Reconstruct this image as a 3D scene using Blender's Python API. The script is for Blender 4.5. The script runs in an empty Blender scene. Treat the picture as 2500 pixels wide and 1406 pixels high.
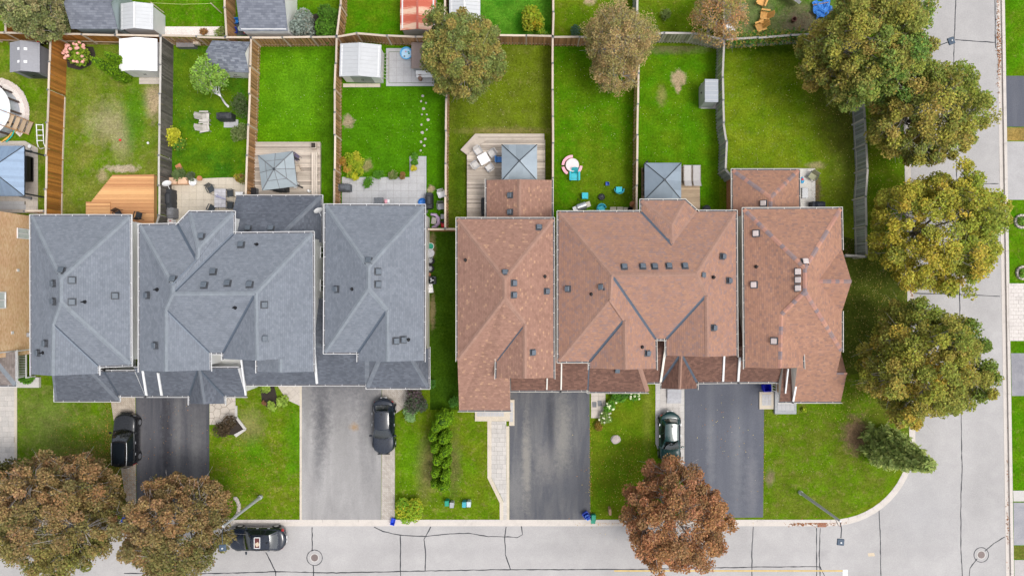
import bpy, bmesh, math, random
import numpy as np
from mathutils import Vector, Matrix
random.seed(7); rng = np.random.default_rng(7)
sc = bpy.context.scene
# ---------------------------------------------------------------- camera, light
H = 55.0; F = 1650.0; NX = 1272.0; NY = 714.0       # camera height, focal length (photo px), nadir in the photo
cd = bpy.data.cameras.new('camera'); cam = bpy.data.objects.new('camera', cd)
sc.collection.objects.link(cam); sc.camera = cam
cam.location = (0, 0, H); cam.rotation_euler = (0, 0, 0)
cd.sensor_width = 36; cd.lens = F / 2500 * 36
cd.shift_x = -(NX - 1250) / 2500; cd.shift_y = (NY - 703) / 2500
cd.clip_start = 0.5; cd.clip_end = 2000
SUN_EL, SUN_AZ = 66, 112                             # degrees; azimuth clockwise from +Y
wd = bpy.data.worlds.new('World'); sc.world = wd; wd.use_nodes = True
nt = wd.node_tree; bg = nt.nodes['Background']
sky = nt.nodes.new('ShaderNodeTexSky'); sky.sky_type = 'NISHITA'; sky.sun_disc = False
sky.sun_elevation = math.radians(SUN_EL); sky.sun_rotation = math.radians(SUN_AZ)
sky.dust_density = 4.0; sky.air_density = 1.0; sky.ozone_density = 1.0
hs = nt.nodes.new('ShaderNodeHueSaturation'); hs.inputs['Saturation'].default_value = 0.34   # overcast: greyer sky
nt.links.new(sky.outputs[0], hs.inputs['Color']); nt.links.new(hs.outputs[0], bg.inputs[0])
bg.inputs[1].default_value = 0.15
sd = bpy.data.lights.new('sun', 'SUN'); sd.energy = 1.0; sd.angle = math.radians(20); sd.color = (1, 0.965, 0.91)
so = bpy.data.objects.new('sun', sd); sc.collection.objects.link(so)
a, e = math.radians(SUN_AZ), math.radians(SUN_EL)
sdir = Vector((math.sin(a) * math.cos(e), math.cos(a) * math.cos(e), math.sin(e)))
so.rotation_euler = sdir.to_track_quat('Z', 'Y').to_euler(); so.location = (0, 0, 40)
sc.view_settings.view_transform = 'Standard'; sc.view_settings.look = 'None'
sc.view_settings.gamma = 1; sc.view_settings.use_curve_mapping = False
sc.view_settings.exposure = 0.62
sc.render.engine = 'CYCLES'
# ---------------------------------------------------------------- helpers
COL = sc.collection
def W(px, py, z=0.0):
    s = (H - z) / F
    return Vector(((px - NX) * s, (NY - py) * s, z))
def G(gx, gy, z=0.0):
    return Vector(((gx - NX) / 30.0, (NY - gy) / 30.0, z))
def link(o, parent=None):
    COL.objects.link(o)
    if parent is not None: o.parent = parent
    return o
def tag(o, label=None, cat=None, group=None, kind=None):
    if label: o['label'] = label
    if cat: o['category'] = cat
    if group: o['group'] = group
    if kind: o['kind'] = kind
    return o
def thing(name, label, cat, loc=(0, 0, 0), rz=0.0, group=None):
    o = bpy.data.objects.new(name, None); o.empty_display_size = 0.2
    COL.objects.link(o); o.location = loc; o.rotation_euler = (0, 0, rz)
    return tag(o, label, cat, group)
def uvmap(me):
    uv = me.uv_layers.new(name='UVMap').data
    vs = me.vertices
    for p in me.polygons:
        n = p.normal.copy()
        if n.z < 0: n = -n
        if n.z > 0.9995: u = Vector((1, 0, 0)); v = Vector((0, 1, 0))
        else:
            u = Vector((0, 0, 1)).cross(n).normalized(); v = n.cross(u)
        for li in p.loop_indices:
            c = vs[me.loops[li].vertex_index].co
            uv[li].uv = (c.dot(u), c.dot(v))
class MB:
    def __init__(s): s.v = []; s.f = []; s.m = []
    def add(s, vs, fs, mi=0):
        b = len(s.v); s.v += [tuple(x) for x in vs]
        for f in fs: s.f.append([i + b for i in f]); s.m.append(mi)
        return s
    def box(s, c, d, r=(0, 0, 0), mi=0, ch=0.0):
        x, y, z = d[0] / 2, d[1] / 2, d[2] / 2
        if ch > 0:
            q = min(ch, x * .9, y * .9, z * .9)
            vs = []
            for zz, k in ((-z, q), (-z + q, 0), (z - q, 0), (z, q)):
                for sx, sy, ox, oy in ((-1, -1, q, 0), (1, -1, -q, 0), (1, -1, 0, q), (1, 1, 0, -q), (1, 1, -q, 0), (-1, 1, q, 0), (-1, 1, 0, -q), (-1, -1, 0, q)):
                    vs.append(Vector((sx * (x - k) + ox * (1 if k == 0 else .5), sy * (y - k) + oy * (1 if k == 0 else .5), zz)))
            fs = [[7, 6, 5, 4, 3, 2, 1, 0], list(range(24, 32))]
            for L in range(3):
                for i in range(8):
                    j = (i + 1) % 8; fs.append([L * 8 + i, L * 8 + j, L * 8 + 8 + j, L * 8 + 8 + i])
        else:
            vs = [Vector((i * x, j * y, k * z)) for k in (-1, 1) for j in (-1, 1) for i in (-1, 1)]
            fs = [[0, 2, 3, 1], [4, 5, 7, 6], [0, 1, 5, 4], [2, 6, 7, 3], [0, 4, 6, 2], [1, 3, 7, 5]]
        if any(r):
            R = Matrix.Rotation(r[2], 3, 'Z') @ Matrix.Rotation(r[1], 3, 'Y') @ Matrix.Rotation(r[0], 3, 'X')
            vs = [R @ v for v in vs]
        c = Vector(c)
        return s.add([v + c for v in vs], fs, mi)
    def prism(s, pts, z0, z1, mi=0):
        n = len(pts); pts = [Vector((p[0], p[1], 0)) for p in pts]
        ar = sum(pts[i].x * pts[(i + 1) % n].y - pts[(i + 1) % n].x * pts[i].y for i in range(n))
        if ar < 0: pts = pts[::-1]
        vs = [Vector((p.x, p.y, z0)) for p in pts] + [Vector((p.x, p.y, z1)) for p in pts]
        fs = [list(range(n))[::-1], list(range(n, 2 * n))] + [[i, (i + 1) % n, n + (i + 1) % n, n + i] for i in range(n)]
        return s.add(vs, fs, mi)
    def sheet(s, pts, z, mi=0):
        n = len(pts)
        ar = sum(pts[i][0] * pts[(i + 1) % n][1] - pts[(i + 1) % n][0] * pts[i][1] for i in range(n))
        if ar < 0: pts = list(pts)[::-1]
        return s.add([(p[0], p[1], z) for p in pts], [list(range(n))], mi)
    def lathe(s, prof, n=16, c=(0, 0, 0), mi=0, ax='Z', cap=True):
        vs = []; fs = []; c = Vector(c)
        for r, z in prof:
            for i in range(n):
                t = 2 * math.pi * i / n
                p = Vector((r * math.cos(t), r * math.sin(t), z))
                if ax == 'Y': p = Vector((p.x, p.z, p.y))
                elif ax == 'X': p = Vector((p.z, p.x, p.y))
                vs.append(p + c)
        for k in range(len(prof) - 1):
            for i in range(n):
                j = (i + 1) % n; fs.append([k * n + i, k * n + j, k * n + n + j, k * n + n + i])
        if cap: fs.append(list(range(n))[::-1]); fs.append([(len(prof) - 1) * n + i for i in range(n)])
        return s.add(vs, fs, mi)
    def cyl(s, c, r, h, n=14, r2=None, mi=0, ax='Z'):
        return s.lathe([(r, 0), (r if r2 is None else r2, h)], n, c, mi, ax)
    def tube(s, path, r, n=6, mi=0):
        path = [Vector(p) for p in path]; k = len(path)
        rs = r if isinstance(r, (list, tuple)) else [r] * k
        vs = []; fs = []
        for i, p in enumerate(path):
            d = (path[min(i + 1, k - 1)] - path[max(i - 1, 0)])
            d = d.normalized() if d.length > 1e-6 else Vector((0, 0, 1))
            up = Vector((0, 0, 1)) if abs(d.z) < 0.95 else Vector((1, 0, 0))
            x = d.cross(up).normalized(); y = d.cross(x)
            for j in range(n):
                t = 2 * math.pi * j / n; vs.append(p + (x * math.cos(t) + y * math.sin(t)) * rs[i])
        for i in range(k - 1):
            for j in range(n):
                q = (j + 1) % n; fs.append([i * n + j, i * n + q, i * n + n + q, i * n + n + j])
        fs.append(list(range(n))); fs.append([(k - 1) * n + j for j in range(n)][::-1])
        return s.add(vs, fs, mi)
    def ell(s, c, r, n=12, m=8, mi=0, z0=-1.0, jit=0.0, sd=0):
        rr = random.Random(sd); c = Vector(c); vs = []; fs = []
        for k in range(m + 1):
            zz = z0 + (1 - z0) * k / m; q = math.sqrt(max(0, 1 - zz * zz))
            for i in range(n):
                t = 2 * math.pi * i / n; g = 1 + jit * (rr.random() - .5) * 2
                vs.append(c + Vector((r[0] * q * math.cos(t) * g, r[1] * q * math.sin(t) * g, r[2] * zz * (1 + jit * (rr.random() - .5)))))
        for k in range(m):
            for i in range(n):
                j = (i + 1) % n; fs.append([k * n + i, k * n + j, k * n + n + j, k * n + n + i])
        fs.append(list(range(n))[::-1])
        return s.add(vs, fs, mi)
    def grid(s, fn, nu, nv, mi=0):
        vs = [fn(i / nu, j / nv) for j in range(nv + 1) for i in range(nu + 1)]
        fs = [[j * (nu + 1) + i, j * (nu + 1) + i + 1, (j + 1) * (nu + 1) + i + 1, (j + 1) * (nu + 1) + i] for j in range(nv) for i in range(nu)]
        return s.add(vs, fs, mi)
    def mesh(s, name, mats, smooth=False, uv=False):
        me = bpy.data.meshes.new(name); me.from_pydata(s.v, [], s.f)
        if not isinstance(mats, (list, tuple)): mats = [mats]
        for m in mats: me.materials.append(m)
        if len(mats) > 1: me.polygons.foreach_set('material_index', s.m)
        if smooth: me.polygons.foreach_set('use_smooth', [True] * len(me.polygons))
        if uv: uvmap(me)
        me.update(); return me
    def build(s, name, mats, parent=None, loc=(0, 0, 0), rz=0.0, smooth=False, uv=False, world=False):
        o = bpy.data.objects.new(name, s.mesh(name, mats, smooth, uv)); link(o, parent)
        o.location = loc; o.rotation_euler = (0, 0, rz)
        if world and parent is not None:
            q = parent; off = Vector((0, 0, 0))
            while q is not None: off += q.location; q = q.parent
            o.location = -off
        return o
def dup(o, parent=None, loc=None, rz=None):
    c = o.copy(); link(c, parent)
    if loc is not None: c.location = loc
    if rz is not None: c.rotation_euler = (0, 0, rz)
    return c
def dup_tree(o, loc, rz, label, parent=None):
    c = o.copy(); COL.objects.link(c); c.parent = parent
    if loc is not None: c.location = loc; c.rotation_euler = (0, 0, rz)
    if label: c['label'] = label
    for ch in list(o.children): dup_tree(ch, None, None, None, c)
    return c
def clip(poly, a, b, c):          # keep a*x+b*y<=c
    out = []; n = len(poly)
    for i in range(n):
        p, q = poly[i], poly[(i + 1) % n]
        dp, dq = a * p[0] + b * p[1] - c, a * q[0] + b * q[1] - c
        if dp <= 0: out.append(p)
        if (dp < 0 < dq) or (dq < 0 < dp):
            t = dp / (dp - dq); out.append((p[0] + (q[0] - p[0]) * t, p[1] + (q[1] - p[1]) * t))
    return out
def clip_rect(poly, x0, x1, y0, y1):
    for a, b, c in ((1, 0, x1), (-1, 0, -x0), (0, 1, y1), (0, -1, -y0)):
        poly = clip(poly, a, b, c)
        if len(poly) < 3: return []
    return poly
def area(p): return abs(sum(p[i][0] * p[(i + 1) % len(p)][1] - p[(i + 1) % len(p)][0] * p[i][1] for i in range(len(p)))) / 2
def inset(poly, d):
    n = len(poly); ar = sum(poly[i][0] * poly[(i + 1) % n][1] - poly[(i + 1) % n][0] * poly[i][1] for i in range(n))
    if ar < 0: poly = poly[::-1]
    out = []
    for i in range(n):
        p0, p1, p2 = [Vector((q[0], q[1])) for q in (poly[i - 1], poly[i], poly[(i + 1) % n])]
        d1 = (p1 - p0).normalized(); d2 = (p2 - p1).normalized()
        n1 = Vector((-d1.y, d1.x)); n2 = Vector((-d2.y, d2.x))
        k = 1 + n1.dot(n2); m = (n1 + n2) / max(k, 0.3)
        out.append((p1.x + m.x * d, p1.y + m.y * d))
    return out
# ---------------------------------------------------------------- materials
class NT:
    def __init__(s, name):
        s.m = bpy.data.materials.new(name); s.m.use_nodes = True; s.t = s.m.node_tree; s.t.nodes.clear()
        s.out = s.n('OutputMaterial'); s.b = s.n('BsdfPrincipled'); s.l(s.b.outputs[0], s.out.inputs[0])
    def n(s, t, **k):
        x = s.t.nodes.new('ShaderNode' + t)
        for q, v in k.items():
            if q in x.inputs.keys(): x.inputs[q].default_value = v
            else: setattr(x, q, v)
        return x
    def l(s, a, b): s.t.links.new(a, b)
    def co(s, kind='Object'):
        return s.n('TexCoord').outputs[kind]
    def noise(s, vec, scale, detail=3, rough=.55, dist=0.0):
        x = s.n('TexNoise'); x.inputs['Scale'].default_value = scale; x.inputs['Detail'].default_value = detail
        x.inputs['Roughness'].default_value = rough; x.inputs['Distortion'].default_value = dist
        s.l(vec, x.inputs['Vector']); return x.outputs['Fac']
    def ramp(s, fac, stops, interp='LINEAR'):
        r = s.n('ValToRGB'); cr = r.color_ramp; cr.interpolation = interp
        while len(cr.elements) > 1: cr.elements.remove(cr.elements[0])
        for i, (p, c) in enumerate(stops):
            e = cr.elements[0] if i == 0 else cr.elements.new(p)
            e.position = p; e.color = (*c, 1) if len(c) == 3 else c
        s.l(fac, r.inputs[0]); return r.outputs[0]
    def mix(s, fac, a, b, mode='MIX'):
        x = s.n('Mix', data_type='RGBA', blend_type=mode)
        for v, i in ((fac, 0), (a, 6), (b, 7)):
            if isinstance(v, (int, float)): x.inputs[i].default_value = v if i == 0 else (v, v, v, 1)
            elif isinstance(v, tuple): x.inputs[i].default_value = (*v, 1) if len(v) == 3 else v
            else: s.l(v, x.inputs[i])
        return x.outputs[2]
    def math(s, op, a, b=0.5, c=None):
        x = s.n('Math', operation=op)
        for v, i in ((a, 0), (b, 1), (c, 2)):
            if v is None: continue
            if isinstance(v, (int, float)): x.inputs[i].default_value = v
            else: s.l(v, x.inputs[i])
        return x.outputs[0]
    def scale(s, col, fac):
        x = s.n('VectorMath', operation='SCALE')
        if isinstance(col, tuple): x.inputs[0].default_value = col
        else: s.l(col, x.inputs[0])
        s.l(fac, x.inputs['Scale']); return x.outputs[0]
    def maprange(s, v, a, b, c=0, d=1):
        x = s.n('MapRange'); x.inputs[1].default_value = a; x.inputs[2].default_value = b; x.inputs[3].default_value = c; x.inputs[4].default_value = d
        s.l(v, x.inputs[0]); return x.outputs[0]
    def bump(s, h, strength=.3, dist=.02):
        x = s.n('Bump', Strength=strength, Distance=dist); s.l(h, x.inputs['Height']); s.l(x.outputs[0], s.b.inputs['Normal'])
    def mapping(s, vec, scale=(1, 1, 1), rot=(0, 0, 0), loc=(0, 0, 0)):
        x = s.n('Mapping'); x.inputs['Scale'].default_value = scale; x.inputs['Rotation'].default_value = rot; x.inputs['Location'].default_value = loc
        s.l(vec, x.inputs[0]); return x.outputs[0]
    def done(s, col=None, rough=.8, metal=0.0, spec=.3):
        if col is not None:
            if isinstance(col, tuple): s.b.inputs['Base Color'].default_value = (*col, 1)
            else: s.l(col, s.b.inputs['Base Color'])
        if isinstance(rough, (int, float)): s.b.inputs['Roughness'].default_value = rough
        else: s.l(rough, s.b.inputs['Roughness'])
        s.b.inputs['Metallic'].default_value = metal; s.b.inputs['Specular IOR Level'].default_value = spec
        return s.m
def sc3(c, k): return tuple(min(1, x * k) for x in c)
_pc = {}
def plain(c, rough=.6, metal=0.0, spec=.35, var=.18, scale=6, name='paint'):
    key = (c, rough, metal, var, scale)
    if key in _pc: return _pc[key]
    s = NT(name); v = s.n('VectorMath', operation='ADD'); rnd = s.n('ObjectInfo').outputs['Random']
    k = s.n('CombineXYZ'); s.l(s.math('MULTIPLY', rnd, 37.0), k.inputs[0]); s.l(s.co(), v.inputs[0]); s.l(k.outputs[0], v.inputs[1])
    f = s.noise(v.outputs[0], scale, 5, .65)
    col = s.ramp(f, [(.25, sc3(c, 1 - var)), (.75, sc3(c, 1 + var))])
    col = s.scale(col, s.maprange(rnd, 0, 1, .9, 1.1)); _pc[key] = s.done(col, rough, metal, spec); return _pc[key]
def shingle(name, stops, w=.3, h=.145, streak=0.25, sd=0.0, line=.5):
    s = NT(name); uv = s.co('UV'); uv = s.mapping(uv, loc=(sd, sd * .7, 0))
    b = s.n('TexBrick', offset=.5, squash=1.0); s.l(uv, b.inputs['Vector'])
    b.inputs['Color1'].default_value = (0, 0, 0, 1); b.inputs['Color2'].default_value = (1, 1, 1, 1); b.inputs['Mortar'].default_value = (.5, .5, .5, 1)
    b.inputs['Scale'].default_value = 1; b.inputs['Brick Width'].default_value = w; b.inputs['Row Height'].default_value = h
    b.inputs['Mortar Size'].default_value = .004; b.inputs['Mortar Smooth'].default_value = .3; b.inputs['Bias'].default_value = 0
    col = s.ramp(b.outputs['Color'], stops)
    pos = s.n('NewGeometry').outputs['Position']
    big = s.noise(pos, .55, 4, .6); fine = s.noise(pos, 38, 3, .7)
    col = s.mix(s.math('MULTIPLY', s.maprange(big, .35, .75), streak), col, sc3(stops[0][1], .62))
    col = s.scale(col, s.maprange(fine, .3, .7, .86, 1.14)); col = s.scale(col, s.maprange(s.noise(pos, 2.2, 4, .65), .3, .7, .9, 1.1))
    # each course overlaps the one below: a thin dark line at its butt edge (self-shadow comes from the bump)
    sep = s.n('SeparateXYZ'); s.l(uv, sep.inputs[0])
    fr = s.math('FRACT', s.math('DIVIDE', sep.outputs[1], h))
    butt = s.maprange(fr, .0, .14, 1, 0)
    col = s.mix(s.math('MULTIPLY', butt, line), col, sc3(stops[0][1], .45))
    col = s.mix(s.math('MULTIPLY', b.outputs['Fac'], line * .8), col, sc3(stops[0][1], .45))
    hgt = s.math('ADD', s.math('MULTIPLY', fr, -1.0), s.math('MULTIPLY', fine, .5))
    s.bump(hgt, .5, .012)
    return s.done(col, .92, 0, .2)
def lawn(name, main, alt, dry, amt=.35, sd=0.0, patches=(), stripe=0.0):
    s = NT(name); pos = s.n('NewGeometry').outputs['Position']; p = s.mapping(pos, loc=(sd * 13.1, sd * 7.7, 0))
    n1 = s.noise(p, .5, 5, .65); n2 = s.noise(p, 2.0, 7, .78); n3 = s.noise(p, 20, 4, .8); n4 = s.noise(p, 6, 4, .7)
    col = s.mix(s.maprange(n1, .40, .60), main, alt)
    col = s.mix(s.math('MULTIPLY', s.maprange(n2, .5 + (.5 - amt) * .25, .74), min(1, amt * 1.7)), col, dry)
    for q in patches:
        gx, gy, rx, ry, c = q[:5]; soft = q[5] if len(q) > 5 else .35; st = q[6] if len(q) > 6 else .9
        g = G(gx, gy); v = s.n('VectorMath', operation='SUBTRACT'); s.l(pos, v.inputs[0]); v.inputs[1].default_value = g
        v2 = s.n('VectorMath', operation='MULTIPLY'); s.l(v.outputs[0], v2.inputs[0]); v2.inputs[1].default_value = (30 / rx, 30 / ry, 0)
        ln = s.n('VectorMath', operation='LENGTH'); s.l(v2.outputs[0], ln.inputs[0])
        d = s.math('ADD', ln.outputs['Value'], s.math('MULTIPLY', s.math('SUBTRACT', s.noise(p, 2.2, 4, .65), .5), 2.2))
        col = s.mix(s.math('MULTIPLY', s.maprange(d, 1 + soft, 1 - soft, 0, 1), st), col, c)
    col = s.scale(col, s.maprange(n3, .3, .7, .5, 1.52)); col = s.scale(col, s.maprange(n4, .32, .68, .68, 1.34)); col = s.scale(col, s.maprange(s.noise(s.mapping(p, loc=(31, 17, 0)), .9, 4, .6), .35, .65, .84, 1.16))
    s.bump(s.math('ADD', n3, s.math('MULTIPLY', n4, .6)), .55, .05)
    return s.done(col, 1.0, 0, .0)
def asphalt(name, base, light, amt=.5, sd=0.0, stretch=(1, 1), dark=None, wear=1.0, patches=()):
    s = NT(name); pos = s.n('NewGeometry').outputs['Position']; p = s.mapping(pos, loc=(sd * 9, sd * 5, 0))
    ps = s.mapping(pos, scale=(stretch[0], stretch[1], 1), loc=(sd * 3, sd, 0))
    a = s.noise(ps, .8, 5, .68, .4); f = s.noise(p, 60, 3, .8); g = s.noise(p, 9, 4, .7); big = s.noise(p, .16, 3, .5)
    col = s.mix(s.math('MULTIPLY', s.maprange(a, .5 - .25 * amt, .5 + .32), wear), base, light)
    if dark: col = s.mix(s.math('MULTIPLY', s.maprange(s.noise(ps, 1.1, 4, .6), .52, .7), .8), col, dark)
    for (gx, gy, rx, ry, c, soft, st) in patches:
        v = s.n('VectorMath', operation='SUBTRACT'); s.l(pos, v.inputs[0]); v.inputs[1].default_value = G(gx, gy)
        v2 = s.n('VectorMath', operation='MULTIPLY'); s.l(v.outputs[0], v2.inputs[0]); v2.inputs[1].default_value = (30 / rx, 30 / ry, 0)
        ln = s.n('VectorMath', operation='LENGTH'); s.l(v2.outputs[0], ln.inputs[0])
        d = s.math('ADD', ln.outputs['Value'], s.math('MULTIPLY', s.math('SUBTRACT', s.noise(p, 2.3, 6, .75), .5), 3.0))
        col = s.mix(s.math('MULTIPLY', s.maprange(d, 1 + soft, 1 - soft, 0, 1), st), col, c)
    col = s.scale(col, s.maprange(f, .3, .7, .78, 1.24)); col = s.scale(col, s.maprange(g, .3, .7, .92, 1.08)); col = s.scale(col, s.maprange(big, .35, .65, .94, 1.06))
    s.bump(f, .35, .006)
    return s.done(col, .92, 0, .15)
def wood(name, c, c2, rough=.8, grain=(1.2, 14), dirt=.25, rnd=.35):
    s = NT(name); oi = s.n('ObjectInfo').outputs['Random']; v = s.n('VectorMath', operation='ADD')
    k = s.n('CombineXYZ'); s.l(s.math('MULTIPLY', oi, 91.0), k.inputs[0]); s.l(s.math('MULTIPLY', oi, 47.0), k.inputs[1])
    s.l(s.co('UV'), v.inputs[0]); s.l(k.outputs[0], v.inputs[1])
    g = s.noise(s.mapping(v.outputs[0], scale=(grain[0], grain[1], 1)), 3, 5, .7, .6)
    b = s.noise(v.outputs[0], 1.3, 3, .6)
    col = s.mix(s.maprange(g, .3, .7), c, c2)
    col = s.mix(s.math('MULTIPLY', s.maprange(b, .45, .75), dirt), col, sc3(c2, .5))
    col = s.mix(rnd, col, s.ramp(oi, [(0, (.22, .22, .22)), (1, (.78, .78, .78))]), 'OVERLAY')
    s.bump(g, .25, .005)
    return s.done(col, rough, 0, .25)
def siding(name, c, h=.12):
    s = NT(name); sep = s.n('SeparateXYZ'); s.l(s.n('NewGeometry').outputs['Position'], sep.inputs[0])
    fr = s.math('FRACT', s.math('DIVIDE', sep.outputs[2], h)); s.bump(fr, .6, .015)
    f = s.noise(s.co(), 1.2, 4, .6); return s.done(s.ramp(f, [(.3, sc3(c, .93)), (.7, c)]), .55, 0, .3)
def brick(name, stops, w=.22, h=.075, mortar=(.66, .54, .40)):
    s = NT(name); uv = s.co('UV'); b = s.n('TexBrick', offset=.5); s.l(uv, b.inputs['Vector'])
    b.inputs['Color1'].default_value = (0, 0, 0, 1); b.inputs['Color2'].default_value = (1, 1, 1, 1); b.inputs['Mortar'].default_value = (.5, .5, .5, 1)
    b.inputs['Scale'].default_value = 1; b.inputs['Brick Width'].default_value = w; b.inputs['Row Height'].default_value = h; b.inputs['Mortar Size'].default_value = .006
    col = s.ramp(b.outputs['Color'], stops); col = s.mix(b.outputs['Fac'], col, mortar)
    col = s.mix(.3, col, s.ramp(s.noise(uv, 1.0, 4, .6), [(.3, (.3, .3, .3)), (.7, (.7, .7, .7))]), 'OVERLAY')
    s.bump(s.math('SUBTRACT', 1.0, b.outputs['Fac']), .5, .01); return s.done(col, .9, 0, .2)
def pavermat(name, c, c2, var=.5):
    s = NT(name); oi = s.n('ObjectInfo').outputs['Random']; pos = s.n('NewGeometry').outputs['Position']
    f = s.noise(pos, 18, 5, .75); g = s.noise(pos, 1.3, 4, .6)
    col = s.mix(s.math('MULTIPLY', oi, var), c, c2)
    col = s.mix(.35, col, s.ramp(f, [(.3, (.25, .25, .25)), (.7, (.75, .75, .75))]), 'OVERLAY')
    col = s.mix(s.math('MULTIPLY', s.maprange(g, .5, .75), .35), col, sc3(c, .6))
    s.bump(f, .25, .006); return s.done(col, .9, 0, .2)
def leafmat(name):
    s = NT(name); at = s.n('Attribute', attribute_name='Col'); s.b.inputs['Roughness'].default_value = .75; s.b.inputs['Specular IOR Level'].default_value = .2
    s.l(at.outputs['Color'], s.b.inputs['Base Color'])
    tr = s.n('BsdfTranslucent'); s.l(at.outputs['Color'], tr.inputs[0]); mx = s.n('MixShader'); mx.inputs[0].default_value = .3
    s.l(s.b.outputs[0], mx.inputs[1]); s.l(tr.outputs[0], mx.inputs[2]); s.l(mx.outputs[0], s.out.inputs[0]); return s.m
def glassmat(name, tint=(.55, .62, .62), k=.25, rough=.03):
    s = NT(name); tp = s.n('BsdfTransparent'); tp.inputs[0].default_value = (*tint, 1); gl = s.n('BsdfGlossy'); gl.inputs['Roughness'].default_value = rough
    fr = s.n('Fresnel', IOR=1.5); mx = s.n('MixShader'); s.l(s.math('ADD', fr.outputs[0], k), mx.inputs[0])
    s.l(tp.outputs[0], mx.inputs[1]); s.l(gl.outputs[0], mx.inputs[2]); s.l(mx.outputs[0], s.out.inputs[0]); return s.m
def carpaint(name, c):
    s = NT(name); s.b.inputs['Coat Weight'].default_value = 1.0; s.b.inputs['Coat Roughness'].default_value = .03
    f = s.noise(s.co(), 3, 4, .6); s.l(s.ramp(f, [(.3, (.22,) * 3), (.75, (.36,) * 3)]), s.b.inputs['Roughness'])
    s.b.inputs['Base Color'].default_value = (*c, 1); s.b.inputs['Specular IOR Level'].default_value = .3; return s.m
M = {}
M['leaf'] = leafmat('leaf_material')
M['grey_roof'] = shingle('grey_shingles', [(.0, (.155, .172, .20)), (.5, (.172, .190, .22)), (1, (.19, .209, .24))], w=.22, streak=.18, line=.46)
M['grey_low'] = shingle('dark_grey_shingles', [(.0, (.088, .098, .12)), (.5, (.108, .12, .145)), (1, (.13, .142, .17))], w=.24, streak=.45, sd=3.3, line=.3)  # darker copy of the grey shingles: upper-storey shade, wet and streaks in the colour
M['grey_cap'] = shingle('grey_ridge_shingles', [(.0, (.188, .210, .236)), (1, (.206, .229, .255))], w=3, h=.3, streak=.08, line=.12)
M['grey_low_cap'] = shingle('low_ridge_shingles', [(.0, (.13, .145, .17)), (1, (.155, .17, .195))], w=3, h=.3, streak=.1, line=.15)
M['tan_roof'] = shingle('tan_brown_shingles', [(.0, (.245, .138, .104)), (.3, (.278, .158, .119)), (.8, (.298, .171, .130)), (.9, (.315, .182, .136)), (1, (.41, .245, .158))], w=.2, h=.15, streak=.12, sd=1.7, line=.48)
M['rose_roof'] = shingle('rose_brown_shingles', [(.0, (.252, .165, .146)), (.3, (.295, .170, .129)), (.75, (.318, .180, .130)), (1, (.35, .196, .13))], w=.2, h=.15, streak=.11, sd=4.1, line=.4)
M['orange_roof'] = shingle('orange_brown_shingles', [(.0, (.25, .150, .122)), (.25, (.31, .170, .121)), (.75, (.342, .186, .127)), (1, (.375, .208, .138))], w=.2, h=.15, streak=.1, sd=6.4, line=.38)
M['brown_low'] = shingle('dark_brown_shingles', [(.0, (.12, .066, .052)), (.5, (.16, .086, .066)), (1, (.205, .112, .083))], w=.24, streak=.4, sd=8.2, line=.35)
M['brown_cap'] = shingle('brown_ridge_shingles', [(.0, (.285, .172, .132)), (1, (.305, .185, .142))], w=3, h=.3, streak=.06, line=.14)
M['porch_roof'] = shingle('taupe_shingles', [(.0, (.16, .135, .125)), (1, (.25, .215, .2))], sd=2.2)
M['shed_roof'] = shingle('slate_shingles', [(.0, (.11, .12, .15)), (.5, (.16, .175, .21)), (1, (.25, .27, .31))], w=.32, h=.17, streak=.2, sd=5.5)
M['shed_roof2'] = shingle('slate_shingles_even', [(.0, (.13, .14, .17)), (1, (.20, .215, .25))], w=.32, h=.17, streak=.2, sd=9.5)
M['white'] = siding('white_siding', (.78, .78, .76)); M['cream'] = siding('cream_siding', (.70, .68, .62))
M['teal_siding'] = siding('teal_grey_siding', (.30, .36, .37))
M['trim'] = plain((.72, .72, .72), .4, var=.06, name='white_trim'); M['beige_trim'] = plain((.66, .63, .57), .45, var=.08, name='beige_trim')
M['gutter_in'] = plain((.12, .12, .13), .8, name='gutter_debris')
M['flash'] = plain((.085, .105, .135), .45, .3, var=.15, name='valley_metal')
M['brick'] = brick('orange_brick', [(0, (.64, .37, .18)), (.5, (.74, .47, .26)), (1, (.8, .55, .34))])
M['redbrick'] = brick('red_brick', [(0, (.36, .11, .04)), (1, (.48, .16, .06))])
M['vent'] = plain((.10, .12, .145), .5, var=.12, name='dark_vent'); M['vent_w'] = plain((.52, .45, .43), .55, var=.1, name='pale_vent')
M['ventbase'] = plain((.06, .065, .075), .6, name='vent_flange')
M['black'] = plain((.012, .012, .014), .5, name='black_plastic'); M['dark'] = plain((.03, .032, .036), .6, name='dark_cover')
M['rubber'] = plain((.015, .015, .016), .85, name='rubber'); M['steel'] = plain((.45, .46, .48), .35, .8, name='steel')
M['galv'] = plain((.46, .47, .48), .5, .1, var=.1, name='galvanised'); M['glass'] = glassmat('window_glass', (.3, .34, .36), .2)
M['blue'] = plain((.01, .06, .55), .45, name='blue_plastic'); M['teal'] = plain((.02, .42, .50), .45, name='turquoise_plastic'); M['green'] = plain((.01, .26, .16), .5, name='green_plastic')
M['red'] = plain((.6, .02, .03), .4, name='red_plastic'); M['pink'] = plain((.75, .36, .42), .5, name='pink_plastic'); M['whitep'] = plain((.78, .78, .78), .4, var=.06, name='white_plastic')
M['greyp'] = plain((.34, .35, .37), .55, name='grey_plastic'); M['greyd'] = plain((.14, .145, .155), .6, name='charcoal'); M['soil'] = plain((.035, .027, .022), .95, var=.4, scale=14, name='mulch')
M['terra'] = plain((.42, .17, .08), .7, name='terracotta'); M['bark'] = plain((.16, .135, .115), .95, var=.4, scale=9, name='bark'); M['twig'] = plain((.34, .31, .29), .9, var=.25, scale=8, name='pale_twig')
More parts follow.
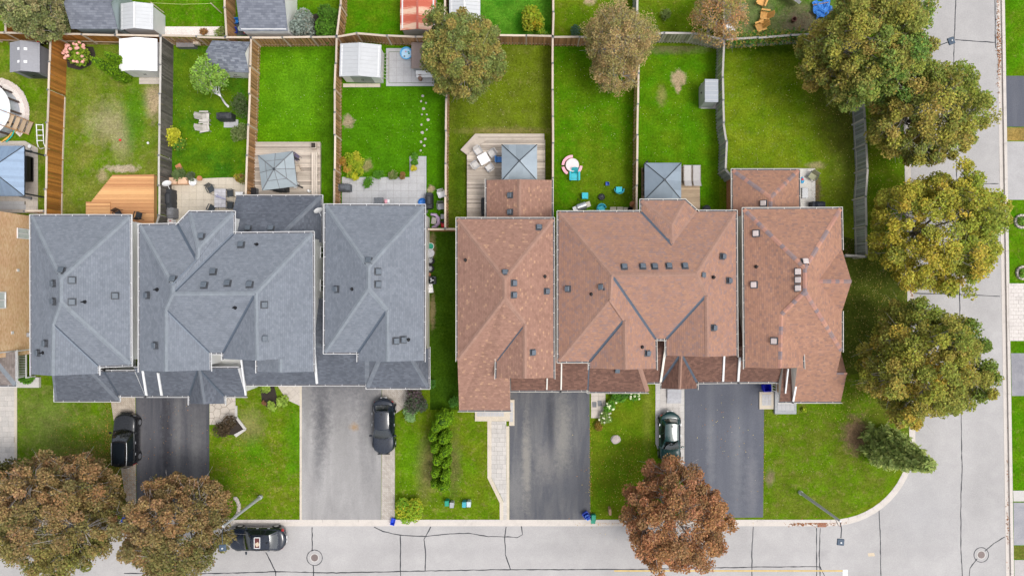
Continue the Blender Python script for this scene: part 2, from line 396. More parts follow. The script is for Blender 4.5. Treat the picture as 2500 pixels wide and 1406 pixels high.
M['stone'] = plain((.42, .37, .34), .9, var=.25, scale=10, name='field_stone'); M['concrete'] = pavermat('concrete', (.46, .44, .42), (.52, .5, .47))
M['fence_orange'] = wood('stained_boards', (.46, .20, .04), (.26, .10, .022), rnd=.6); M['fence_brown'] = wood('brown_boards', (.47, .27, .13), (.30, .16, .075), rnd=.6)
M['fence_grey'] = wood('weathered_boards', (.20, .18, .16), (.055, .05, .046), rnd=.6, dirt=.5); M['fence_green'] = wood('mossy_boards', (.40, .39, .29), (.25, .25, .17), rnd=.5)
M['fence_slate'] = wood('silvered_boards', (.36, .38, .37), (.21, .225, .225), rnd=.6); M['cap_pale'] = wood('pale_rail', (.58, .49, .40), (.44, .36, .28), rnd=.3); M['cap_grey'] = wood('grey_rail', (.50, .47, .43), (.34, .32, .29), rnd=.3)
M['deck_new'] = wood('new_cedar_planks', (.64, .36, .17), (.54, .28, .12), rnd=.6, dirt=.1); M['deck_old'] = wood('weathered_planks', (.56, .49, .42), (.40, .34, .28), rnd=.65); M['deck_warm'] = wood('warm_planks', (.50, .39, .27), (.36, .26, .17), rnd=.4)
M['paver'] = pavermat('beige_paver', (.46, .41, .36), (.54, .49, .43)); M['paver_grey'] = pavermat('grey_paver', (.40, .40, .41), (.46, .46, .47)); M['paver_pale'] = pavermat('pale_paver', (.50, .47, .44), (.40, .38, .36), .8); M['paver_dark'] = pavermat('dark_paver', (.07, .08, .09), (.11, .12, .135))
M['slab_beige'] = pavermat('beige_slab', (.50, .44, .35), (.56, .50, .42)); M['joint'] = plain((.16, .14, .11), .95, var=.3, scale=12, name='joint_sand')
M['gravel'] = plain((.62, .56, .52), .95, var=.4, scale=22, name='gravel_bed'); M['kerb'] = pavermat('kerb_concrete', (.50, .46, .42), (.55, .5, .46)); M['tar'] = plain((.022, .024, .03), .6, name='tar_seal')
M['road'] = asphalt('old_asphalt', (.345, .333, .328), (.40, .386, .378), .5, patches=[(2270, 600, 14, 500, (.31, .30, .297), 1.2, .5), (2395, 700, 16, 600, (.31, .30, .297), 1.2, .5), (1300, 1345, 700, 12, (.31, .30, .297), 1.2, .5), (2250, 1250, 60, 60, (.30, .295, .30), 1.2, .5), (2010, 1355, 12, 9, (.27, .26, .26), .9, .6)])
KD = (.045, .046, .055); KL = (.20, .195, .19)
M['drive_dark'] = asphalt('dark_asphalt', (.066, .067, .078), (.12, .118, .124), .3, 1.0, (2.2, .16), patches=[(435, 1090, 9, 110, KL, .9, .45), (480, 1110, 14, 80, KL, 1.0, .5), (405, 1060, 10, 120, (.03, .03, .036), .6, .7), (345, 1060, 8, 90, (.15, .145, .15), .7, .5)])
M['drive_mid'] = asphalt('worn_asphalt', (.085, .088, .10), (.155, .152, .15), .35, 2.0, (1.6, .25), patches=[(1285, 1130, 9, 90, (.24, .225, .2), .6, .7), (1375, 1060, 16, 80, (.22, .21, .19), .7, .7), (1330, 1130, 22, 40, (.2, .19, .18), .7, .6), (1260, 1200, 16, 60, (.19, .185, .18), .7, .5), (1345, 1020, 8, 70, KD, .6, .6), (1395, 1190, 30, 30, (.085, .088, .1), .6, .7)])
M['drive_pale'] = asphalt('pale_asphalt', (.245, .237, .235), (.335, .325, .318), .6, 3.0, (1.3, .35), patches=[(786, 1010, 15, 80, (.06, .06, .068), .9, .8), (776, 1120, 10, 55, (.12, .12, .125), .9, .6), (840, 940, 110, 60, (.11, .11, .12), .9, .8), (900, 1010, 18, 110, (.13, .13, .135), .9, .6), (835, 1060, 22, 60, (.2, .195, .19), .9, .5), (750, 1000, 6, 90, (.2, .195, .19), .7, .6), (865, 1042, 9, 9, (.3, .19, .09), .6, .7)])
M['drive_navy'] = asphalt('sealed_asphalt', (.098, .104, .125), (.125, .13, .15), .2, 4.0, (1.5, .16), patches=[(1735, 1060, 8, 120, (.17, .175, .19), .8, .7), (1800, 1100, 12, 130, (.17, .175, .19), .8, .6), (1835, 1180, 12, 60, (.19, .19, .205), .8, .6), (1770, 980, 60, 40, (.075, .08, .098), .8, .6)])
M['steelroof'] = plain((.24, .29, .34), .42, .3, var=.1, scale=1.0, name='blue_grey_steel'); M['steelroof2'] = plain((.30, .35, .39), .4, .3, var=.1, scale=1.0, name='pale_steel')
M['polycarb'] = plain((.27, .31, .33), .25, .0, var=.12, scale=.8, name='polycarbonate'); M['darkmetal'] = plain((.05, .058, .065), .45, .4, name='dark_metal')
# ================================================================= ground, lawns, roads
def struct(name, mb, mat, parent=None, uv=False):
    o = mb.build(name, mat, parent, uv=uv)
    if parent is None: o['kind'] = 'structure'
    return o
g2 = lambda pts: [(G(x, y).x, G(x, y).y) for x, y in pts]
GR = dict(lush=(.054, .158, .003), lush2=(.084, .205, .004), mid=(.080, .152, .005), dull=(.140, .166, .022), olive=(.104, .145, .008), dry=(.25, .205, .08), dark=(.034, .075, .004), bare=(.36, .27, .17), brown=(.15, .11, .05))  # dark: grass green with shade painted in
gm = lawn('rough_grass', GR['mid'], GR['olive'], GR['dry'], .3, 0.3)
struct('ground', MB().sheet([(-900, -900), (900, -900), (900, 900), (-900, 900)], -.125), gm)
XL = lambda y: 2200 + .021 * y
XR = lambda y: 2453 + .0160 * y
YB = 1268.0
arc = [(2028 + 192 * math.sin(t), 1076 + 192 * math.cos(t)) for t in [i * math.pi / 2 / 14 for i in range(15)]]
arc = [(x, y) for x, y in arc]
kpath = [(-1600, YB), (-700, YB), (0, YB), (700, YB), (1400, YB)] + arc + [(XL(700), 700), (XL(200), 200), (XL(-400), -400), (XL(-1200), -1200)]
front = lawn('front_lawn', GR['mid'], GR['olive'], GR['dry'], .3, 1.1)
struct('lawn', MB().prism(g2(kpath + [(-1600, -1200)]), -.6, 0), front)
struct('lawn', MB().prism(g2([(XR(-1200), -1200), (XR(2600), 2600), (4300, 2600), (4300, -1200)]), -.6, 0), lawn('east_lawn', GR['lush'], GR['mid'], GR['dry'], .3, 2.2))
struct('lawn', MB().prism(g2([(-1600, 1560), (2190, 1560), (2222, 1600), (2222, 2600), (-1600, 2600)]), -.6, 0), front)
road = struct('road', MB().sheet(g2([(-1600, YB - 4), (2000, YB - 4), (2100, 1150), (XL(700) - 4, 700), (XL(-1200) - 4, -1200), (XR(-1200) + 6, -1200), (XR(2600) + 6, 2600), (2222, 2600), (2222, 1566), (-1600, 1566)]), -.118), M['road'])
def offs(path, d):      # offset an open path of world points to its right
    out = []
    for i, p in enumerate(path):
        a = path[max(i - 1, 0)]; b = path[min(i + 1, len(path) - 1)]
        t = Vector((b[0] - a[0], b[1] - a[1])).normalized(); out.append((p[0] + t.y * d, p[1] - t.x * d))
    return out
def resample(path, step):
    out = [path[0]]; acc = 0
    for a, b in zip(path, path[1:]):
        L = math.dist(a, b); n = max(1, round(L / step))
        for k in range(1, n + 1): out.append((a[0] + (b[0] - a[0]) * k / n, a[1] + (b[1] - a[1]) * k / n))
    return out
def kerb(path, flip=1, lim=None):
    path = resample(path, 3.0)
    inner, mid, outer = path, offs(path, .24 * flip), offs(path, .56 * flip)
    root = MB()
    for i in range(len(path) - 1): root.prism([mid[i], mid[i + 1], outer[i + 1], outer[i]], -.3, -.104)
    gutter = root.build('kerb', M['kerb']); gutter['kind'] = 'structure'
    for i in range(len(path) - 1):
        if abs(path[i][0]) > 47 or abs(path[i][1]) > 29: 
            MB().prism([inner[i], inner[i + 1], mid[i + 1], mid[i]], -.3, .014).build('kerb_segment', M['kerb'], gutter); continue
        a = Vector(inner[i]); b = Vector(inner[i + 1]); t = (b - a).normalized() * .008
        c = Vector(mid[i]); d = Vector(mid[i + 1])
        zt = .014 + random.uniform(-.004, .004)
        MB().prism([a + t, b - t, d - t, c + t], -.3, zt).build('kerb_segment', M['kerb'], gutter)
kerb(g2([p for p in kpath if p[1] > -500 and p[0] > -800]))
kerb(g2([(XR(2000), 2000), (XR(1400), 1400), (XR(700), 700), (XR(0), 0), (XR(-500), -500)]), -1)
def tar(pts, w=.072, ring=False):
    P = resample(g2(pts), .35); n = len(P); r = random.Random(len(pts) * 7 + int(pts[0][0]))
    if not ring: P = [(p[0] + r.uniform(-.018, .018), p[1] + r.uniform(-.018, .018)) for p in P]
    ws = [w * r.uniform(.6, 1.35) for _ in P]
    L = []; R = []
    for i, p in enumerate(P):
        a = P[max(i - 1, 0)]; b = P[min(i + 1, n - 1)]; t = Vector((b[0] - a[0], b[1] - a[1])).normalized()
        L.append((p[0] - t.y * ws[i] / 2, p[1] + t.x * ws[i] / 2, -.113)); R.append((p[0] + t.y * ws[i] / 2, p[1] - t.x * ws[i] / 2, -.113))
    MB().add(L + R, [[i, n + i, n + i + 1, i + 1] for i in range(n - 1)]).build('crack_sealant', M['tar'], road)
for t in ([(300, 1400), (440, 1402), (576, 1399), (668, 1396), (820, 1399), (1000, 1395), (1220, 1391), (1364, 1391), (1566, 1390), (1730, 1387), (1837, 1385), (1970, 1384), (2004, 1384), (2016, 1410)],
          [(648, 1349), (661, 1375), (671, 1396), (674, 1420)], [(761, 1287), (761, 1346)], [(764, 1380), (764, 1420)],
          [(912, 1287), (935, 1298), (977, 1307), (1039, 1310), (1088, 1304), (1143, 1302), (1192, 1310), (1240, 1311), (1263, 1313), (1276, 1306), (1273, 1284)],
          [(977, 1307), (977, 1420)], [(1051, 1286), (1035, 1317), (1039, 1354), (1037, 1394)], [(1236, 1286), (1232, 1311), (1234, 1354), (1246, 1390)],
          [(1840, 1286), (1837, 1340), (1837, 1420)], [(1995, 1290), (1995, 1420)], [(2004, 1290), (2002, 1350), (2004, 1420)],
          [(2134, 1240), (2148, 1245), (2151, 1317), (2153, 1420)],
          [(2337, -20), (2332, 90), (2330, 180), (2334, 300), (2338, 435), (2342, 600), (2345, 718), (2349, 1020), (2351, 1150), (2348, 1215), (2348, 1330), (2352, 1420)],
          [(2334, 97), (2433, 103)], [(2431, -20), (2433, 117)], [(2362, 449), (2440, 448)], [(2226, 716), (2345, 718), (2444, 724)], [(2407, 1346), (2430, 1326), (2456, 1311)], [(2388, 1364), (2370, 1388), (2367, 1420)]): tar(t)
for cx, cy, rr in ((767, 1362, 19), (2398, 1355, 18)):
    tar([(cx + rr * math.cos(i * .3142), cy + rr * math.sin(i * .3142)) for i in range(21)], .06, True)
    c = G(cx, cy); t = thing('manhole_cover', 'round iron manhole cover ' + ('in the wide street near the parked black sedan' if cx < 1000 else 'beside the corner at the lower right'), 'manhole cover', (c.x, c.y, -.117), group='manhole covers')
    MB().lathe([(.36, 0), (.36, .012), (.33, .016), (.30, .010)], 24).build('frame', M['concrete'], t)
    mb = MB().cyl((0, 0, 0), .29, .014, 24)
    for i in range(-3, 4):
        for j in range(-3, 4):
            if i * i + j * j < 11: mb.box((i * .075, j * .075, .016), (.04, .04, .006))
    mb.build('cover', plain((.20, .16, .15), .7, .2, name='rusty_iron'), t)
c = G(2008, 1277); t = thing('storm_drain', 'rusty square storm drain grate in the gutter by the corner lamp', 'drain', (c.x, c.y, -.10))
mb = MB()
for i in range(8): mb.box((-.26 + i * .075, 0, .012), (.03, .6, .02))
mb.build('grate', plain((.30, .13, .08), .85, name='rust'), t); MB().box((0, 0, .002), (.68, .68, .012)).build('frame', plain((.36, .2, .15), .85, name='rust_pale'), t)
yl = MB().sheet(g2([(1500, 1392.5), (2060, 1392.5), (2060, 1395.5), (1500, 1395.5)]), -.109).build('yellow_centre_line', plain((.55, .38, .10), .7, var=.25, scale=3, name='yellow_paint'), road)
MB().sheet(g2([(2059, 1391), (2071, 1391), (2071, 1530), (2059, 1530)]), -.109).build('white_stop_bar', plain((.66, .66, .64), .7, var=.12, scale=3, name='white_paint'), road)
MB().sheet(g2([(2120, 1351), (2136, 1350), (2138, 1358), (2122, 1359)]), -.110).build('faded_yellow_mark', plain((.46, .38, .28), .8, name='faded_paint'), road)
# ---- yard lawns (sheets over the block)
def yard(pts, mat, z=.005): struct('lawn', MB().sheet(g2(pts), z), mat)
B = GR['bare']; L2 = GR['lush2']; DR = GR['dry']
yard([(-400, 113), (161, 113), (148, 540), (-400, 540)], lawn('lawn_far_left', GR['mid'], GR['dull'], GR['dry'], .35, 3))
yard([(162, 113), (419, 113), (408, 560), (149, 560)], lawn('lawn_patchy', GR['dull'], GR['mid'], GR['dry'], .55, 4, [(375, 245, 22, 40, B, .5), (265, 300, 45, 40, (.27, .24, .13), .7, .75), (300, 340, 20, 40, (.28, .24, .14), .8, .6), (300, 412, 38, 9, (.37, .3, .22), .3), (250, 430, 12, 16, B, .4, .6), (330, 280, 26, 70, GR['lush'], .5, .8), (345, 175, 40, 30, GR['mid'], .6, .8), (260, 160, 40, 25, GR['mid'], .6, .8)]))
yard([(420, 113), (634, 113), (622, 460), (409, 460)], lawn('lawn_lush_a', (.036, .115, .006), GR['mid'], GR['dull'], .3, 5, [(480, 200, 70, 70, GR['olive'], .7, .5), (540, 320, 60, 40, L2, .7, .5)]))
yard([(635, 113), (836, 113), (830, 500), (622, 500)], lawn('lawn_bright', GR['lush'], L2, GR['olive'], .2, 6, [(725, 215, 65, 75, (.085, .21, .008), .8, .8), (800, 320, 24, 190, GR['dark'], .5, .6), (720, 118, 110, 10, GR['dark'], .6, .5)]))  # dark edge bands: fence shade painted in; bright centre part watered grass, part light
yard([(837, 113), (1096, 113), (1092, 560), (831, 560)], lawn('lawn_green', GR['lush'], (.05, .15, .004), GR['dull'], .25, 7, [(850, 297, 14, 15, (.28, .22, .15), .3), (897, 405, 12, 14, (.22, .19, .08), .4), (1052, 462, 9, 9, B, .3)]))
yard([(1097, 113), (1346, 113), (1346, 560), (1093, 560)], lawn('lawn_olive', GR['olive'], (.10, .13, .012), GR['dry'], .3, 8, [(1120, 430, 26, 120, GR['dark'], .7, .8), (1230, 320, 90, 8, (.2, .16, .06), .6, .7)]))  # dark left band: shade of the fence painted into the grass
yard([(1347, 113), (1547, 113), (1541, 530), (1347, 530)], lawn('lawn_mixed', GR['lush'], GR['mid'], GR['dull'], .35, 9, [(1480, 430, 60, 70, GR['olive'], .7, .7), (1440, 200, 60, 60, GR['mid'], .8, .6)]))
yard([(1548, 113), (1752, 113), (1757, 540), (1542, 540)], lawn('lawn_bare_spot', GR['mid'], GR['lush'], GR['dull'], .3, 10, [(1656, 192, 17, 18, B, .35), (1655, 212, 7, 14, B, .4), (1640, 118, 70, 12, (.16, .13, .07), .6, .7), (1615, 235, 10, 20, GR['dry'], .6, .6)]))
yard([(1753, 113), (2086, 113), (2090, 660), (1757, 560)], lawn('lawn_yellowish', (.135, .185, .010), (.10, .175, .006), GR['dry'], .35, 11, [(2035, 190, 55, 110, (.085, .085, .018), .6, .7), (2070, 330, 40, 160, (.10, .105, .02), .7, .7), (1990, 470, 14, 40, (.16, .10, .07), .4, .8), (1880, 120, 100, 14, GR['dark'], .6, .7), (2060, 600, 20, 16, (.10, .05, .035), .4), (1990, 405, 20, 8, B, .5, .6)]))  # olive-brown right side: tree shade painted in; dark top strip: rear fence shade
for i, (x0, x1) in enumerate(((-400, 19), (20, 312), (313, 568), (569, 842), (843, 1095), (1096, 1346), (1347, 1540), (1541, 1752), (1753, 2100))):
    yard([(x0, -400), (x1, -400), (x1, 110), (x0, 110)], [gm, lawn('lawn_dull_brown', (.05, .07, .02), GR['brown'], GR['dry'], .5, 12), lawn('lawn_back_a', GR['lush'], GR['mid'], GR['dry'], .35, 13), lawn('lawn_back_b', GR['mid'], GR['lush'], GR['dull'], .3, 14), lawn('lawn_back_c', GR['lush'], GR['mid'], GR['dull'], .3, 15), lawn('lawn_weedy', (.04, .15, .008), (.08, .2, .015), GR['dull'], .3, 16), lawn('lawn_back_d', GR['mid'], GR['olive'], GR['dry'], .35, 17, [(1440, 2, 12, 10, B, .4)]), lawn('lawn_back_e', GR['mid'], GR['olive'], GR['dry'], .3, 18), lawn('lawn_back_f', GR['lush'], (.13, .15, .05), GR['dull'], .4, 19, [(1960, 60, 60, 40, (.17, .14, .09), .5), (1850, 30, 50, 50, (.14, .15, .07), .6, .6)])][i])  # second mix in the list: dark dull green with brown
# front lawns
yard([(42, 930), (262, 960), (316, 1266), (42, 1266)], lawn('front_lawn_a', GR['mid'], (.105, .145, .02), GR['dry'], .45, 20, [(120, 1040, 50, 70, (.14, .155, .05), .8, .5), (220, 1180, 80, 70, (.11, .075, .03), .6, .8)]))
yard([(512, 960), (732, 925), (732, 1266), (512, 1266)], lawn('front_lawn_b', GR['mid'], GR['olive'], GR['dry'], .45, 21, [(720, 1060, 22, 70, (.06, .165, .004), .7, .8), (610, 1040, 30, 35, (.2, .18, .07), .6, .7), (620, 1105, 30, 30, GR['lush'], .6, .7), (715, 1140, 14, 10, (.06, .17, .004), .6, .7)]))
yard([(966, 930), (1190, 1000), (1190, 1165), (1221, 1228), (1221, 1266), (966, 1266)], lawn('front_lawn_c', GR['mid'], GR['olive'], GR['dry'], .4, 22, [(1040, 1140, 22, 60, (.17, .13, .06), .6, .7), (1110, 1130, 14, 60, (.12, .11, .04), .6, .7), (1000, 1120, 30, 60, GR['lush2'], .6, .5)]))
yard([(1050, 560), (1130, 560), (1130, 1000), (1050, 1000)], lawn('side_lawn', GR['dark'], (.035, .08, .006), GR['olive'], .2, 23, [(1055, 600, 8, 30, (.22, .17, .09), .4, .8), (1056, 760, 7, 40, (.22, .17, .09), .4, .8)]), .009)  # dark greens: shade of the gap between the houses put into the colour
yard([(1442, 930), (1600, 920), (1601, 1080), (1628, 1140), (1628, 1266), (1442, 1266)], lawn('front_lawn_d', GR['mid'], GR['olive'], GR['olive'], .3, 24, [(1580, 1010, 10, 100, GR['dull'], .6, .7)]))
yard([(1866, 920), (2100, 900), (2222, 1040), (2212, 1110), (2150, 1215), (2060, 1262), (1866, 1266)], lawn('front_lawn_e', GR['mid'], (.095, .125, .012), GR['dry'], .4, 25, [(2090, 1062, 30, 40, (.24, .15, .09), .45), (1880, 1165, 10, 18, (.2, .15, .1), .5, .7)]), .005)
yard([(2000, 560), (2210, 620), (2219, 900), (2100, 910), (2000, 930)], lawn('side_lawn_leafy', (.06, .08, .012), (.07, .095, .012), GR['dry'], .35, 26), .007)
# ---- driveways and paths
dw = lambda pts, mat, z=.013, n='driveway': struct(n, MB().sheet(g2(pts), z), mat)
dw([(331, 900), (511, 900), (511, 1268), (334, 1268)], M['drive_dark'])
dw([(737, 900), (932, 900), (930, 1268), (737, 1268)], M['drive_pale'])
dw([(1244, 900), (1439, 900), (1441, 1268), (1244, 1268)], M['drive_mid'])
dw([(1671, 890), (1866, 890), (1863, 1262), (1671, 1265)], M['drive_navy'])
e0 = 2454
dw([(e0, 186), (2700, 186), (2700, 310), (e0 + 3, 310)], M['drive_navy']); dw([(e0 + 4, 346), (2700, 346), (2700, 488), (e0 + 6, 488)], asphalt('pale_drive', (.33, .32, .32), (.4, .39, .39), .6, 7)); dw([(2468, 862), (2700, 862), (2700, 966), (2470, 966)], asphalt('faded_drive', (.2, .2, .22), (.34, .33, .34), .6, 8)); dw([(2474, 1226), (2700, 1226), (2700, 1330), (2475, 1330)], asphalt('faded_drive_b', (.24, .24, .26), (.34, .33, .34), .5, 9)); dw([(2476, 1366), (2700, 1366), (2700, 1500), (2478, 1500)], asphalt('faded_drive_c', (.36, .34, .33), (.42, .4, .4), .5, 10))
struct('dry_verge', MB().sheet(g2([(2457, 312), (2600, 312), (2600, 344), (2458, 344)]), .006), lawn('dry_verge_grass', (.25, .17, .05), (.2, .15, .05), (.3, .2, .08), .4, 30)); struct('dry_verge', MB().sheet(g2([(2475, 1332), (2600, 1332), (2600, 1364), (2476, 1364)]), .006), lawn('dry_verge_grass_b', (.17, .13, .04), (.1, .12, .02), (.25, .14, .06), .4, 31))
def pavers(name, polys, cw, chh, mat, z=.03, gap=.012, stagger=0, base=True, jit=.004, joint=None, kindlabel=None, ang=0.0, rnd=0):
    """a bed of joint sand with one prism for each slab"""
    mb = MB()
    for p in polys: mb.sheet(g2(p), z - .016)
    bed = mb.build(name, joint or M['joint']); bed['kind'] = 'structure'
    rr = random.Random(len(polys) + int(cw * 100)); done = 0
    ca, sa = math.cos(ang), math.sin(ang)
    rot = lambda q: (q[0] * ca + q[1] * sa, -q[0] * sa + q[1] * ca); inv = lambda q: (q[0] * ca - q[1] * sa, q[0] * sa + q[1] * ca)
    for p in polys:
        wp = [rot(q) for q in g2(p)]; xs = [q[0] for q in wp]; ys = [q[1] for q in wp]
        y = min(ys); row = 0
        while y < max(ys):
            x = min(xs) - (cw * .5 if (stagger and row % 2) else 0)
            while x < max(xs):
                w = cw * (rr.choice((.6, 1, 1, 1.5)) if rnd else 1)
                q = clip_rect(wp, x + gap / 2, x + w - gap / 2, y + gap / 2, y + chh - gap / 2)
                if len(q) >= 3 and area(q) > cw * chh * .08:
                    q = [inv(v) for v in q]
                    cx = sum(v[0] for v in q) / len(q); cy = sum(v[1] for v in q) / len(q)
                    o = MB().prism([(v[0] - cx, v[1] - cy) for v in q], -.02, 0).build('paver', mat, bed, (cx, cy, z + rr.uniform(-jit, jit))); done += 1
                x += w
            y += chh; row += 1
    return bed
def herring(name, c, c2, sd):
    s = NT(name); p = s.mapping(s.n('NewGeometry').outputs['Position'], rot=(0, 0, .785), loc=(sd, 0, 0)); b = s.n('TexBrick', offset=.5); s.l(p, b.inputs['Vector'])
    b.inputs['Color1'].default_value = (0, 0, 0, 1); b.inputs['Color2'].default_value = (1, 1, 1, 1); b.inputs['Scale'].default_value = 1; b.inputs['Brick Width'].default_value = .22; b.inputs['Row Height'].default_value = .11; b.inputs['Mortar Size'].default_value = .008
    f = s.noise(p, 3, 4, .6); col = s.mix(b.outputs['Color'], c, c2); col = s.mix(s.math('MULTIPLY', b.outputs['Fac'], .7), col, sc3(c, .4)); col = s.mix(.35, col, s.ramp(f, [(.3, (.3, .3, .3)), (.7, (.7, .7, .7))]), 'OVERLAY')
    s.bump(b.outputs['Fac'], -.4, .01); return s.done(col, .9, 0, .2)
dw([(262, 920), (330, 920), (333, 1268), (314, 1268)], herring('small_beige_pavers', (.36, .30, .24), (.45, .39, .32), 1), .016, 'path')
dw([(933, 900), (966, 900), (1000, 960), (995, 990), (964, 1010), (964, 1268), (931, 1268)], herring('small_grey_pavers', (.36, .32, .28), (.44, .40, .36), 2), .016, 'path')
pavers('path', [[(-160, 925), (36, 925), (36, 1268), (-160, 1268)]], .55, .42, M['paver_pale'], .03, stagger=1, rnd=1)
pavers('path', [[(1200, 1028), (1236, 1028), (1236, 1165), (1200, 1165)], [(1200, 1165), (1236, 1165), (1238, 1225), (1230, 1225)], [(1229, 1225), (1238, 1225), (1238, 1268), (1229, 1268)]], .42, .36, M['paver_pale'], .03, stagger=1, rnd=1)
for q in ([(1190, 1026), (1200, 1026), (1200, 1166), (1190, 1166)], [(1190, 1166), (1200, 1166), (1229, 1225), (1220, 1227)], [(1220, 1227), (1229, 1225), (1229, 1268), (1220, 1268)], [(1236, 1040), (1243.5, 1040), (1243.5, 1268), (1237, 1268)]): struct('path_edging', MB().prism(g2(q), -.02, .036), M['slab_beige'])
pavers('path', [[(1612, 915), (1660, 915), (1660, 1130), (1630, 1130), (1612, 1085)]], .5, .5, M['paver_pale'], .03)
for q in ([(1600, 915), (1612, 915), (1612, 1085), (1630, 1130), (1622, 1136), (1600, 1082)], [(1660, 915), (1670.5, 915), (1670.5, 1150), (1660, 1150)]): pavers('path_edging', [q[:4]] if len(q) == 4 else [[q[0], q[1], q[2], q[5]], [q[5], q[2], q[3], q[4]]], .6, .6, M['concrete'], .034)
pavers('path', [[(1443, 930), (1478, 930), (1478, 1003), (1464, 1020), (1443, 1020)]], .6, .6, M['paver'], .03)
pavers('path', [[(2462, 692), (2640, 692), (2640, 832), (2464, 832)]], .4, .3, pavermat('ivory_paver', (.56, .52, .49), (.50, .46, .43)), .03, stagger=1); struct('path', MB().sheet(g2([(2473, 1197), (2640, 1197), (2640, 1223), (2474, 1223)]), .02), M['concrete'])
struct('path_edging', MB().prism(g2([(36, 925), (42, 925), (42, 1268), (36, 1268)]), -.02, .036), M['slab_beige']); struct('path_edging', MB().prism(g2([(732, 930), (737, 930), (737, 1268), (732, 1268)]), -.02, .03), M['slab_beige'])
# flagstones and triangle pavers by the second house's door
fl = [(512, 965), (575, 965), (575, 1036), (512, 1036)]; bed = struct('path', MB().sheet(g2(fl), .012), M['joint'])
rr = random.Random(5); cells = []
pts = [(rr.uniform(512, 575), rr.uniform(965, 1036)) for _ in range(26)]
for i, p in enumerate(pts):
    poly = fl
    for j, q in enumerate(pts):
        if i != j:
            a_, b_ = q[0] - p[0], q[1] - p[1]; L = math.hypot(a_, b_); a_ /= L; b_ /= L
            poly = clip(poly, a_, b_, a_ * (p[0] + q[0]) / 2 + b_ * (p[1] + q[1]) / 2 - .5)
            if len(poly) < 3: break
    if len(poly) >= 3: MB().prism(g2(poly), 0, .03 + rr.uniform(-.004, .004)).build('flagstone', M['paver'], bed)
pavers('path', [[(670, 930), (732, 930), (732, 990), (700, 975)]], .5, .45, M['paver'], .028, ang=.7)
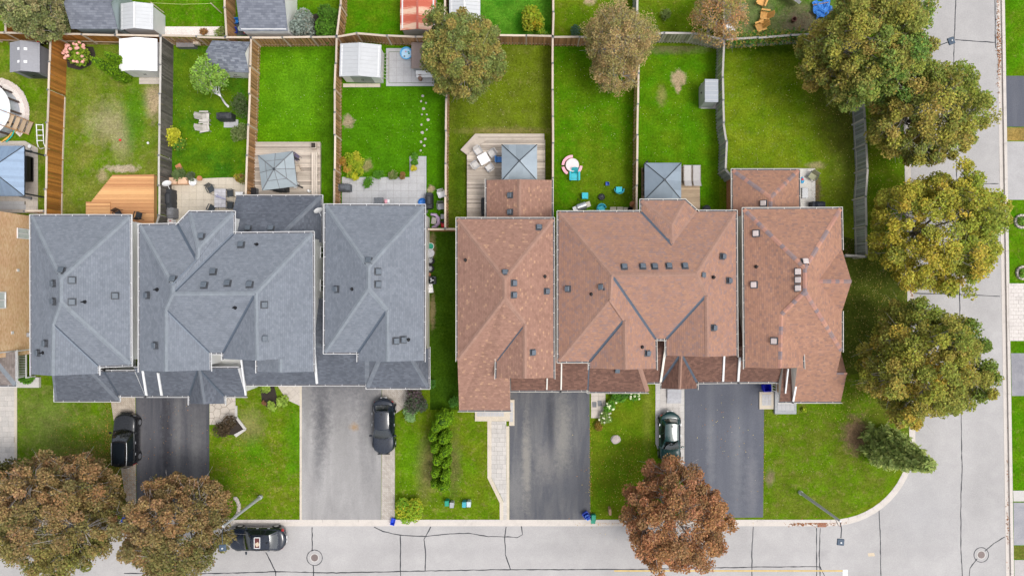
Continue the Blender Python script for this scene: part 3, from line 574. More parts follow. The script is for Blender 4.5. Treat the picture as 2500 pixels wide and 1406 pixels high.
# ================================================================= houses
def ptin(x, y, poly):
    r = False; n = len(poly)
    for i in range(n):
        x1, y1 = poly[i]; x2, y2 = poly[i - 1]
        if (y1 > y) != (y2 > y) and x < (x2 - x1) * (y - y1) / (y2 - y1) + x1: r = not r
    return r
class Roof:
    def __init__(s, parent, name, pts, faces, mat, cap, gut=True, trim=None, pieces=False, valley=True, capw=.17, eave=None):
        s.P = {k: (G(v[1], v[2], v[3]) if v[0] == 'g' else W(*v)) for k, v in pts.items()}
        s.faces = faces; s.pl = []
        trim = trim or M['trim']; mb = MB(); names = list(s.P); idx = {k: i for i, k in enumerate(names)}
        for f in faces:
            n = Vector((0, 0, 0)); P = [s.P[k] for k in f]
            for i in range(len(P)):
                a, b = P[i], P[(i + 1) % len(P)]; n += a.cross(b)
            n.normalize()
            if n.z < 0: n = -n
            s.pl.append((n, sum(P, Vector()) / len(P)))
            ff = [idx[k] for k in f]
            ar = sum(P[i].x * P[(i + 1) % len(P)].y - P[(i + 1) % len(P)].x * P[i].y for i in range(len(P)))
            mb.f.append(ff if ar > 0 else ff[::-1]); mb.m.append(0)
        mb.v = [tuple(s.P[k]) for k in names]
        ed = {}
        for fi, f in enumerate(faces):
            for i in range(len(f)): ed.setdefault(frozenset((f[i], f[(i + 1) % len(f)])), []).append(fi)
        s.o = mb.build(name, mat, parent, uv=True, world=True)
        fas = MB(); eaves = MB(); zmin = min(p.z for p in s.P.values())
        for e_, fl_ in ed.items():
            a, b = [s.P[k] for k in e_]
            if len(fl_) == 1:
                zb = min(a.z, b.z) - .2
                fas.add([a, b, (b.x, b.y, zb), (a.x, a.y, zb)], [[0, 1, 2, 3]])
                if abs(a.z - b.z) < .04 and gut and (eave is None or min(abs(a.z - q) for q in eave) < .12):
                    t = (b - a); L = t.length; t.normalize(); o = Vector((t.y, -t.x, 0)); c0 = s.pl[fl_[0]][1]
                    if (c0 - a).dot(o) > 0: o = -o
                    m = (a + b) / 2; rz = math.atan2(t.y, t.x); gt = MB()
                    gt.box(m + o * .125 + Vector((0, 0, -.05)), (L + .23, .026, .12), (0, 0, rz)); gt.box(m + o * .06 + Vector((0, 0, -.09)), (L + .1, .115, .02), (0, 0, rz), 1)
                    nh = max(1, int(L / 1.05))
                    for k in range(nh): gt.box(a + t * (L * (k + .5) / nh) + o * .055 + Vector((0, 0, -.008)), (.025, .12, .012), (0, 0, rz))
                    gt.build('gutter', [trim, M['gutter_in']], s.o)
            else:
                (n1, c1), (n2, c2) = s.pl[fl_[0]], s.pl[fl_[1]]
                k = (c2 - a).normalized().dot(n1)
                if abs(k) < .012: continue
                d = (b - a); L = d.length; d.normalize()
                sides = []
                for n, c in ((n1, c1), (n2, c2)):
                    q = n.cross(d).normalized()
                    if q.dot(c - a) < 0: q = -q
                    sides.append(q)
                w = capw if k < 0 else .10
                if k > 0 and not valley: continue
                up = Vector((0, 0, 1)); lift = .022 if k < 0 else .012
                top, bot = (a, b) if a.z > b.z else (b, a); dd = (bot - top).normalized()
                if k < 0:
                    n = max(1, round(L / .29)); mbs = MB()
                    for i in range(n):
                        p0 = top + dd * (L * i / n); p1 = top + dd * min(L, L * (i + 1.12) / n)
                        vs = [p0 + sides[0] * w + up * lift * .6, p0 + up * lift, p0 + sides[1] * w + up * lift * .6, p1 + sides[0] * w + up * (lift + .012), p1 + up * (lift + .018), p1 + sides[1] * w + up * (lift + .012)]
                        if pieces:
                            ctr = (p0 + p1) / 2
                            MB().add([v - ctr for v in vs], [[0, 1, 4, 3], [1, 2, 5, 4]]).build('ridge_cap', cap, s.o, ctr - Vector(s.off(parent)), uv=True)
                        else: mbs.add(vs, [[0, 1, 4, 3], [1, 2, 5, 4]])
                    if not pieces: mbs.build('ridge_cap', cap, s.o, uv=True)
                else:
                    MB().add([a + sides[0] * w + up * lift, a + up * lift, a + sides[1] * w + up * lift, b + sides[0] * w + up * lift, b + up * lift, b + sides[1] * w + up * lift], [[0, 1, 4, 3], [1, 2, 5, 4]]).build('valley_flashing', M['flash'], s.o)
        fas.build('fascia', trim, s.o)
    def off(s, parent): return (0, 0, 0)
    def hit(s, px, py):
        best = None
        for f, (n, c) in zip(s.faces, s.pl):
            poly = [((s.P[k].x) * F / (H - s.P[k].z) + NX, NY - s.P[k].y * F / (H - s.P[k].z)) for k in f]
            if ptin(px, py, poly):
                d = W(px, py, 0) - Vector((0, 0, H)); t = (c - Vector((0, 0, H))).dot(n) / d.dot(n)
                p = Vector((0, 0, H)) + d * t
                if best is None or p.z > best[0].z: best = (p, n)
        return best
_vent = {}
def vents(roof, pts, mat=None, size=.40):
    mat = mat or M['vent']
    for px, py in pts:
        h = roof.hit(px, py)
        if not h: continue
        p, n = h; key = (mat.name, size)
        if key not in _vent:
            _vent[key] = MB().box((0, 0, .012), (size * 1.35, size * 1.35, .012), mi=1).box((0, 0, .10), (size * .8, size * .8, .16), mi=1).box((0, 0, .2), (size, size, .07), ch=.03).mesh('roof_vent', [mat, M['ventbase']])
        o = bpy.data.objects.new('roof_vent', _vent[key]); link(o, roof.o)
        o.location = p; u = Vector((0, 0, 1)).cross(n).normalized() if n.z < .999 else Vector((1, 0, 0)); v = n.cross(u)
        o.rotation_euler = Matrix((u, v, n)).transposed().to_euler()
def pipes(roof, pts):
    for px, py in pts:
        h = roof.hit(px, py)
        if not h: continue
        p, n = h
        MB().tube([p - Vector((0, 0, .05)), p + Vector((0, 0, .42))], .05, 10).lathe([(.14, -.0), (.07, .12)], 10, p).build('vent_pipe', M['black'], roof.o)
def walls(parent, pts, z1, mat, ins=.3, z0=-.05, name='wall'):
    return MB().prism(inset([(p.x, p.y) for p in pts], ins), z0, z1).build(name, mat, parent, uv=True, world=True)
M['pale_pane'] = plain((.52, .57, .56), .12, var=.08, name='curtained_pane')
def window(parent, c, w, h, axis, facing, frame=None, pane=None):
    """window on a vertical wall: axis 'y' = wall runs along y (faces +-x)"""
    f = MB(); x, y, z = c
    D = .05 * facing
    def bx(u, v, du, dv, th, off, mi=0):
        if axis == 'y': f.box((x + off, y + u, z + v), (th, du, dv), mi=mi)
        else: f.box((x + u, y + off, z + v), (du, th, dv), mi=mi)
    for u in (-w / 2, 0, w / 2): bx(u, 0, .07, h, .07, D)
    for v in (-h / 2, h / 2): bx(0, v, w + .07, .07, .08, D)
    o = f.build('window', frame or M['trim'], parent, world=True)
    g = MB()
    if axis == 'y': g.box((x + .02 * facing, y, z), (.02, w, h))
    else: g.box((x, y + .02 * facing, z), (w, .02, h))
    g.build('pane', pane or M['glass'], o)
    return o
def house(label, gx, gy):
    p = G(gx, gy); return thing('house', label, 'house', (p.x, p.y, 0))
def poly3(r, names): return [r.P[k] for k in names]
EZ = 5.4
# ---- first grey house
hA = house('grey-roofed house at the far left of the grey row, beside the orange brick wall', 300, 720)
rA = Roof(hA, 'roof', dict(a1=(76, 528, EZ), a2=(317, 528, EZ), a3=(318, 890, EZ), a4=(239, 893, EZ), a5=(239, 912, EZ), g2=(127, 917, 6.7), a7=(77, 914, EZ), p1=(148, 680, 7.5), p2=(148, 738, 7.5), g1=(129, 791, 6.7)),
     [['a1', 'a2', 'p1'], ['a2', 'a3', 'p2', 'p1'], ['p2', 'a3', 'a4', 'g1'], ['g1', 'a4', 'a5', 'g2'], ['a1', 'p1', 'p2', 'g1', 'g2', 'a7']], M['grey_roof'], M['grey_cap'])
walls(hA, poly3(rA, ['a1', 'a2', 'a3', 'a4', 'a5', 'a7']), 5.25, M['white'])
vents(rA, [(151, 661), (176, 684), (132, 692), (176, 737), (132, 736), (281, 722), (112, 838), (94, 861)]); pipes(rA, [(207, 737), (105, 861)])
rA2 = Roof(hA, 'porch_roof', dict(l1=(135, 977, 2.7), l2=(289, 977, 2.7), m1=(289, 965, 2.7), m2=('g', 399, 953.5, 2.7), t1=('g', 212, 893, 4.1), t2=('g', 300, 893, 4.1), t0=('g', 190.7, 893, 2.7), t3=('g', 399, 893, 4.1), t4=('g', 330, 893, 4.1)),
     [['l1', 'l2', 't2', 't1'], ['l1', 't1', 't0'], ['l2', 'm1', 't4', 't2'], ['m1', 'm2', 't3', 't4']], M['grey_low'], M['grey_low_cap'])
walls(hA, [G(200, 860), G(338, 860), G(338, 960), G(200, 960)], 2.6, M['white'], .2, name='porch_wall')
# ---- second grey house (double, complex roof)
hB = house('wide grey-roofed double house with the most complex roof in the grey row', 620, 720)
rB = Roof(hB, 'roof', dict(b1=(341, 551, EZ), b2=(434, 549, EZ), b3=(463, 519, EZ), b4=(570, 519, EZ), b5=(570, 571, EZ), b6=(763, 569, EZ), b7=(765, 907, EZ), c5=(684, 909, 6.5), c4=(684, 876, 6.5), c3=(627, 880, 7.3), c2=(545, 876, EZ), c1=(545, 861, EZ), c6=(628, 907, EZ), c7=(628, 879, EZ), d1=(511, 861, EZ), d2=(512, 903, EZ), g2=(404, 907, 6.65), b0=(341, 905, EZ),
      t=(421, 697, 7.3), r1=(421, 717, 7.3), r2=(624, 716, 7.3), q=(484, 605, 6.5), q2=(481, 636, 6.5), g1=(404, 755, 6.65)),
     [['b1', 'b2', 'q2', 't'], ['b2', 'b3', 'q', 'q2'], ['b3', 'b4', 'q'], ['b4', 'b5', 'r1', 't', 'q2', 'q'], ['b5', 'b6', 'r2', 'r1'], ['b6', 'b7', 'c5', 'c4', 'c3', 'r2'], ['c5', 'c6', 'c7', 'c4'], ['r2', 'c3', 'c2', 'c1'], ['r1', 'r2', 'c1', 'd1', 'g1'], ['g1', 'd1', 'd2', 'g2'], ['b1', 't', 'r1', 'g1', 'g2', 'b0']], M['grey_roof'], M['grey_cap'])
wB = walls(hB, poly3(rB, ['b1', 'b2', 'b3', 'b4', 'b5', 'b6', 'b7', 'c6', 'c7', 'c2', 'c1', 'd1', 'd2', 'b0']), 5.25, M['white'])
vents(rB, [(492, 578), (589, 598), (521, 664), (499, 697), (556, 692), (610, 695), (423, 682), (645, 744), (646, 826), (360, 721), (380, 843)]); pipes(rB, [(627, 597), (574, 751), (383, 707)])
xw = rB.P['b6'].x - .3
for py in (617, 697):
    q = W(786, py, 2.1); window(hB, (xw + .01, q.y, 2.1), .85, 1.0, 'y', 1)
rB2 = Roof(hB, 'addition_roof', dict(n1=(577, 480, 2.7), n2=(784, 480, 2.7), n3=(784, 592, 2.7), n4=('g', 722, 594, 4.3), n5=('g', 606, 594, 4.3)), [['n1', 'n2', 'n4', 'n5'], ['n2', 'n3', 'n4']], M['grey_low'], M['grey_low_cap'])
walls(hB, [G(612, 494), G(806, 494), G(806, 600), G(612, 600)], 2.6, M['white'], .25, name='addition_wall'); vents(rB2, [(606, 559), (662, 559)])
rB3 = Roof(hB, 'garage_roof', dict(m1=('g', 399.5, 953.5, 2.7), m2=(463, 966, 2.7), v1=(463, 985, 2.7), vp=(498, 986, 3.75), v2=(547, 985, 2.7), m3=(547, 966, 2.7), m4=(600, 966, 2.7), x1=('g', 399.5, 885, 4.2), x2=('g', 545, 885, 4.2), x3=('g', 633, 885, 4.2), m5=('g', 633, 955, 2.7)),
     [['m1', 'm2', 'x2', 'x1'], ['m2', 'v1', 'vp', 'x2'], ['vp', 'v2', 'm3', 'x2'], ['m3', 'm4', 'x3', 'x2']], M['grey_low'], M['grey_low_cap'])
walls(hB, [G(402, 800), G(632, 800), G(632, 948), G(402, 948)], 2.6, M['white'], .1, name='garage_wall')
rB4 = Roof(hB, 'garage_roof', dict(m1=('g', 634, 927, 2.72), m2=('g', 797, 927, 2.72), x2=('g', 797, 850, 4.0), x1=('g', 634, 850, 4.0)), [['m1', 'm2', 'x2', 'x1']], M['grey_low'], M['grey_low_cap'])
walls(hB, [G(640, 840), G(800, 840), G(800, 905), G(640, 905)], 2.6, M['white'], .1, name='garage_wall')
def flashing(parent, px0, py0, z0, px1, py1, z1, w=.16, h=.07, name='parapet_flashing', mat=None):
    a = W(px0, py0, z0); b = W(px1, py1, z1); d = (b - a).normalized(); s_ = Vector((d.y, -d.x, 0)).normalized() * w / 2; u = Vector((0, 0, h))
    MB().add([a - s_ + u, a + s_ + u, b + s_ + u, b - s_ + u, a - s_ - u, a + s_ - u, b + s_ - u, b - s_ - u], [[0, 1, 2, 3], [0, 4, 5, 1], [2, 6, 7, 3], [1, 5, 6, 2], [0, 3, 7, 4]]).build(name, mat or M['trim'], parent, world=True)
flashing(hA, 349, 905, 4.05, 358, 965, 2.75); flashing(hB, 386, 910, 4.0, 395, 965, 2.75); flashing(hB, 589, 878, 4.15, 600, 965, 2.75, .1); flashing(hB, 768, 866, 4.2, 774, 936, 2.78)
# ---- third grey house
hC = house('grey-roofed house at the right end of the grey row, black sedan on its drive', 950, 700)
rC = Roof(hC, 'roof', dict(c1=(795, 502, EZ), c2=(1035, 503, EZ), c3=(1034, 880, EZ), g2=(946, 883, 6.75), c4=(875, 880, EZ), c5=(875, 860, EZ), c6=(793, 860, EZ), p1=(899, 652, 7.5), p2=(899, 704, 7.5), g1=(945, 757, 6.75)),
     [['c1', 'c2', 'p1'], ['c1', 'p1', 'p2', 'c6'], ['p2', 'g1', 'c5', 'c6'], ['c2', 'p1', 'p2', 'g1', 'g2', 'c3'], ['g1', 'g2', 'c4', 'c5']], M['grey_roof'], M['grey_cap'])
walls(hC, poly3(rC, ['c1', 'c2', 'c3', 'c4', 'c5', 'c6']), 5.25, M['white'])
vents(rC, [(900, 637), (922, 663), (922, 694), (822, 706), (966, 832), (984, 829)]); pipes(rC, [(860, 706), (997, 829)])
q = W(1038, 578, 3.6); window(hC, (rC.P['c2'].x - .29, q.y, 3.9), .6, .9, 'y', 1)
rC2 = Roof(hC, 'garage_roof', dict(m1=('g', 798, 927, 2.7), m2=('g', 915, 927, 2.7), l1=(897, 946, 2.7), l2=(1046, 946, 2.7), e1=(1046, 850, 2.7), t1=('g', 958, 853, 4.25), t2=('g', 1020, 853, 4.25), x1=('g', 798, 830, 4.35), x2=('g', 925, 853, 4.25), e2=('g', 1030, 830, 4.25), y1=('g', 798, 728, 2.9), y2=('g', 925, 728, 2.9)),
     [['m1', 'm2', 'x2', 'x1'], ['l1', 'l2', 't2', 't1'], ['l2', 'e1', 't2'], ['l1', 'm2', 'x2', 't1'], ['x1', 'x2', 'y2', 'y1']], M['grey_low'], M['grey_low_cap'], eave=[2.7])
walls(hC, [G(801, 735), G(1050, 735), G(1050, 915), G(801, 915)], 2.6, M['white'], .1, name='garage_wall'); flashing(hC, 817, 862, 4.0, 817, 897, 3.35, .1)
# ---- first brown house
hD = house('narrow brown-roofed house at the left of the brown row, beside the curved walkway', 1237, 720)
rD = Roof(hD, 'roof', dict(d1=(1117, 535, EZ), d2=(1350, 535, EZ), d3=(1351, 922, EZ), g2=(1281, 924, 6.65), d4=(1212, 922, EZ), d5=(1213, 879, EZ), m1=('g', 1247, 890, 4.85), m2=(1246, 1001, 2.9), m3=(1121, 1001, 2.9), d6=(1117, 879, EZ), p1=(1232, 682, 7.5), p2=(1232, 728, 7.5), g1=(1281, 790, 6.65)),
     [['d1', 'd2', 'p1'], ['d1', 'p1', 'p2', 'd6'], ['p2', 'g1', 'd5', 'm1', 'm2', 'm3', 'd6'], ['d2', 'p1', 'p2', 'g1', 'g2', 'd3'], ['g1', 'g2', 'd4', 'd5']], M['tan_roof'], M['brown_cap'], trim=M['beige_trim'])
walls(hD, poly3(rD, ['d1', 'd2', 'd3', 'd4', 'd5', 'd6']), 5.25, M['brick']); walls(hD, [G(1130, 860), G(1246, 860), G(1246, 985), G(1130, 985)], 2.75, M['brick'], .3, name='porch_wall')
vents(rD, [(1316, 556), (1233, 666), (1254, 691), (1254, 720), (1334, 711), (1300, 860)], size=.36); pipes(rD, [(1137, 635), (1330, 675)])
rD2 = Roof(hD, 'addition_roof', dict(n1=(1188, 440, 2.7), n2=(1347, 440, 2.7), n3=('g', 1343, 560, 2.7), n4=('g', 1192, 560, 2.7), k1=(1268, 438, 4.1), k2=('g', 1268, 560, 4.1)), [['n1', 'k1', 'k2', 'n4'], ['n2', 'n3', 'k2', 'k1']], M['tan_roof'], M['brown_cap'], trim=M['beige_trim'])
walls(hD, [G(1196, 456), G(1340, 456), G(1340, 565), G(1196, 565)], 2.6, M['white'], .2, name='addition_wall'); vents(rD2, [(1246, 477), (1246, 518)], size=.36)
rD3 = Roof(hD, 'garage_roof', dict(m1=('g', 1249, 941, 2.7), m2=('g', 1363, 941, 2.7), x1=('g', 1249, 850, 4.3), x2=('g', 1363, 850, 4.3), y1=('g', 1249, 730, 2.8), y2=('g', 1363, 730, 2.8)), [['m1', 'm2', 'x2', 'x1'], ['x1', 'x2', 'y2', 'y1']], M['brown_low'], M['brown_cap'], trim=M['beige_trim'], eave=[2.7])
walls(hD, [G(1250, 735), G(1363, 735), G(1363, 930), G(1250, 930)], 2.6, M['brick'], .1, name='garage_wall'); flashing(hD, 1336, 923, 3.35, 1335, 951, 2.75, .1, mat=M['beige_trim'])
# ---- second brown house (double)
hE = house('wide brown-roofed double house with a row of five roof vents', 1560, 700)
rE = Roof(hE, 'roof', dict(e1=(1364, 519, EZ), e2=(1566, 518, EZ), e3=(1566, 490, EZ), e4=(1672, 490, EZ), e5=(1702, 517, EZ), e6=(1796, 517, EZ), e7=(1798, 868, EZ), g4=(1727, 871, 6.8), e8=(1628, 868, EZ), e9=(1627, 827, EZ), e10=(1600, 827, EZ), e11=(1601, 900, EZ), g2=(1527, 902, 6.85), e12=(1440, 899, EZ), e13=(1440, 882, EZ), e14=(1364, 882, EZ), r1=(1493, 671, 7.75), r2=(1700, 669, 7.75), w=(1490, 730, 7.65), g1=(1525, 780, 6.85), v2=(1725, 720, 6.8), q=(1640, 549, 6.4), q2=(1641, 598, 6.6)),
     [['e2', 'e3', 'q', 'q2'], ['e3', 'e4', 'q'], ['e4', 'e5', 'q2', 'q'], ['e1', 'e2', 'q2', 'e5', 'e6', 'r2', 'r1'], ['e6', 'e7', 'g4', 'v2', 'r2'], ['v2', 'g4', 'e8', 'e9'], ['r1', 'r2', 'v2', 'e9', 'e10'], ['r1', 'e10', 'e11', 'g2', 'g1', 'w'], ['g1', 'g2', 'e12', 'e13'], ['w', 'g1', 'e13', 'e14'], ['e1', 'r1', 'w', 'e14']], M['rose_roof'], M['brown_cap'], trim=M['beige_trim'])
walls(hE, poly3(rE, ['e1', 'e2', 'e3', 'e4', 'e5', 'e6', 'e7', 'e8', 'e9', 'e10', 'e11', 'e12', 'e13', 'e14']), 5.25, M['cream'])
vents(rE, [(1524, 652), (1569, 651), (1598, 651), (1633, 650), (1672, 650), (1764, 626), (1714, 671), (1779, 685), (1387, 705), (1469, 701), (1742, 800), (1580, 862)], size=.36); pipes(rE, [(1444, 718), (1742, 677), (1568, 847)])
rE2 = Roof(hE, 'garage_roof', dict(m1=('g', 1364, 941, 2.7), m2=(1437, 952, 2.7), n1=(1437, 956, 2.7), n2=(1581, 956, 2.7), n3=(1581, 933, 2.7), n4=('g', 1597, 922, 2.7), x1=('g', 1364, 856, 4.25), x2=('g', 1428, 856, 4.25), x3=('g', 1536, 870, 4.1), x4=('g', 1597, 800, 4.6)),
     [['m1', 'm2', 'x2', 'x1'], ['m2', 'n1', 'n2', 'x3', 'x2'], ['n2', 'n3', 'n4', 'x4', 'x3']], M['brown_low'], M['brown_cap'], trim=M['beige_trim'])
walls(hE, [G(1366, 800), G(1560, 800), G(1560, 935), G(1366, 935)], 2.6, M['cream'], .1, name='porch_wall')
rE3 = Roof(hE, 'garage_roof', dict(m1=('g', 1598, 921, 2.7), v1=(1615, 948, 2.7), vp=(1659, 950, 3.9), v2=(1701, 948, 2.7), m2=(1701, 933, 2.7), m3=('g', 1776, 921, 2.7), x1=('g', 1598, 840, 4.3), x2=('g', 1633, 852, 4.2), x3=('g', 1776, 840, 4.3), vm=(1615, 932, 2.7), y1=('g', 1776, 728, 2.8), y0=('g', 1700, 728, 2.8), x0=('g', 1700, 840, 4.3)),
     [['vm', 'v1', 'vp', 'x2'], ['vp', 'v2', 'm2', 'x2'], ['m1', 'vm', 'x2', 'x1'], ['m2', 'm3', 'x3', 'x0', 'x2'], ['x0', 'x3', 'y1', 'y0']], M['brown_low'], M['brown_cap'], trim=M['beige_trim'], eave=[2.7])
walls(hE, [G(1640, 740), G(1776, 740), G(1776, 912), G(1640, 912)], 2.6, M['cream'], .1, name='garage_wall')
vents(rE2, [(1507, 902)], size=.36)
flashing(hE, 1371, 883, 3.9, 1370, 951, 2.75, .1, mat=M['beige_trim']); flashing(hE, 1625, 848, 4.3, 1613, 932, 2.8, .16, mat=M['beige_trim']); flashing(hE, 1768, 869, 4.0, 1765, 931, 2.8, .14, mat=M['trim'])
# ---- third brown house
hF = house('orange-brown roofed corner house with pale roof vents and an east gable', 1870, 700)
M['orange_cap'] = plain((.34, .20, .165), .9, var=.2, scale=4, name='orange_ridge_shingles')
def capmat():
    s = NT('mixed_ridge_shingles'); oi = s.n('ObjectInfo').outputs['Random']; f = s.noise(s.n('NewGeometry').outputs['Position'], 30, 3, .7)
    col = s.ramp(oi, [(0, (.20, .16, .17)), (.35, (.25, .18, .17)), (.6, (.36, .19, .15)), (1, (.43, .23, .16))]); col = s.mix(.3, col, s.ramp(f, [(.3, (.3, .3, .3)), (.7, (.7, .7, .7))]), 'OVERLAY'); return s.done(col, .92, 0, .2)
rF = Roof(hF, 'roof', dict(f1=(1816, 511, EZ), f2=(2053, 510, EZ), f3=(2055, 607, EZ), pk=(2079, 687, 6.8), f4=(2055, 763, EZ), f5=(2055, 856, EZ), i2=(2042, 914, 4.2), k2=(2067, 914, 4.2), m3=(2053, 980, 2.8), m2=(1936, 980, 2.8), m1=('g', 1888, 880, 4.75), f6=(1960, 866, EZ), f7=(1961, 897, EZ), g2=(1905, 899, 6.65), f8=(1819, 897, EZ), p1=(1966, 655, 7.6), p2=(1966, 712, 7.6), g1=(1908, 768, 6.65), v=(1998, 687, 6.8), n2=(2054, 862, 2.8)),
     [['f1', 'f2', 'p1'], ['f1', 'p1', 'p2', 'g1', 'g2', 'f8'], ['g1', 'g2', 'f7', 'f6'], ['p2', 'g1', 'f6', 'm1', 'm2', 'm3', 'k2', 'i2', 'f5'], ['f2', 'p1', 'p2', 'f5', 'f4', 'v', 'f3'], ['f3', 'v', 'pk'], ['v', 'f4', 'pk'], ['i2', 'k2', 'n2']], M['orange_roof'], capmat(), trim=M['beige_trim'], pieces=True, valley=False)
walls(hF, poly3(rF, ['f1', 'f2', 'f5', 'f6', 'f7', 'f8']), 5.25, M['cream']); walls(hF, [G(1885, 830), G(2010, 850), G(2010, 962), G(1885, 962)], 2.7, M['brick'], .25, name='porch_wall')
vents(rF, [(1846, 570), (1965, 640), (1949, 663), (1949, 683), (1949, 703), (1841, 695), (1890, 832)], M['vent_w'], .40); pipes(rF, [(1846, 651)])
rF2 = Roof(hF, 'addition_roof', dict(n1=(1789, 416, 2.7), n2=(1950, 416, 2.7), n3=('g', 1918, 550, 2.7), n4=('g', 1764, 550, 2.7), k1=(1882, 482, 4.1), k2=('g', 1836, 550, 4.1)), [['n1', 'n2', 'k1'], ['n1', 'k1', 'k2', 'n4'], ['n2', 'n3', 'k2', 'k1']], M['orange_roof'], capmat(), trim=M['beige_trim'], pieces=True)
walls(hF, [G(1766, 434), G(1916, 434), G(1916, 560), G(1766, 560)], 2.6, M['redbrick'], .25, name='addition_wall'); vents(rF2, [(1864, 497)], M['vent_w'])
rF3 = Roof(hF, 'garage_roof', dict(m1=('g', 1777, 921, 2.7), m2=('g', 1870, 921, 2.7), x1=('g', 1777, 840, 4.2), x2=('g', 1870, 840, 4.2), y1=('g', 1777, 728, 2.8), y2=('g', 1870, 728, 2.8)), [['m1', 'm2', 'x2', 'x1'], ['x1', 'x2', 'y2', 'y1']], M['brown_low'], M['brown_cap'], trim=M['beige_trim'], eave=[2.7])
walls(hF, [G(1777, 740), G(1880, 740), G(1880, 912), G(1777, 912)], 2.6, M['cream'], .1, name='garage_wall')
rF4 = Roof(hF, 'porch_roof', dict(m1=(1903, 980, 2.8), m2=(1935, 980, 2.8), x1=('g', 1872, 870, 3.6), x2=('g', 1900, 870, 3.6)), [['m1', 'm2', 'x2', 'x1']], M['brown_low'], M['brown_cap'], trim=M['beige_trim'])
flashing(hF, 1806, 872, 4.0, 1802, 931, 2.8, .16); flashing(hF, 1951, 899, 4.4, 1936, 980, 2.9, .13); flashing(hF, 1924, 900, 3.9, 1917, 960, 3.0, .10)
# ---- orange brick neighbour (its flank fills the left edge of the picture)
hN = house('orange brick house wall along the left edge of the picture', -20, 690)
MB().prism(g2([(-160, 530), (90, 530), (90, 862), (-160, 862)]), -.05, 5.3).build('wall', M['brick'], hN, uv=True, world=True)
rN = Roof(hN, 'roof', dict(a=('g', -170, 520, 5.4), b=('g', 100, 520, 5.4), c=('g', 100, 872, 5.4), d=('g', -170, 872, 5.4), p=('g', -35, 655, 7.6), q=('g', -35, 737, 7.6)), [['a', 'b', 'p'], ['b', 'c', 'q', 'p'], ['c', 'd', 'q'], ['d', 'a', 'p', 'q']], M['porch_roof'], M['grey_cap'])
rN2 = Roof(hN, 'porch_roof', dict(a=(37, 940, 2.9), b=('g', -160, 928, 2.9), c=('g', -160, 855, 4.0), d=('g', 70, 855, 4.0), e=(37, 858, 2.9)), [['a', 'b', 'c', 'd'], ['a', 'd', 'e']], M['porch_roof'], M['grey_cap'])
x0 = G(90, 0).x + .01
for px, py, w_, h_ in ((56, 571, .75, 1.3), (-6, 733, 1.2, 1.4)):
    zz = H - (G(90, 0).x) / ((px - NX) / F); q = W(px, py, zz); window(hN, (x0, q.y, q.z), w_, h_, 'y', 1, None, M['pale_pane'])
for px, py in ((43, 660), (29, 812)):
    zz = H - (G(90, 0).x) / ((px - NX) / F); q = W(px, py, zz); MB().box((x0 + .03, q.y, q.z), (.06, .22, .22)).build('wall_vent', M['trim'], hN, world=True)
q = W(66, 817, 1.0); MB().box((x0 + .15, q.y, 1.0), (.25, .35, .5), ch=.04).cyl((x0 + .3, q.y, 1.05), .07, .08, 12, ax='X').build('electric_meter', M['greyp'], hN, world=True)
MB().tube([(x0 + .05, G(0, 850).y, 5.2), (x0 + .05, G(0, 850).y, 2.6), (x0 + .3, G(0, 850).y, 2.4), (x0 + .3, G(0, 850).y, .2)], .05, 8).build('downspout', M['trim'], hN, world=True)
t = thing('balcony_railing', 'white slatted stair railing beside the brick house', 'railing', G(78, 885))
for i in range(16): MB().box((0, 0, 0), (.62, .035, .05)).build('slat', M['trim'], t, (-.05, -1.0 + i * .135, 1.0))
for sx in (-.36, .26): MB().box((sx, 0, 1.0), (.06, 2.25, .09)).build('rail', M['trim'], t)
for sx in (-.36, .26):
    for sy in (-1.1, 1.1): MB().box((sx, sy, .5), (.08, .08, 1.0)).build('post', M['trim'], t)
struct('porch_landing', MB().prism(g2([(40, 920), (100, 920), (100, 945), (40, 945)]), 0, .25), M['concrete'])
# garage doors and front windows
for par, x0_, x1_, gy, n in ((hB, 425, 510, 945, 1), (hB, 650, 790, 903, 2), (hC, 805, 905, 912, 2), (hD, 1256, 1355, 927, 2), (hE, 1700, 1770, 909, 1), (hF, 1782, 1872, 909, 2)):
    a = G(x0_, gy); b = G(x1_, gy); w = (b.x - a.x) / n
    for k in range(n):
        d = MB().box((a.x + w * (k + .5), a.y - .06, 1.08), (w - .15, .06, 2.1)).build('garage_door', M['trim'], par, world=True)
        for r_ in range(4):
            MB().box((a.x + w * (k + .5), a.y - .1, .3 + r_ * .52), (w - .3, .02, .44)).build('door_panel', M['trim'], d)
ORD = ['first', 'second', 'third', 'fourth', 'fifth', 'sixth', 'seventh', 'eighth', 'ninth', 'tenth', 'eleventh', 'twelfth', 'thirteenth', 'fourteenth']
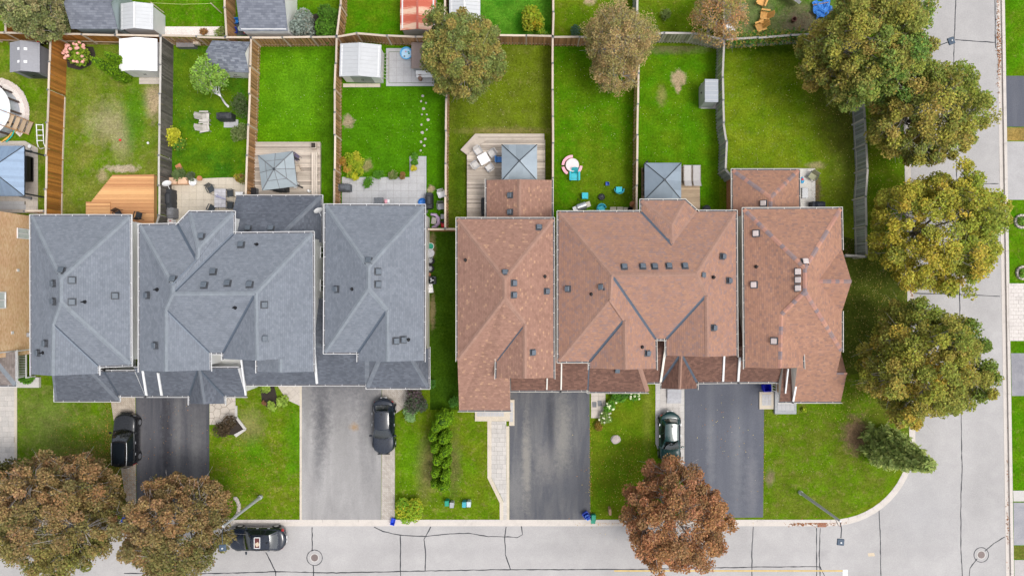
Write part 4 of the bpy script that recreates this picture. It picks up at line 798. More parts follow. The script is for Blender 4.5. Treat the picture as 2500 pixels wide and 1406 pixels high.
# ================================================================= fences
_bm = {}
def fence(label, pts, style='brown', h=1.85, side=1, alt=False, sp=None, bw=.14):
    mat, capm = {'orange': (M['fence_orange'], M['cap_pale']), 'brown': (M['fence_brown'], M['cap_pale']), 'grey': (M['fence_grey'], M['cap_grey']), 'green': (M['fence_green'], M['cap_grey']), 'slate': (M['fence_slate'], M['cap_grey'])}[style]
    sp = sp or (.125 if alt else .148); rr = random.Random(len(label) * 31 + len(pts))
    P = [W(x, y, h) for x, y in pts]; base = Vector((P[0].x, P[0].y, 0))
    t = thing('wooden_fence', label, 'fence', base)
    key = (style, h, bw)
    if key not in _bm: _bm[key] = MB().box((0, 0, (h - .06) / 2), (bw, .022, h - .06)).mesh('board', mat, uv=True)
    for a, b in zip(P, P[1:]):
        d = Vector((b.x - a.x, b.y - a.y, 0)); L = d.length; d.normalize(); nrm = Vector((-d.y, d.x, 0)); rz = math.atan2(d.y, d.x)
        n = max(1, round(L / 2.35)); pl = L / n
        for i in range(n + 1):
            if i == n and b is not P[-1]: continue
            q = Vector((a.x, a.y, 0)) + d * (pl * i) - base - (Vector((0, 0, 0)) if alt else nrm * .045 * side)
            MB().box((0, 0, h / 2 + .03), (.1, .1, h + .06)).box((0, 0, h + .075), (.125, .125, .03), mi=1).build('post', [capm, M['greyd']], t, q, rz)
        for i in range(n):
            q = Vector((a.x, a.y, 0)) + d * (pl * (i + .5)) - base + Vector((0, 0, h + rr.uniform(-.03, .03)))
            dq = nrm * rr.uniform(-.03, .03); dr = rz + rr.uniform(-.006, .006)
            MB().box((0, 0, 0), (pl - .1, .15, .04)).build('top_rail', capm, t, q + dq, dr, uv=True)
            for zz in (-.07, -h + .3): MB().box((0, 0, zz), (pl - .1, .035, .09)).build('rail', capm, t, q, rz)
        if style == 'orange' and not alt and L > 5:
            for i in range(n): MB().box((0, 0, .09), (pl - .1, .04, .14)).build('kick_board', capm, t, Vector((a.x, a.y, 0)) + d * (pl * (i + .5)) + nrm * .07 * side - base, rz)
        k = 0; x = .07
        while x < L - .05:
            off = (.034 if (k % 2 == 0) else -.034) if alt else .034 * side
            o = bpy.data.objects.new('board', _bm[key]); link(o, t)
            o.location = Vector((a.x, a.y, rr.uniform(-.02, .02))) + d * x + nrm * (off + rr.uniform(-.004, .004)) - Vector((base.x, base.y, 0))
            o.rotation_euler = (rr.gauss(0, .006), rr.gauss(0, .006), rz + rr.gauss(0, .012)); x += sp; k += 1
    return t
fence('stained orange-brown board fence beside the grey plastic shed and pool yard', [(124, 84), (119, 220), (113, 380), (110, 545)], 'orange', 1.9, side=1)
fence('dark weathered fence between the patchy lawn and the beige patio', [(393, 88), (391, 230), (389, 380), (388, 526), (381, 548)], 'grey', 1.85, side=1)
fence('brown slatted fence left of the square bright green lawn', [(613, 95), (609, 230), (603, 380), (600, 478)], 'brown', 1.85, alt=True)
fence('brown slatted fence between the bright lawn and the white metal shed', [(822, 92), (818, 220), (818, 330), (816, 500)], 'brown', 1.85, alt=True)
fence('thin-looking fence left of the olive lawn with the stepped deck', [(1091, 92), (1090, 240), (1088, 400), (1088, 558)], 'brown', 1.85, alt=True)
fence('edge-on fence between the stepped deck and the pink round table', [(1350, 91), (1349, 220), (1350, 350), (1350, 520)], 'brown', 1.85, alt=True)
fence('brown slatted fence between the pink table yard and the lounger deck', [(1561, 92), (1559, 180), (1556, 330), (1554, 515)], 'brown', 1.85, alt=True)
fence('grey slatted fence beside the small grey tool shed', [(1768, 98), (1764, 190), (1767, 300), (1774, 345), (1771, 414), (1788, 433)], 'slate', 1.95, alt=True)
fence('silvered board fence leaning beside the corner house and street trees', [(2098, 95), (2106, 200), (2112, 290), (2118, 412), (2113, 480), (2117, 625)], 'slate', 2.0, side=1, sp=.16)
fence('short silvered fence closing the gap beside the corner house', [(2062, 623), (2113, 626)], 'slate', 1.95)
fence('orange-brown rear fence behind the grey plastic shed', [(-40, 80), (62, 82), (121, 83)], 'orange', 1.9, side=1)
fence('orange-brown rear fence behind the hydrangea and white shed', [(125, 83), (200, 84), (282, 86), (391, 88)], 'orange', 1.9, side=1)
fence('brown rear fence behind the shingled shed', [(394, 88), (480, 90), (550, 92), (612, 92)], 'brown', 1.9, alt=True)
fence('brown rear fence at the top of the bright green lawn', [(614, 92), (690, 92), (760, 91), (821, 90)], 'brown', 1.9, alt=True)
fence('brown rear fence behind the white metal shed and hot tub', [(823, 90), (871, 82), (945, 88), (1015, 91), (1090, 91)], 'brown', 1.9, alt=True)
fence('brown rear fence right of the large maple', [(1092, 90), (1210, 87), (1285, 88), (1349, 90)], 'brown', 1.9, alt=True)
fence('tan rear fence passing under the brown-leaved tree', [(1351, 92), (1415, 91), (1480, 90), (1560, 91)], 'brown', 1.9, alt=True)
fence('mossy grey rear fence behind the lawn with the bare spot', [(1562, 92), (1622, 81), (1693, 82), (1766, 97)], 'green', 2.0, alt=True)
fence('mossy rear fence overgrown with ivy', [(1770, 97), (1850, 92), (1930, 86), (2010, 82), (2096, 82)], 'green', 1.95, alt=True)
fence('stained fence between two back yards at the top left corner', [(12, 18), (13, 80)], 'orange', 1.9, side=1)
fence('dark fence between the teal shed and the pale metal shed', [(282, -60), (283, 20), (284, 85)], 'grey', 1.9, side=1)
fence('dark red-brown fence left of the white-walled workshop', [(549, -60), (549, 20), (553, 90)], 'brown', 1.9, side=1)
fence('brown fence left of the lawn with the red shed', [(832, -60), (831, 15), (822, 88)], 'brown', 1.9, alt=True)
fence('fence between the red-roofed shed and the long white shed', [(1087, -60), (1086, 40)], 'brown', 1.9, alt=True)
fence('fence between the weedy yard and the mown back lawn', [(1351, -60), (1351, 30), (1349, 89)], 'brown', 1.9, alt=True)
fence('fence running up behind the brown-leaved tree', [(1556, -60), (1555, 50)], 'slate', 1.9, alt=True)
fence('brown plank fence behind the sparse rusty tree', [(1767, -60), (1767, 90)], 'orange', 1.9, side=-1)
fence('short wooden fence closing the gap behind the brick house', [(60, 515), (108, 515)], 'orange', 1.85)
fence('short wooden gate fence between the grey row and the brown row', [(1043, 559), (1086, 559), (1117, 559)], 'brown', 1.8, side=-1)
# ================================================================= decks and patios
def deck(label, polys, z, mat, pw=.142, along='x', skirt=True, name='deck'):
    c = G(*polys[0][0]); t = thing(name, label, 'deck', (c.x, c.y, 0)); off = Vector((c.x, c.y, 0))
    for p in polys:
        wp = g2(p)
        if skirt: MB().prism(inset(wp, .03), .0, z - .04).build('skirt', mat, t, -off, uv=True)
        ys = [q[1 if along == 'x' else 0] for q in wp]; y = min(ys)
        while y < max(ys) - .02:
            q = clip_rect(wp, -999, 999, y, y + pw - .028) if along == 'x' else clip_rect(wp, y, y + pw - .028, -999, 999)
            if len(q) >= 3 and area(q) > .004:
                cx = sum(v[0] for v in q) / len(q); cy = sum(v[1] for v in q) / len(q)
                MB().prism([(v[0] - cx, v[1] - cy) for v in q], -.035, 0).build('plank', mat, t, Vector((cx, cy, z + random.uniform(-.003, .003))) - off, uv=True)
            y += pw
    return t
gz = lambda pts, z: [(NX + (x - NX) * (H - z) / H, NY + (y - NY) * (H - z) / H) for x, y in pts]   # photo px of a surface at height z -> ground px
deck('new orange cedar deck with a clipped corner behind the first grey house', [gz([(275, 427), (376, 426), (376, 560), (216, 560), (216, 500)], .5)], .5, M['deck_new'])
t = thing('deck_step', 'low orange cedar box step on the new cedar deck', 'step', G(250, 512, 0))
for i in range(8): MB().box((0, 0, .56), (1.95, .125, .035)).build('plank', M['deck_new'], t, (0, -.5 + i * .142, 0), uv=True)
MB().box((0, 0, .52), (1.9, 1.1, .04)).build('frame', M['deck_new'], t, uv=True)
deck('grey weathered deck under the glass-roofed gazebo', [gz([(622, 347), (782, 347), (782, 490), (622, 490)], .35)], .35, M['deck_old'])
deck('weathered deck with stepped edges under the pale steel gazebo', [gz([(1190, 342), (1331, 342), (1331, 470), (1140, 470), (1140, 378)], .45), gz([(1140, 470.3), (1200, 470.3), (1200, 545), (1140, 545)], .45)], .45, M['deck_old'])
t = thing('deck_steps', 'weathered steps wrapping the corner of the stepped deck', 'steps', G(1200, 345))
o_ = G(1200, 345)
for z, poly in ((.3, [(1160, 327), (1329, 327), (1329, 342), (1190, 342)]), (.3, [(1160, 327), (1190, 342), (1140, 378), (1124, 366)]), (.32, [(1166, 334), (1329, 334), (1329, 337), (1168, 337)])):
    MB().prism([(v[0] - o_.x, v[1] - o_.y) for v in g2(gz(poly, z))], 0, z).build('step', M['deck_old'], t, uv=True)
deck('small warm-toned deck holding two pale loungers', [gz([(1630, 406), (1709, 406), (1709, 540), (1630, 540)], .3), gz([(1566, 410), (1629.6, 410), (1629.6, 540), (1566, 540)], .3)], .3, M['deck_warm'])
t = thing('deck_bench', 'grey built-in bench along the edge of the weathered deck', 'bench', G(775, 400))
for i, dx in enumerate((-.16, 0, .16)): MB().box((dx, -1.0, .78), (.14, 3.6, .04)).build('plank', M['deck_old'], t, uv=True)
for y in (-2.6, -1.0, .6): MB().box((0, y, .55), (.4, .08, .42)).build('leg', M['deck_old'], t)
t = thing('planter_box', 'square wooden corner planter on the grey weathered deck', 'planter', G(772, 360)); MB().box((0, 0, .55), (.42, .5, .42), ch=.02).box((0, 0, .77), (.34, .4, .02), mi=1).build('box', [M['deck_old'], M['soil']], t)
pavers('patio', [[(408, 440), (596, 432), (606, 432), (606, 560), (408, 560)]], .6, .6, M['slab_beige'], .035)
pavers('patio', [[(835, 433), (1000, 433), (1000, 520), (835, 520)], [(1000, 382), (1041, 382), (1041, 520), (1000, 520)]], .6, .6, M['paver_grey'], .035)
pavers('patio', [[(950, 128), (1060, 128), (1060, 203), (950, 203)]], .6, .6, M['paver_grey'], .04); pavers('patio', [[(838, 205), (930, 205), (930, 214), (838, 214)]], 1.0, .3, M['slab_beige'], .05)
for q in ([(943, 119), (1062, 119), (1062, 127), (943, 127)], [(943, 127), (949, 127), (949, 211), (943, 211)], [(949, 204), (1062, 204), (1062, 211), (949, 211)]): struct('patio_edging', MB().prism(g2(q), -.02, .05), M['paver_grey'])
pavers('patio', [[(-60, 345), (62, 345), (93, 362), (93, 520), (-60, 520)]], .5, .5, M['paver'], .035, stagger=1); pavers('patio', [[(-20, 492), (64, 492), (64, 512), (-20, 512)]], .9, .4, M['paver_grey'], .07)
pavers('patio', [[(1900, 411), (1990, 411), (1990, 520), (1900, 520)]], .9, .9, pavermat('ivory_slab', (.62, .60, .56), (.58, .56, .52)), .04)
pavers('patio', [[(340, 190), (395, 190), (395, 206), (340, 206)]], .4, .25, M['paver'], .03, stagger=1); pavers('patio', [[(575, 60), (705, 60), (705, 88), (575, 88)]], .6, .45, M['paver_dark'], .03)
struct('gravel_bed', MB().sheet(g2([(400, 66), (545, 66), (548, 88), (400, 88)]), .02), M['gravel'])
struct('mulch_bed', MB().sheet(g2([(160, 115), (228, 115), (234, 135), (222, 160), (195, 172), (165, 165)]), .02), M['soil'])
struct('mulch_bed', MB().sheet(g2([(636, 945), (668, 935), (678, 975), (690, 985), (660, 998), (640, 985)]), .02), M['soil']); struct('mulch_bed', MB().sheet(g2([(545, 1030), (576, 1020), (598, 1046), (576, 1062), (550, 1060)]), .02), M['soil'])
struct('mulch_bed', MB().sheet(g2([(700, 50), (838, 20), (838, 95), (700, 92)]), .018), M['soil'])
for q in ([(575, 990), (580, 990), (580, 1020), (575, 1020)], [(574, 1018), (580, 1016), (603, 1046), (597, 1048)], [(597, 1046), (603, 1048), (578, 1066), (572, 1060)]): struct('path_edging', MB().prism(g2(q), -.02, .12), M['concrete'])
for i, (x, y) in enumerate(((1497, 513), (1514, 513), (1530, 514))):
    p = G(x, y); o = MB().box((0, 0, 0), (.5, .5, .05), ch=.01).build('stepping_stone', M['slab_beige'], None, (p.x, p.y, .02)); tag(o, ['leftmost', 'middle', 'rightmost'][i] + ' of three beige slabs beside the turquoise chair', 'paver', 'slabs by the turquoise chair')
for i, (x, y, r) in enumerate(((1032, 235, 7), (1028, 248, 6), (1040, 252, 5), (1034, 266, 8), (1030, 280, 5), (1042, 280, 5), (1045, 293, 8), (1029, 305, 6), (1042, 317, 5), (1031, 324, 9), (1038, 340, 7), (1028, 347, 7), (1036, 356, 7), (1027, 368, 6))):
    p = G(x, y); o = MB().ell((0, 0, 0), (r / 62, r / 70, .05), 9, 4, z0=-.2, jit=.15, sd=i).build('stepping_stone', M['stone'], None, (p.x, p.y, 0), i); tag(o, ORD[13 - i] + ' pale stepping stone counted up from the paved spur', 'stepping stone', 'stepping stones in the lawn')
# ================================================================= sheds
def shed(label, px, py, w, d, hw, hr, axis, roofm, wallm, rz=0.0, doors='S', rib=0.0, over=.12, trimm=None, ridgem=None, shing=False, pad=None, z0=0.0):
    """px,py: photo position of the middle of its roof ridge; axis = ridge direction"""
    c = W(px, py, hr); t = thing('shed', label, 'shed', (c.x, c.y, 0), rz)
    MB().box((0, 0, hw / 2 + z0 / 2), (w, d, hw - z0)).build('wall', wallm, t, uv=True)
    W2, D2 = w / 2 + over, d / 2 + over
    if axis == 'y': pts = [(-W2, -D2, hw - .05), (-W2, D2, hw - .05), (0, -D2, hr), (0, D2, hr), (W2, -D2, hw - .05), (W2, D2, hw - .05)]
    else: pts = [(-W2, -D2, hw - .05), (W2, -D2, hw - .05), (-W2, 0, hr), (W2, 0, hr), (-W2, D2, hw - .05), (W2, D2, hw - .05)]
    mb = MB().add(pts, [[0, 1, 3, 2], [2, 3, 5, 4]] if axis == 'x' else [[0, 2, 3, 1], [2, 4, 5, 3]])
    lo = [(p[0], p[1], p[2] - .06) for p in pts]; mb.add(pts + lo, [[0, 1, 7, 6], [4, 10, 11, 5], [0, 6, 8, 2], [2, 8, 10, 4], [1, 3, 9, 7], [3, 5, 11, 9]])
    r = mb.build('roof', roofm, t, uv=True)
    g = MB()
    if axis == 'y':
        for s_ in (-1, 1): g.add([(-w / 2, s_ * d / 2, hw), (w / 2, s_ * d / 2, hw), (0, s_ * d / 2, hr - .08)], [[0, 1, 2]])
    else:
        for s_ in (-1, 1): g.add([(s_ * w / 2, -d / 2, hw), (s_ * w / 2, d / 2, hw), (s_ * w / 2, 0, hr - .08)], [[0, 1, 2]])
    g.build('gable', wallm, t, uv=True)
    if rib:
        n = int((2 * (D2 if axis == 'y' else W2)) / rib)
        for s_ in (-1, 1):
            mb = MB()
            for i in range(1, n):
                q = -(D2 if axis == 'y' else W2) + i * rib
                L = math.hypot(W2 if axis == 'y' else D2, hr - hw + .05); sl = math.atan2(hr - hw + .05, W2 if axis == 'y' else D2)
                if axis == 'y': mb.box((s_ * W2 / 2, q, (hw - .05 + hr) / 2 + .012), (L, .03, .02), (0, s_ * sl, 0))
                else: mb.box((q, s_ * D2 / 2, (hw - .05 + hr) / 2 + .012), (.03, L, .02), (-s_ * sl, 0, 0))
            mb.build('rib', roofm, r)
    if ridgem:
        (MB().box((0, 0, hr + .015), (.16, 2 * D2, .03)) if axis == 'y' else MB().box((0, 0, hr + .015), (2 * W2, .16, .03))).build('ridge_cap', ridgem, r)
    if doors == 'S':
        for s_ in (-1, 1):
            dd = MB().box((s_ * w * .14, -d / 2 - .02, hw * .46), (w * .27, .04, hw * .84)).build('door', trimm or wallm, t); MB().box((s_ * .06, -d / 2 - .06, hw * .46), (.03, .04, .14)).build('handle', M['black'], dd)
    if doors == 'W':
        dd = MB().box((-w / 2 - .02, 0, hw * .46), (.04, d * .5, hw * .84)).build('door', trimm or wallm, t); MB().box((-w / 2 - .06, d * .12, hw * .5), (.04, .12, .16)).build('handle', M['black'], dd)
    return t, r
PG = plain((.24, .24, .26), .6, var=.08, name='grey_resin'); WM = plain((.60, .60, .60), .5, var=.05, scale=2, name='white_metal'); PW = plain((.46, .47, .48), .5, .1, var=.06, scale=2, name='pale_metal')
t, r = shed('grey plastic shed with skylights and dark double doors at the far left', 50, 136, 2.1, 2.1, 1.95, 2.35, 'y', PG, PG, trimm=plain((.05, .055, .065), .5, name='dark_door'), rib=.0)
for x, y in ((-.2, .55), (.32, .55), (-.2, -.45), (.32, -.45)): MB().box((x, y, 2.35 - abs(x) * .36 + .02), (.22, .2, .02), (0, math.copysign(.35, x), 0)).build('skylight', M['whitep'], r)
shed('bright white metal shed beside the clipped cedar pair', 331, 131, 2.75, 2.3, 1.9, 2.2, 'y', plain((.86, .86, .86), .4, var=.02, name='bright_white_metal'), WM, rib=.0)
shed('pale grey metal shed with ribbed roof at the top left', 328, 37, 2.3, 1.8, 2.1, 2.4, 'y', PW, WM, rib=.28, ridgem=WM, doors='')
shed('teal-grey sided shed with grey shingles at the top left', 213, 8, 3.3, 3.0, 2.5, 3.3, 'x', M['shed_roof2'], M['teal_siding'], doors='', over=.15)
shed('shingled garden shed with white gable behind the small green tree', 550, 128, 2.7, 2.1, 2.0, 2.9, 'x', M['shed_roof'], M['white'], rz=-.04, trimm=M['white'], over=.15)
shed('white-walled workshop with slate shingles at the top', 635, -5, 3.5, 4.3, 2.6, 3.3, 'x', M['shed_roof2'], M['white'], doors='', over=.1)
shed('white ribbed metal shed with grey double doors beside the hot tub', 877, 145, 3.0, 2.35, 1.85, 2.15, 'y', PW, WM, rib=.32, trimm=plain((.24, .26, .25), .5, name='grey_green_door'), ridgem=PW, rz=-.03)
def redroof():
    s = NT('peeling_red_roof'); p = s.n('NewGeometry').outputs['Position']; sep = s.n('SeparateXYZ'); s.l(p, sep.inputs[0])
    band = s.math('SINE', s.math('MULTIPLY', sep.outputs[1], 5.2)); n = s.noise(s.mapping(p, scale=(.6, 6, 1)), 2.5, 5, .7)
    f = s.math('ADD', s.math('MULTIPLY', band, .22), n); return s.done(s.ramp(f, [(.38, (.44, .10, .06)), (.52, (.52, .17, .11)), (.66, (.62, .42, .30))]), .6, .1, .3)
shed('metal shed with a peeling red banded roof at the top', 1019, 22, 2.55, 2.9, 1.9, 2.15, 'y', redroof(), WM, rib=.0, ridgem=plain((.36, .10, .07), .6, name='red_ridge'), doors='')
shed('long white ribbed metal shed half hidden by the large maple', 1134, 5, 2.2, 3.2, 1.9, 2.1, 'y', PW, WM, rib=.3, ridgem=WM, doors='')
c = W(1737, 222, 1.9); t = thing('tool_shed', 'small pale grey lean-to tool shed on a slab by the slatted fence', 'shed', (c.x, c.y, 0))
MB().box((0, 0, .93), (.98, 1.7, 1.86)).build('wall', PW, t); mb = MB().box((0, 0, 1.9), (1.06, 1.8, .05), (0, .03, 0))
r = mb.build('roof', plain((.28, .30, .33), .5, .0, var=.06, name='grey_sheet'), t)
for i in range(5): MB().box((0, -.72 + i * .36, 1.935), (1.05, .03, .02), (0, .03, 0)).build('rib', PW, r)
dd = MB().box((-.5, 0, .92), (.03, 1.1, 1.7)).build('door', PW, t); MB().tube([(-.54, .05, 1.0), (-.57, .15, 1.06), (-.57, .15, .9), (-.54, .05, .86)], .02).build('handle', M['black'], dd)
struct('patio', MB().prism(g2([(1711, 205), (1752, 205), (1752, 266), (1711, 266)]), -.02, .06), M['concrete'])
t = thing('metal_sheets', 'leaning pale metal sheets at the top edge above the rusty fire bowl', 'metal sheets', W(1935, -8, 1.0)); t.rotation_euler[2] = -.6
for i in range(3): MB().box((0, i * .06, -.3 + i * .05), (1.6, .05, .9), (.5, 0, 0)).build('sheet', PW, t)
# ================================================================= gazebos
def gazebo(label, px, py, w, d, ze, zr, rz, roofm, seam=.75, glass=False):
    c = W(px, py, zr); t = thing('gazebo', label, 'gazebo', (c.x, c.y, 0), rz)
    for sx in (-1, 1):
        for sy in (-1, 1): MB().box((sx * (w / 2 - .25), sy * (d / 2 - .25), ze / 2), (.1, .1, ze)).build('post', M['darkmetal'], t)
    C = [(-w / 2, -d / 2, ze), (w / 2, -d / 2, ze), (w / 2, d / 2, ze), (-w / 2, d / 2, ze)]; A = (0, 0, zr)
    r = MB().box((0, -d / 2 + .03, ze - .06), (w, .06, .12)).box((0, d / 2 - .03, ze - .06), (w, .06, .12)).box((-w / 2 + .03, 0, ze - .06), (.06, d - .13, .12)).box((w / 2 - .03, 0, ze - .06), (.06, d - .13, .12)).build('roof', M['darkmetal'], t)
    for k in range(4):
        p, q = Vector(C[k]), Vector(C[(k + 1) % 4]); e = (q - p); L = e.length; n = max(2, round(L / seam)); apex = Vector(A)
        for i in range(n):     # roof panels: strips running up the slope, clipped by the hips
            s0, s1 = i / n, (i + 1) / n
            up = lambda s_: (p + e * s_) + ((apex - (p + q) / 2) * (1 - abs(2 * s_ - 1)))
            vs = [p + e * s0, p + e * s1, up(s1), up(s0)]
            if s0 < .5 < s1: vs = [p + e * s0, p + e * s1, up(s1), apex, up(s0)]
            vs = [v for j, v in enumerate(vs) if (v - vs[j - 1]).length > 1e-4]; lift = Vector((0, 0, .012 * (i % 2)))
            vs = [v + lift for v in vs]; m = len(vs); MB().add(vs + [v - Vector((0, 0, .03)) for v in vs], [list(range(m)), list(range(m, 2 * m))[::-1]] + [[j, (j + 1) % m, m + (j + 1) % m, m + j] for j in range(m)]).build('roof_panel', roofm, r)
        MB().tube([p + Vector((0, 0, .02)), apex + Vector((0, 0, .03))], .035, 6).build('hip_rib', M['darkmetal'] if not glass else M['greyd'], r)
        if glass:
            MB().tube([(p + q) / 2 + Vector((0, 0, .02)), apex + Vector((0, 0, .03))], .02, 5).build('rafter', M['greyd'], r)
            a, b = p.lerp(apex, .45), q.lerp(apex, .45); MB().tube([a + Vector((0, 0, .02)), b + Vector((0, 0, .02))], .02, 5).build('purlin', M['greyd'], r)
    MB().box((0, 0, zr + .03), (.18, .18, .06), ch=.02).build('finial', M['darkmetal'], r)
    return t
gazebo('gazebo with a pale glass-panelled roof turned askew on the grey deck', 669, 413, 2.75, 2.75, 2.5, 3.25, .12, M['polycarb'], 1.4, True)
gazebo('pale blue-grey steel gazebo on the stepped deck', 1268, 393, 2.75, 2.8, 2.5, 3.2, 0, M['steelroof2'], .55)
gazebo('dark blue-grey steel gazebo beside the two loungers', 1623, 439, 2.85, 2.85, 2.4, 3.1, 0, M['steelroof'], .72)
gazebo('ribbed blue steel gazebo at the left edge beside the pool', -25, 413, 4.1, 3.9, 2.5, 3.3, 0, plain((.20, .27, .37), .42, .3, var=.08, name='blue_steel'), .22)
# ================================================================= outdoor furniture
def place(name, label, cat, px, py, rz=0.0, z=0.0, group=None):
    p = W(px, py, z); return thing(name, label, cat, (p.x, p.y, z), rz, group)
def chair(label, px, py, rz, mat, seatm=None, z=0.0, w=.5, group=None, arms=True, rh=.85, sling=False):
    t = place('garden_chair', label, 'chair', px, py, rz, z, group); seatm = seatm or mat
    if sling: MB().box((0, 0, .42), (w, .48, .03)).build('seat', seatm, t); MB().box((0, .30, .68), (w, .03, .52), (-.3, 0, 0)).build('backrest', seatm, t)
    else:
        MB().box((0, 0, .42), (w, .48, .04), ch=.015).build('seat', seatm, t)
        for i in range(5): MB().box((-w * .4 + i * w * .2, .27 + .06, .66), (w * .13, .03, .5), (-.22, 0, 0)).build('back_slat', mat, t)
    for sx in (-1, 1):
        if arms: MB().box((sx * w * .56, .02, .64), (.06, .5, .03)).build('armrest', mat, t)
        for sy in (-.22, .24): MB().tube([(sx * w * .5, sy, .64 if arms else .42), (sx * w * .54, sy * 1.15, 0)], .016).build('leg', mat, t)
    return t
def adirondack(label, px, py, rz, mat, z=0.0, group=None):
    t = place('adirondack_chair', label, 'chair', px, py, rz, z, group)
    for i in range(5): MB().box((0, -.28 + i * .12, .34 - i * .025), (.54, .105, .022), (.2, 0, 0)).build('seat_slat', mat, t)
    for i in range(5): MB().box((-.22 + i * .11, .42 + .0, .62 - abs(i - 2) * .02), (.095, .022, .82 - abs(i - 2) * .06), (-.5, 0, 0)).build('back_slat', mat, t)
    for s_ in (-1, 1):
        MB().box((s_ * .36, 0, .55), (.13, .72, .022)).build('armrest', mat, t); MB().box((s_ * .31, -.30, .27), (.03, .1, .54)).build('leg', mat, t); MB().box((s_ * .31, .2, .2), (.03, .85, .1), (-.33, 0, 0)).build('stringer', mat, t)
    return t
def bbq(label, px, py, rz, w=1.25, mat=None, z=0.0):
    t = place('covered_barbecue', label, 'barbecue', px, py, rz, z); mat = mat or M['dark']
    def fn(u, v):
        a = (u - .5) * 2; pr = [(-.30, .0), (-.31, .55), (-.27, .95), (-.16, 1.12), (.08, 1.14), (.24, .98), (.29, .55), (.30, 0)]
        k = v * (len(pr) - 1); i = min(int(k), len(pr) - 2); f_ = k - i
        y = pr[i][0] * (1 - f_) + pr[i + 1][0] * f_; zz = pr[i][1] * (1 - f_) + pr[i + 1][1] * f_
        mid = 1 if abs(a) < .55 else .78; zz = min(zz, 1.14 * mid) if zz > .5 else zz
        wob = .012 * math.sin(u * 31 + v * 9) + .01 * math.sin(u * 17 - v * 23)
        return (a * w / 2, y * (1 - .12 * (abs(a) ** 6)) + wob, max(0, zz + wob))
    MB().grid(fn, 16, 21).add([fn(0, j / 21) for j in range(22)], [list(range(22))]).add([fn(1, j / 21) for j in range(22)], [list(range(22))]).build('cover', mat, t, smooth=True)
    for s_ in (-1, 1): MB().cyl((s_ * w * .4, -.2, .06), .06, .04, 10, ax='Y').build('wheel', M['rubber'], t)
    return t
def table(label, px, py, rz, w, d, mat, z=0.0, h=.73, tiles=0, legm=None):
    t = place('garden_table', label, 'table', px, py, rz, z)
    if tiles:
        MB().box((0, 0, h - .02), (w, d, .04)).build('frame', legm or M['greyd'], t); nx, ny = round(w / tiles), round(d / tiles)
        for i in range(nx):
            for j in range(ny): MB().box((-w / 2 + (i + .5) * w / nx, -d / 2 + (j + .5) * d / ny, h + .008), (w / nx - .015, d / ny - .015, .016)).build('tile', mat, t)
    else: MB().box((0, 0, h), (w, d, .035), ch=.012).build('tabletop', mat, t)
    for sx in (-1, 1):
        for sy in (-1, 1): MB().box((sx * (w / 2 - .06), sy * (d / 2 - .06), h / 2 - .02), (.05, .05, h - .04)).build('leg', legm or mat, t)
    return t
def parasol_closed(label, px, py, rz, z, L=2.2, col=None):
    t = place('closed_parasol', label, 'parasol', px, py, rz, z); n = 11
    MB().lathe([(.02, 0), (.05, .1), (.075, .5), (.11, L * .55), (.13, L * .62), (.03, L * .63)], n, ax='X').build('canopy', col or plain((.24, .24, .32), .8, name='lilac_grey_cloth'), t); MB().tube([(0, 0, 0), (L * .95, 0, 0)], .018).build('pole', M['greyd'], t); return t
def bin_(label, px, py, rz, mat, lid=None, w=.44, d=.5, h=.55, z=0.0, group=None, tip=0):
    t = place('recycling_bin', label, 'bin', px, py, rz, z, group); a, b = w / 2, d / 2
    if tip:
        MB().box((0, 0, d / 2), (w, h, d), ch=.03).build('body', mat, t); MB().box((0, -h / 2 - .16, .05), (w, .32, .04)).build('lid', lid or mat, t)
    else:
        MB().add([(-a * .8, -b * .8, 0), (a * .8, -b * .8, 0), (a * .8, b * .8, 0), (-a * .8, b * .8, 0), (-a, -b, h), (a, -b, h), (a, b, h), (-a, b, h), (-a * .88, -b * .88, h), (a * .88, -b * .88, h), (a * .88, b * .88, h), (-a * .88, b * .88, h), (-a * .72, -b * .72, .06), (a * .72, -b * .72, .06), (a * .72, b * .72, .06), (-a * .72, b * .72, .06)],
                 [[0, 1, 5, 4], [1, 2, 6, 5], [2, 3, 7, 6], [3, 0, 4, 7]] + [[4 + i, 4 + (i + 1) % 4, 8 + (i + 1) % 4, 8 + i] for i in range(4)] + [[8 + i, 8 + (i + 1) % 4, 12 + (i + 1) % 4, 12 + i] for i in range(4)] + [[12, 13, 14, 15]]).build('body', mat, t)
        if lid: MB().box((0, 0, h + .03), (w * 1.06, d * 1.06, .05), ch=.02).build('lid', lid, t)
    return t
def pot(label, px, py, r, h, mat, z=0.0):
    t = place('plant_pot', label, 'plant pot', px, py, 0, z); MB().lathe([(r * .7, 0), (r, h), (r * 1.08, h), (r * 1.08, h * .9 + .02), (r * .9, h * .9)], 14).build('pot', mat, t); MB().cyl((0, 0, h * .8), r * .88, .02, 14).build('soil', M['soil'], t); return t
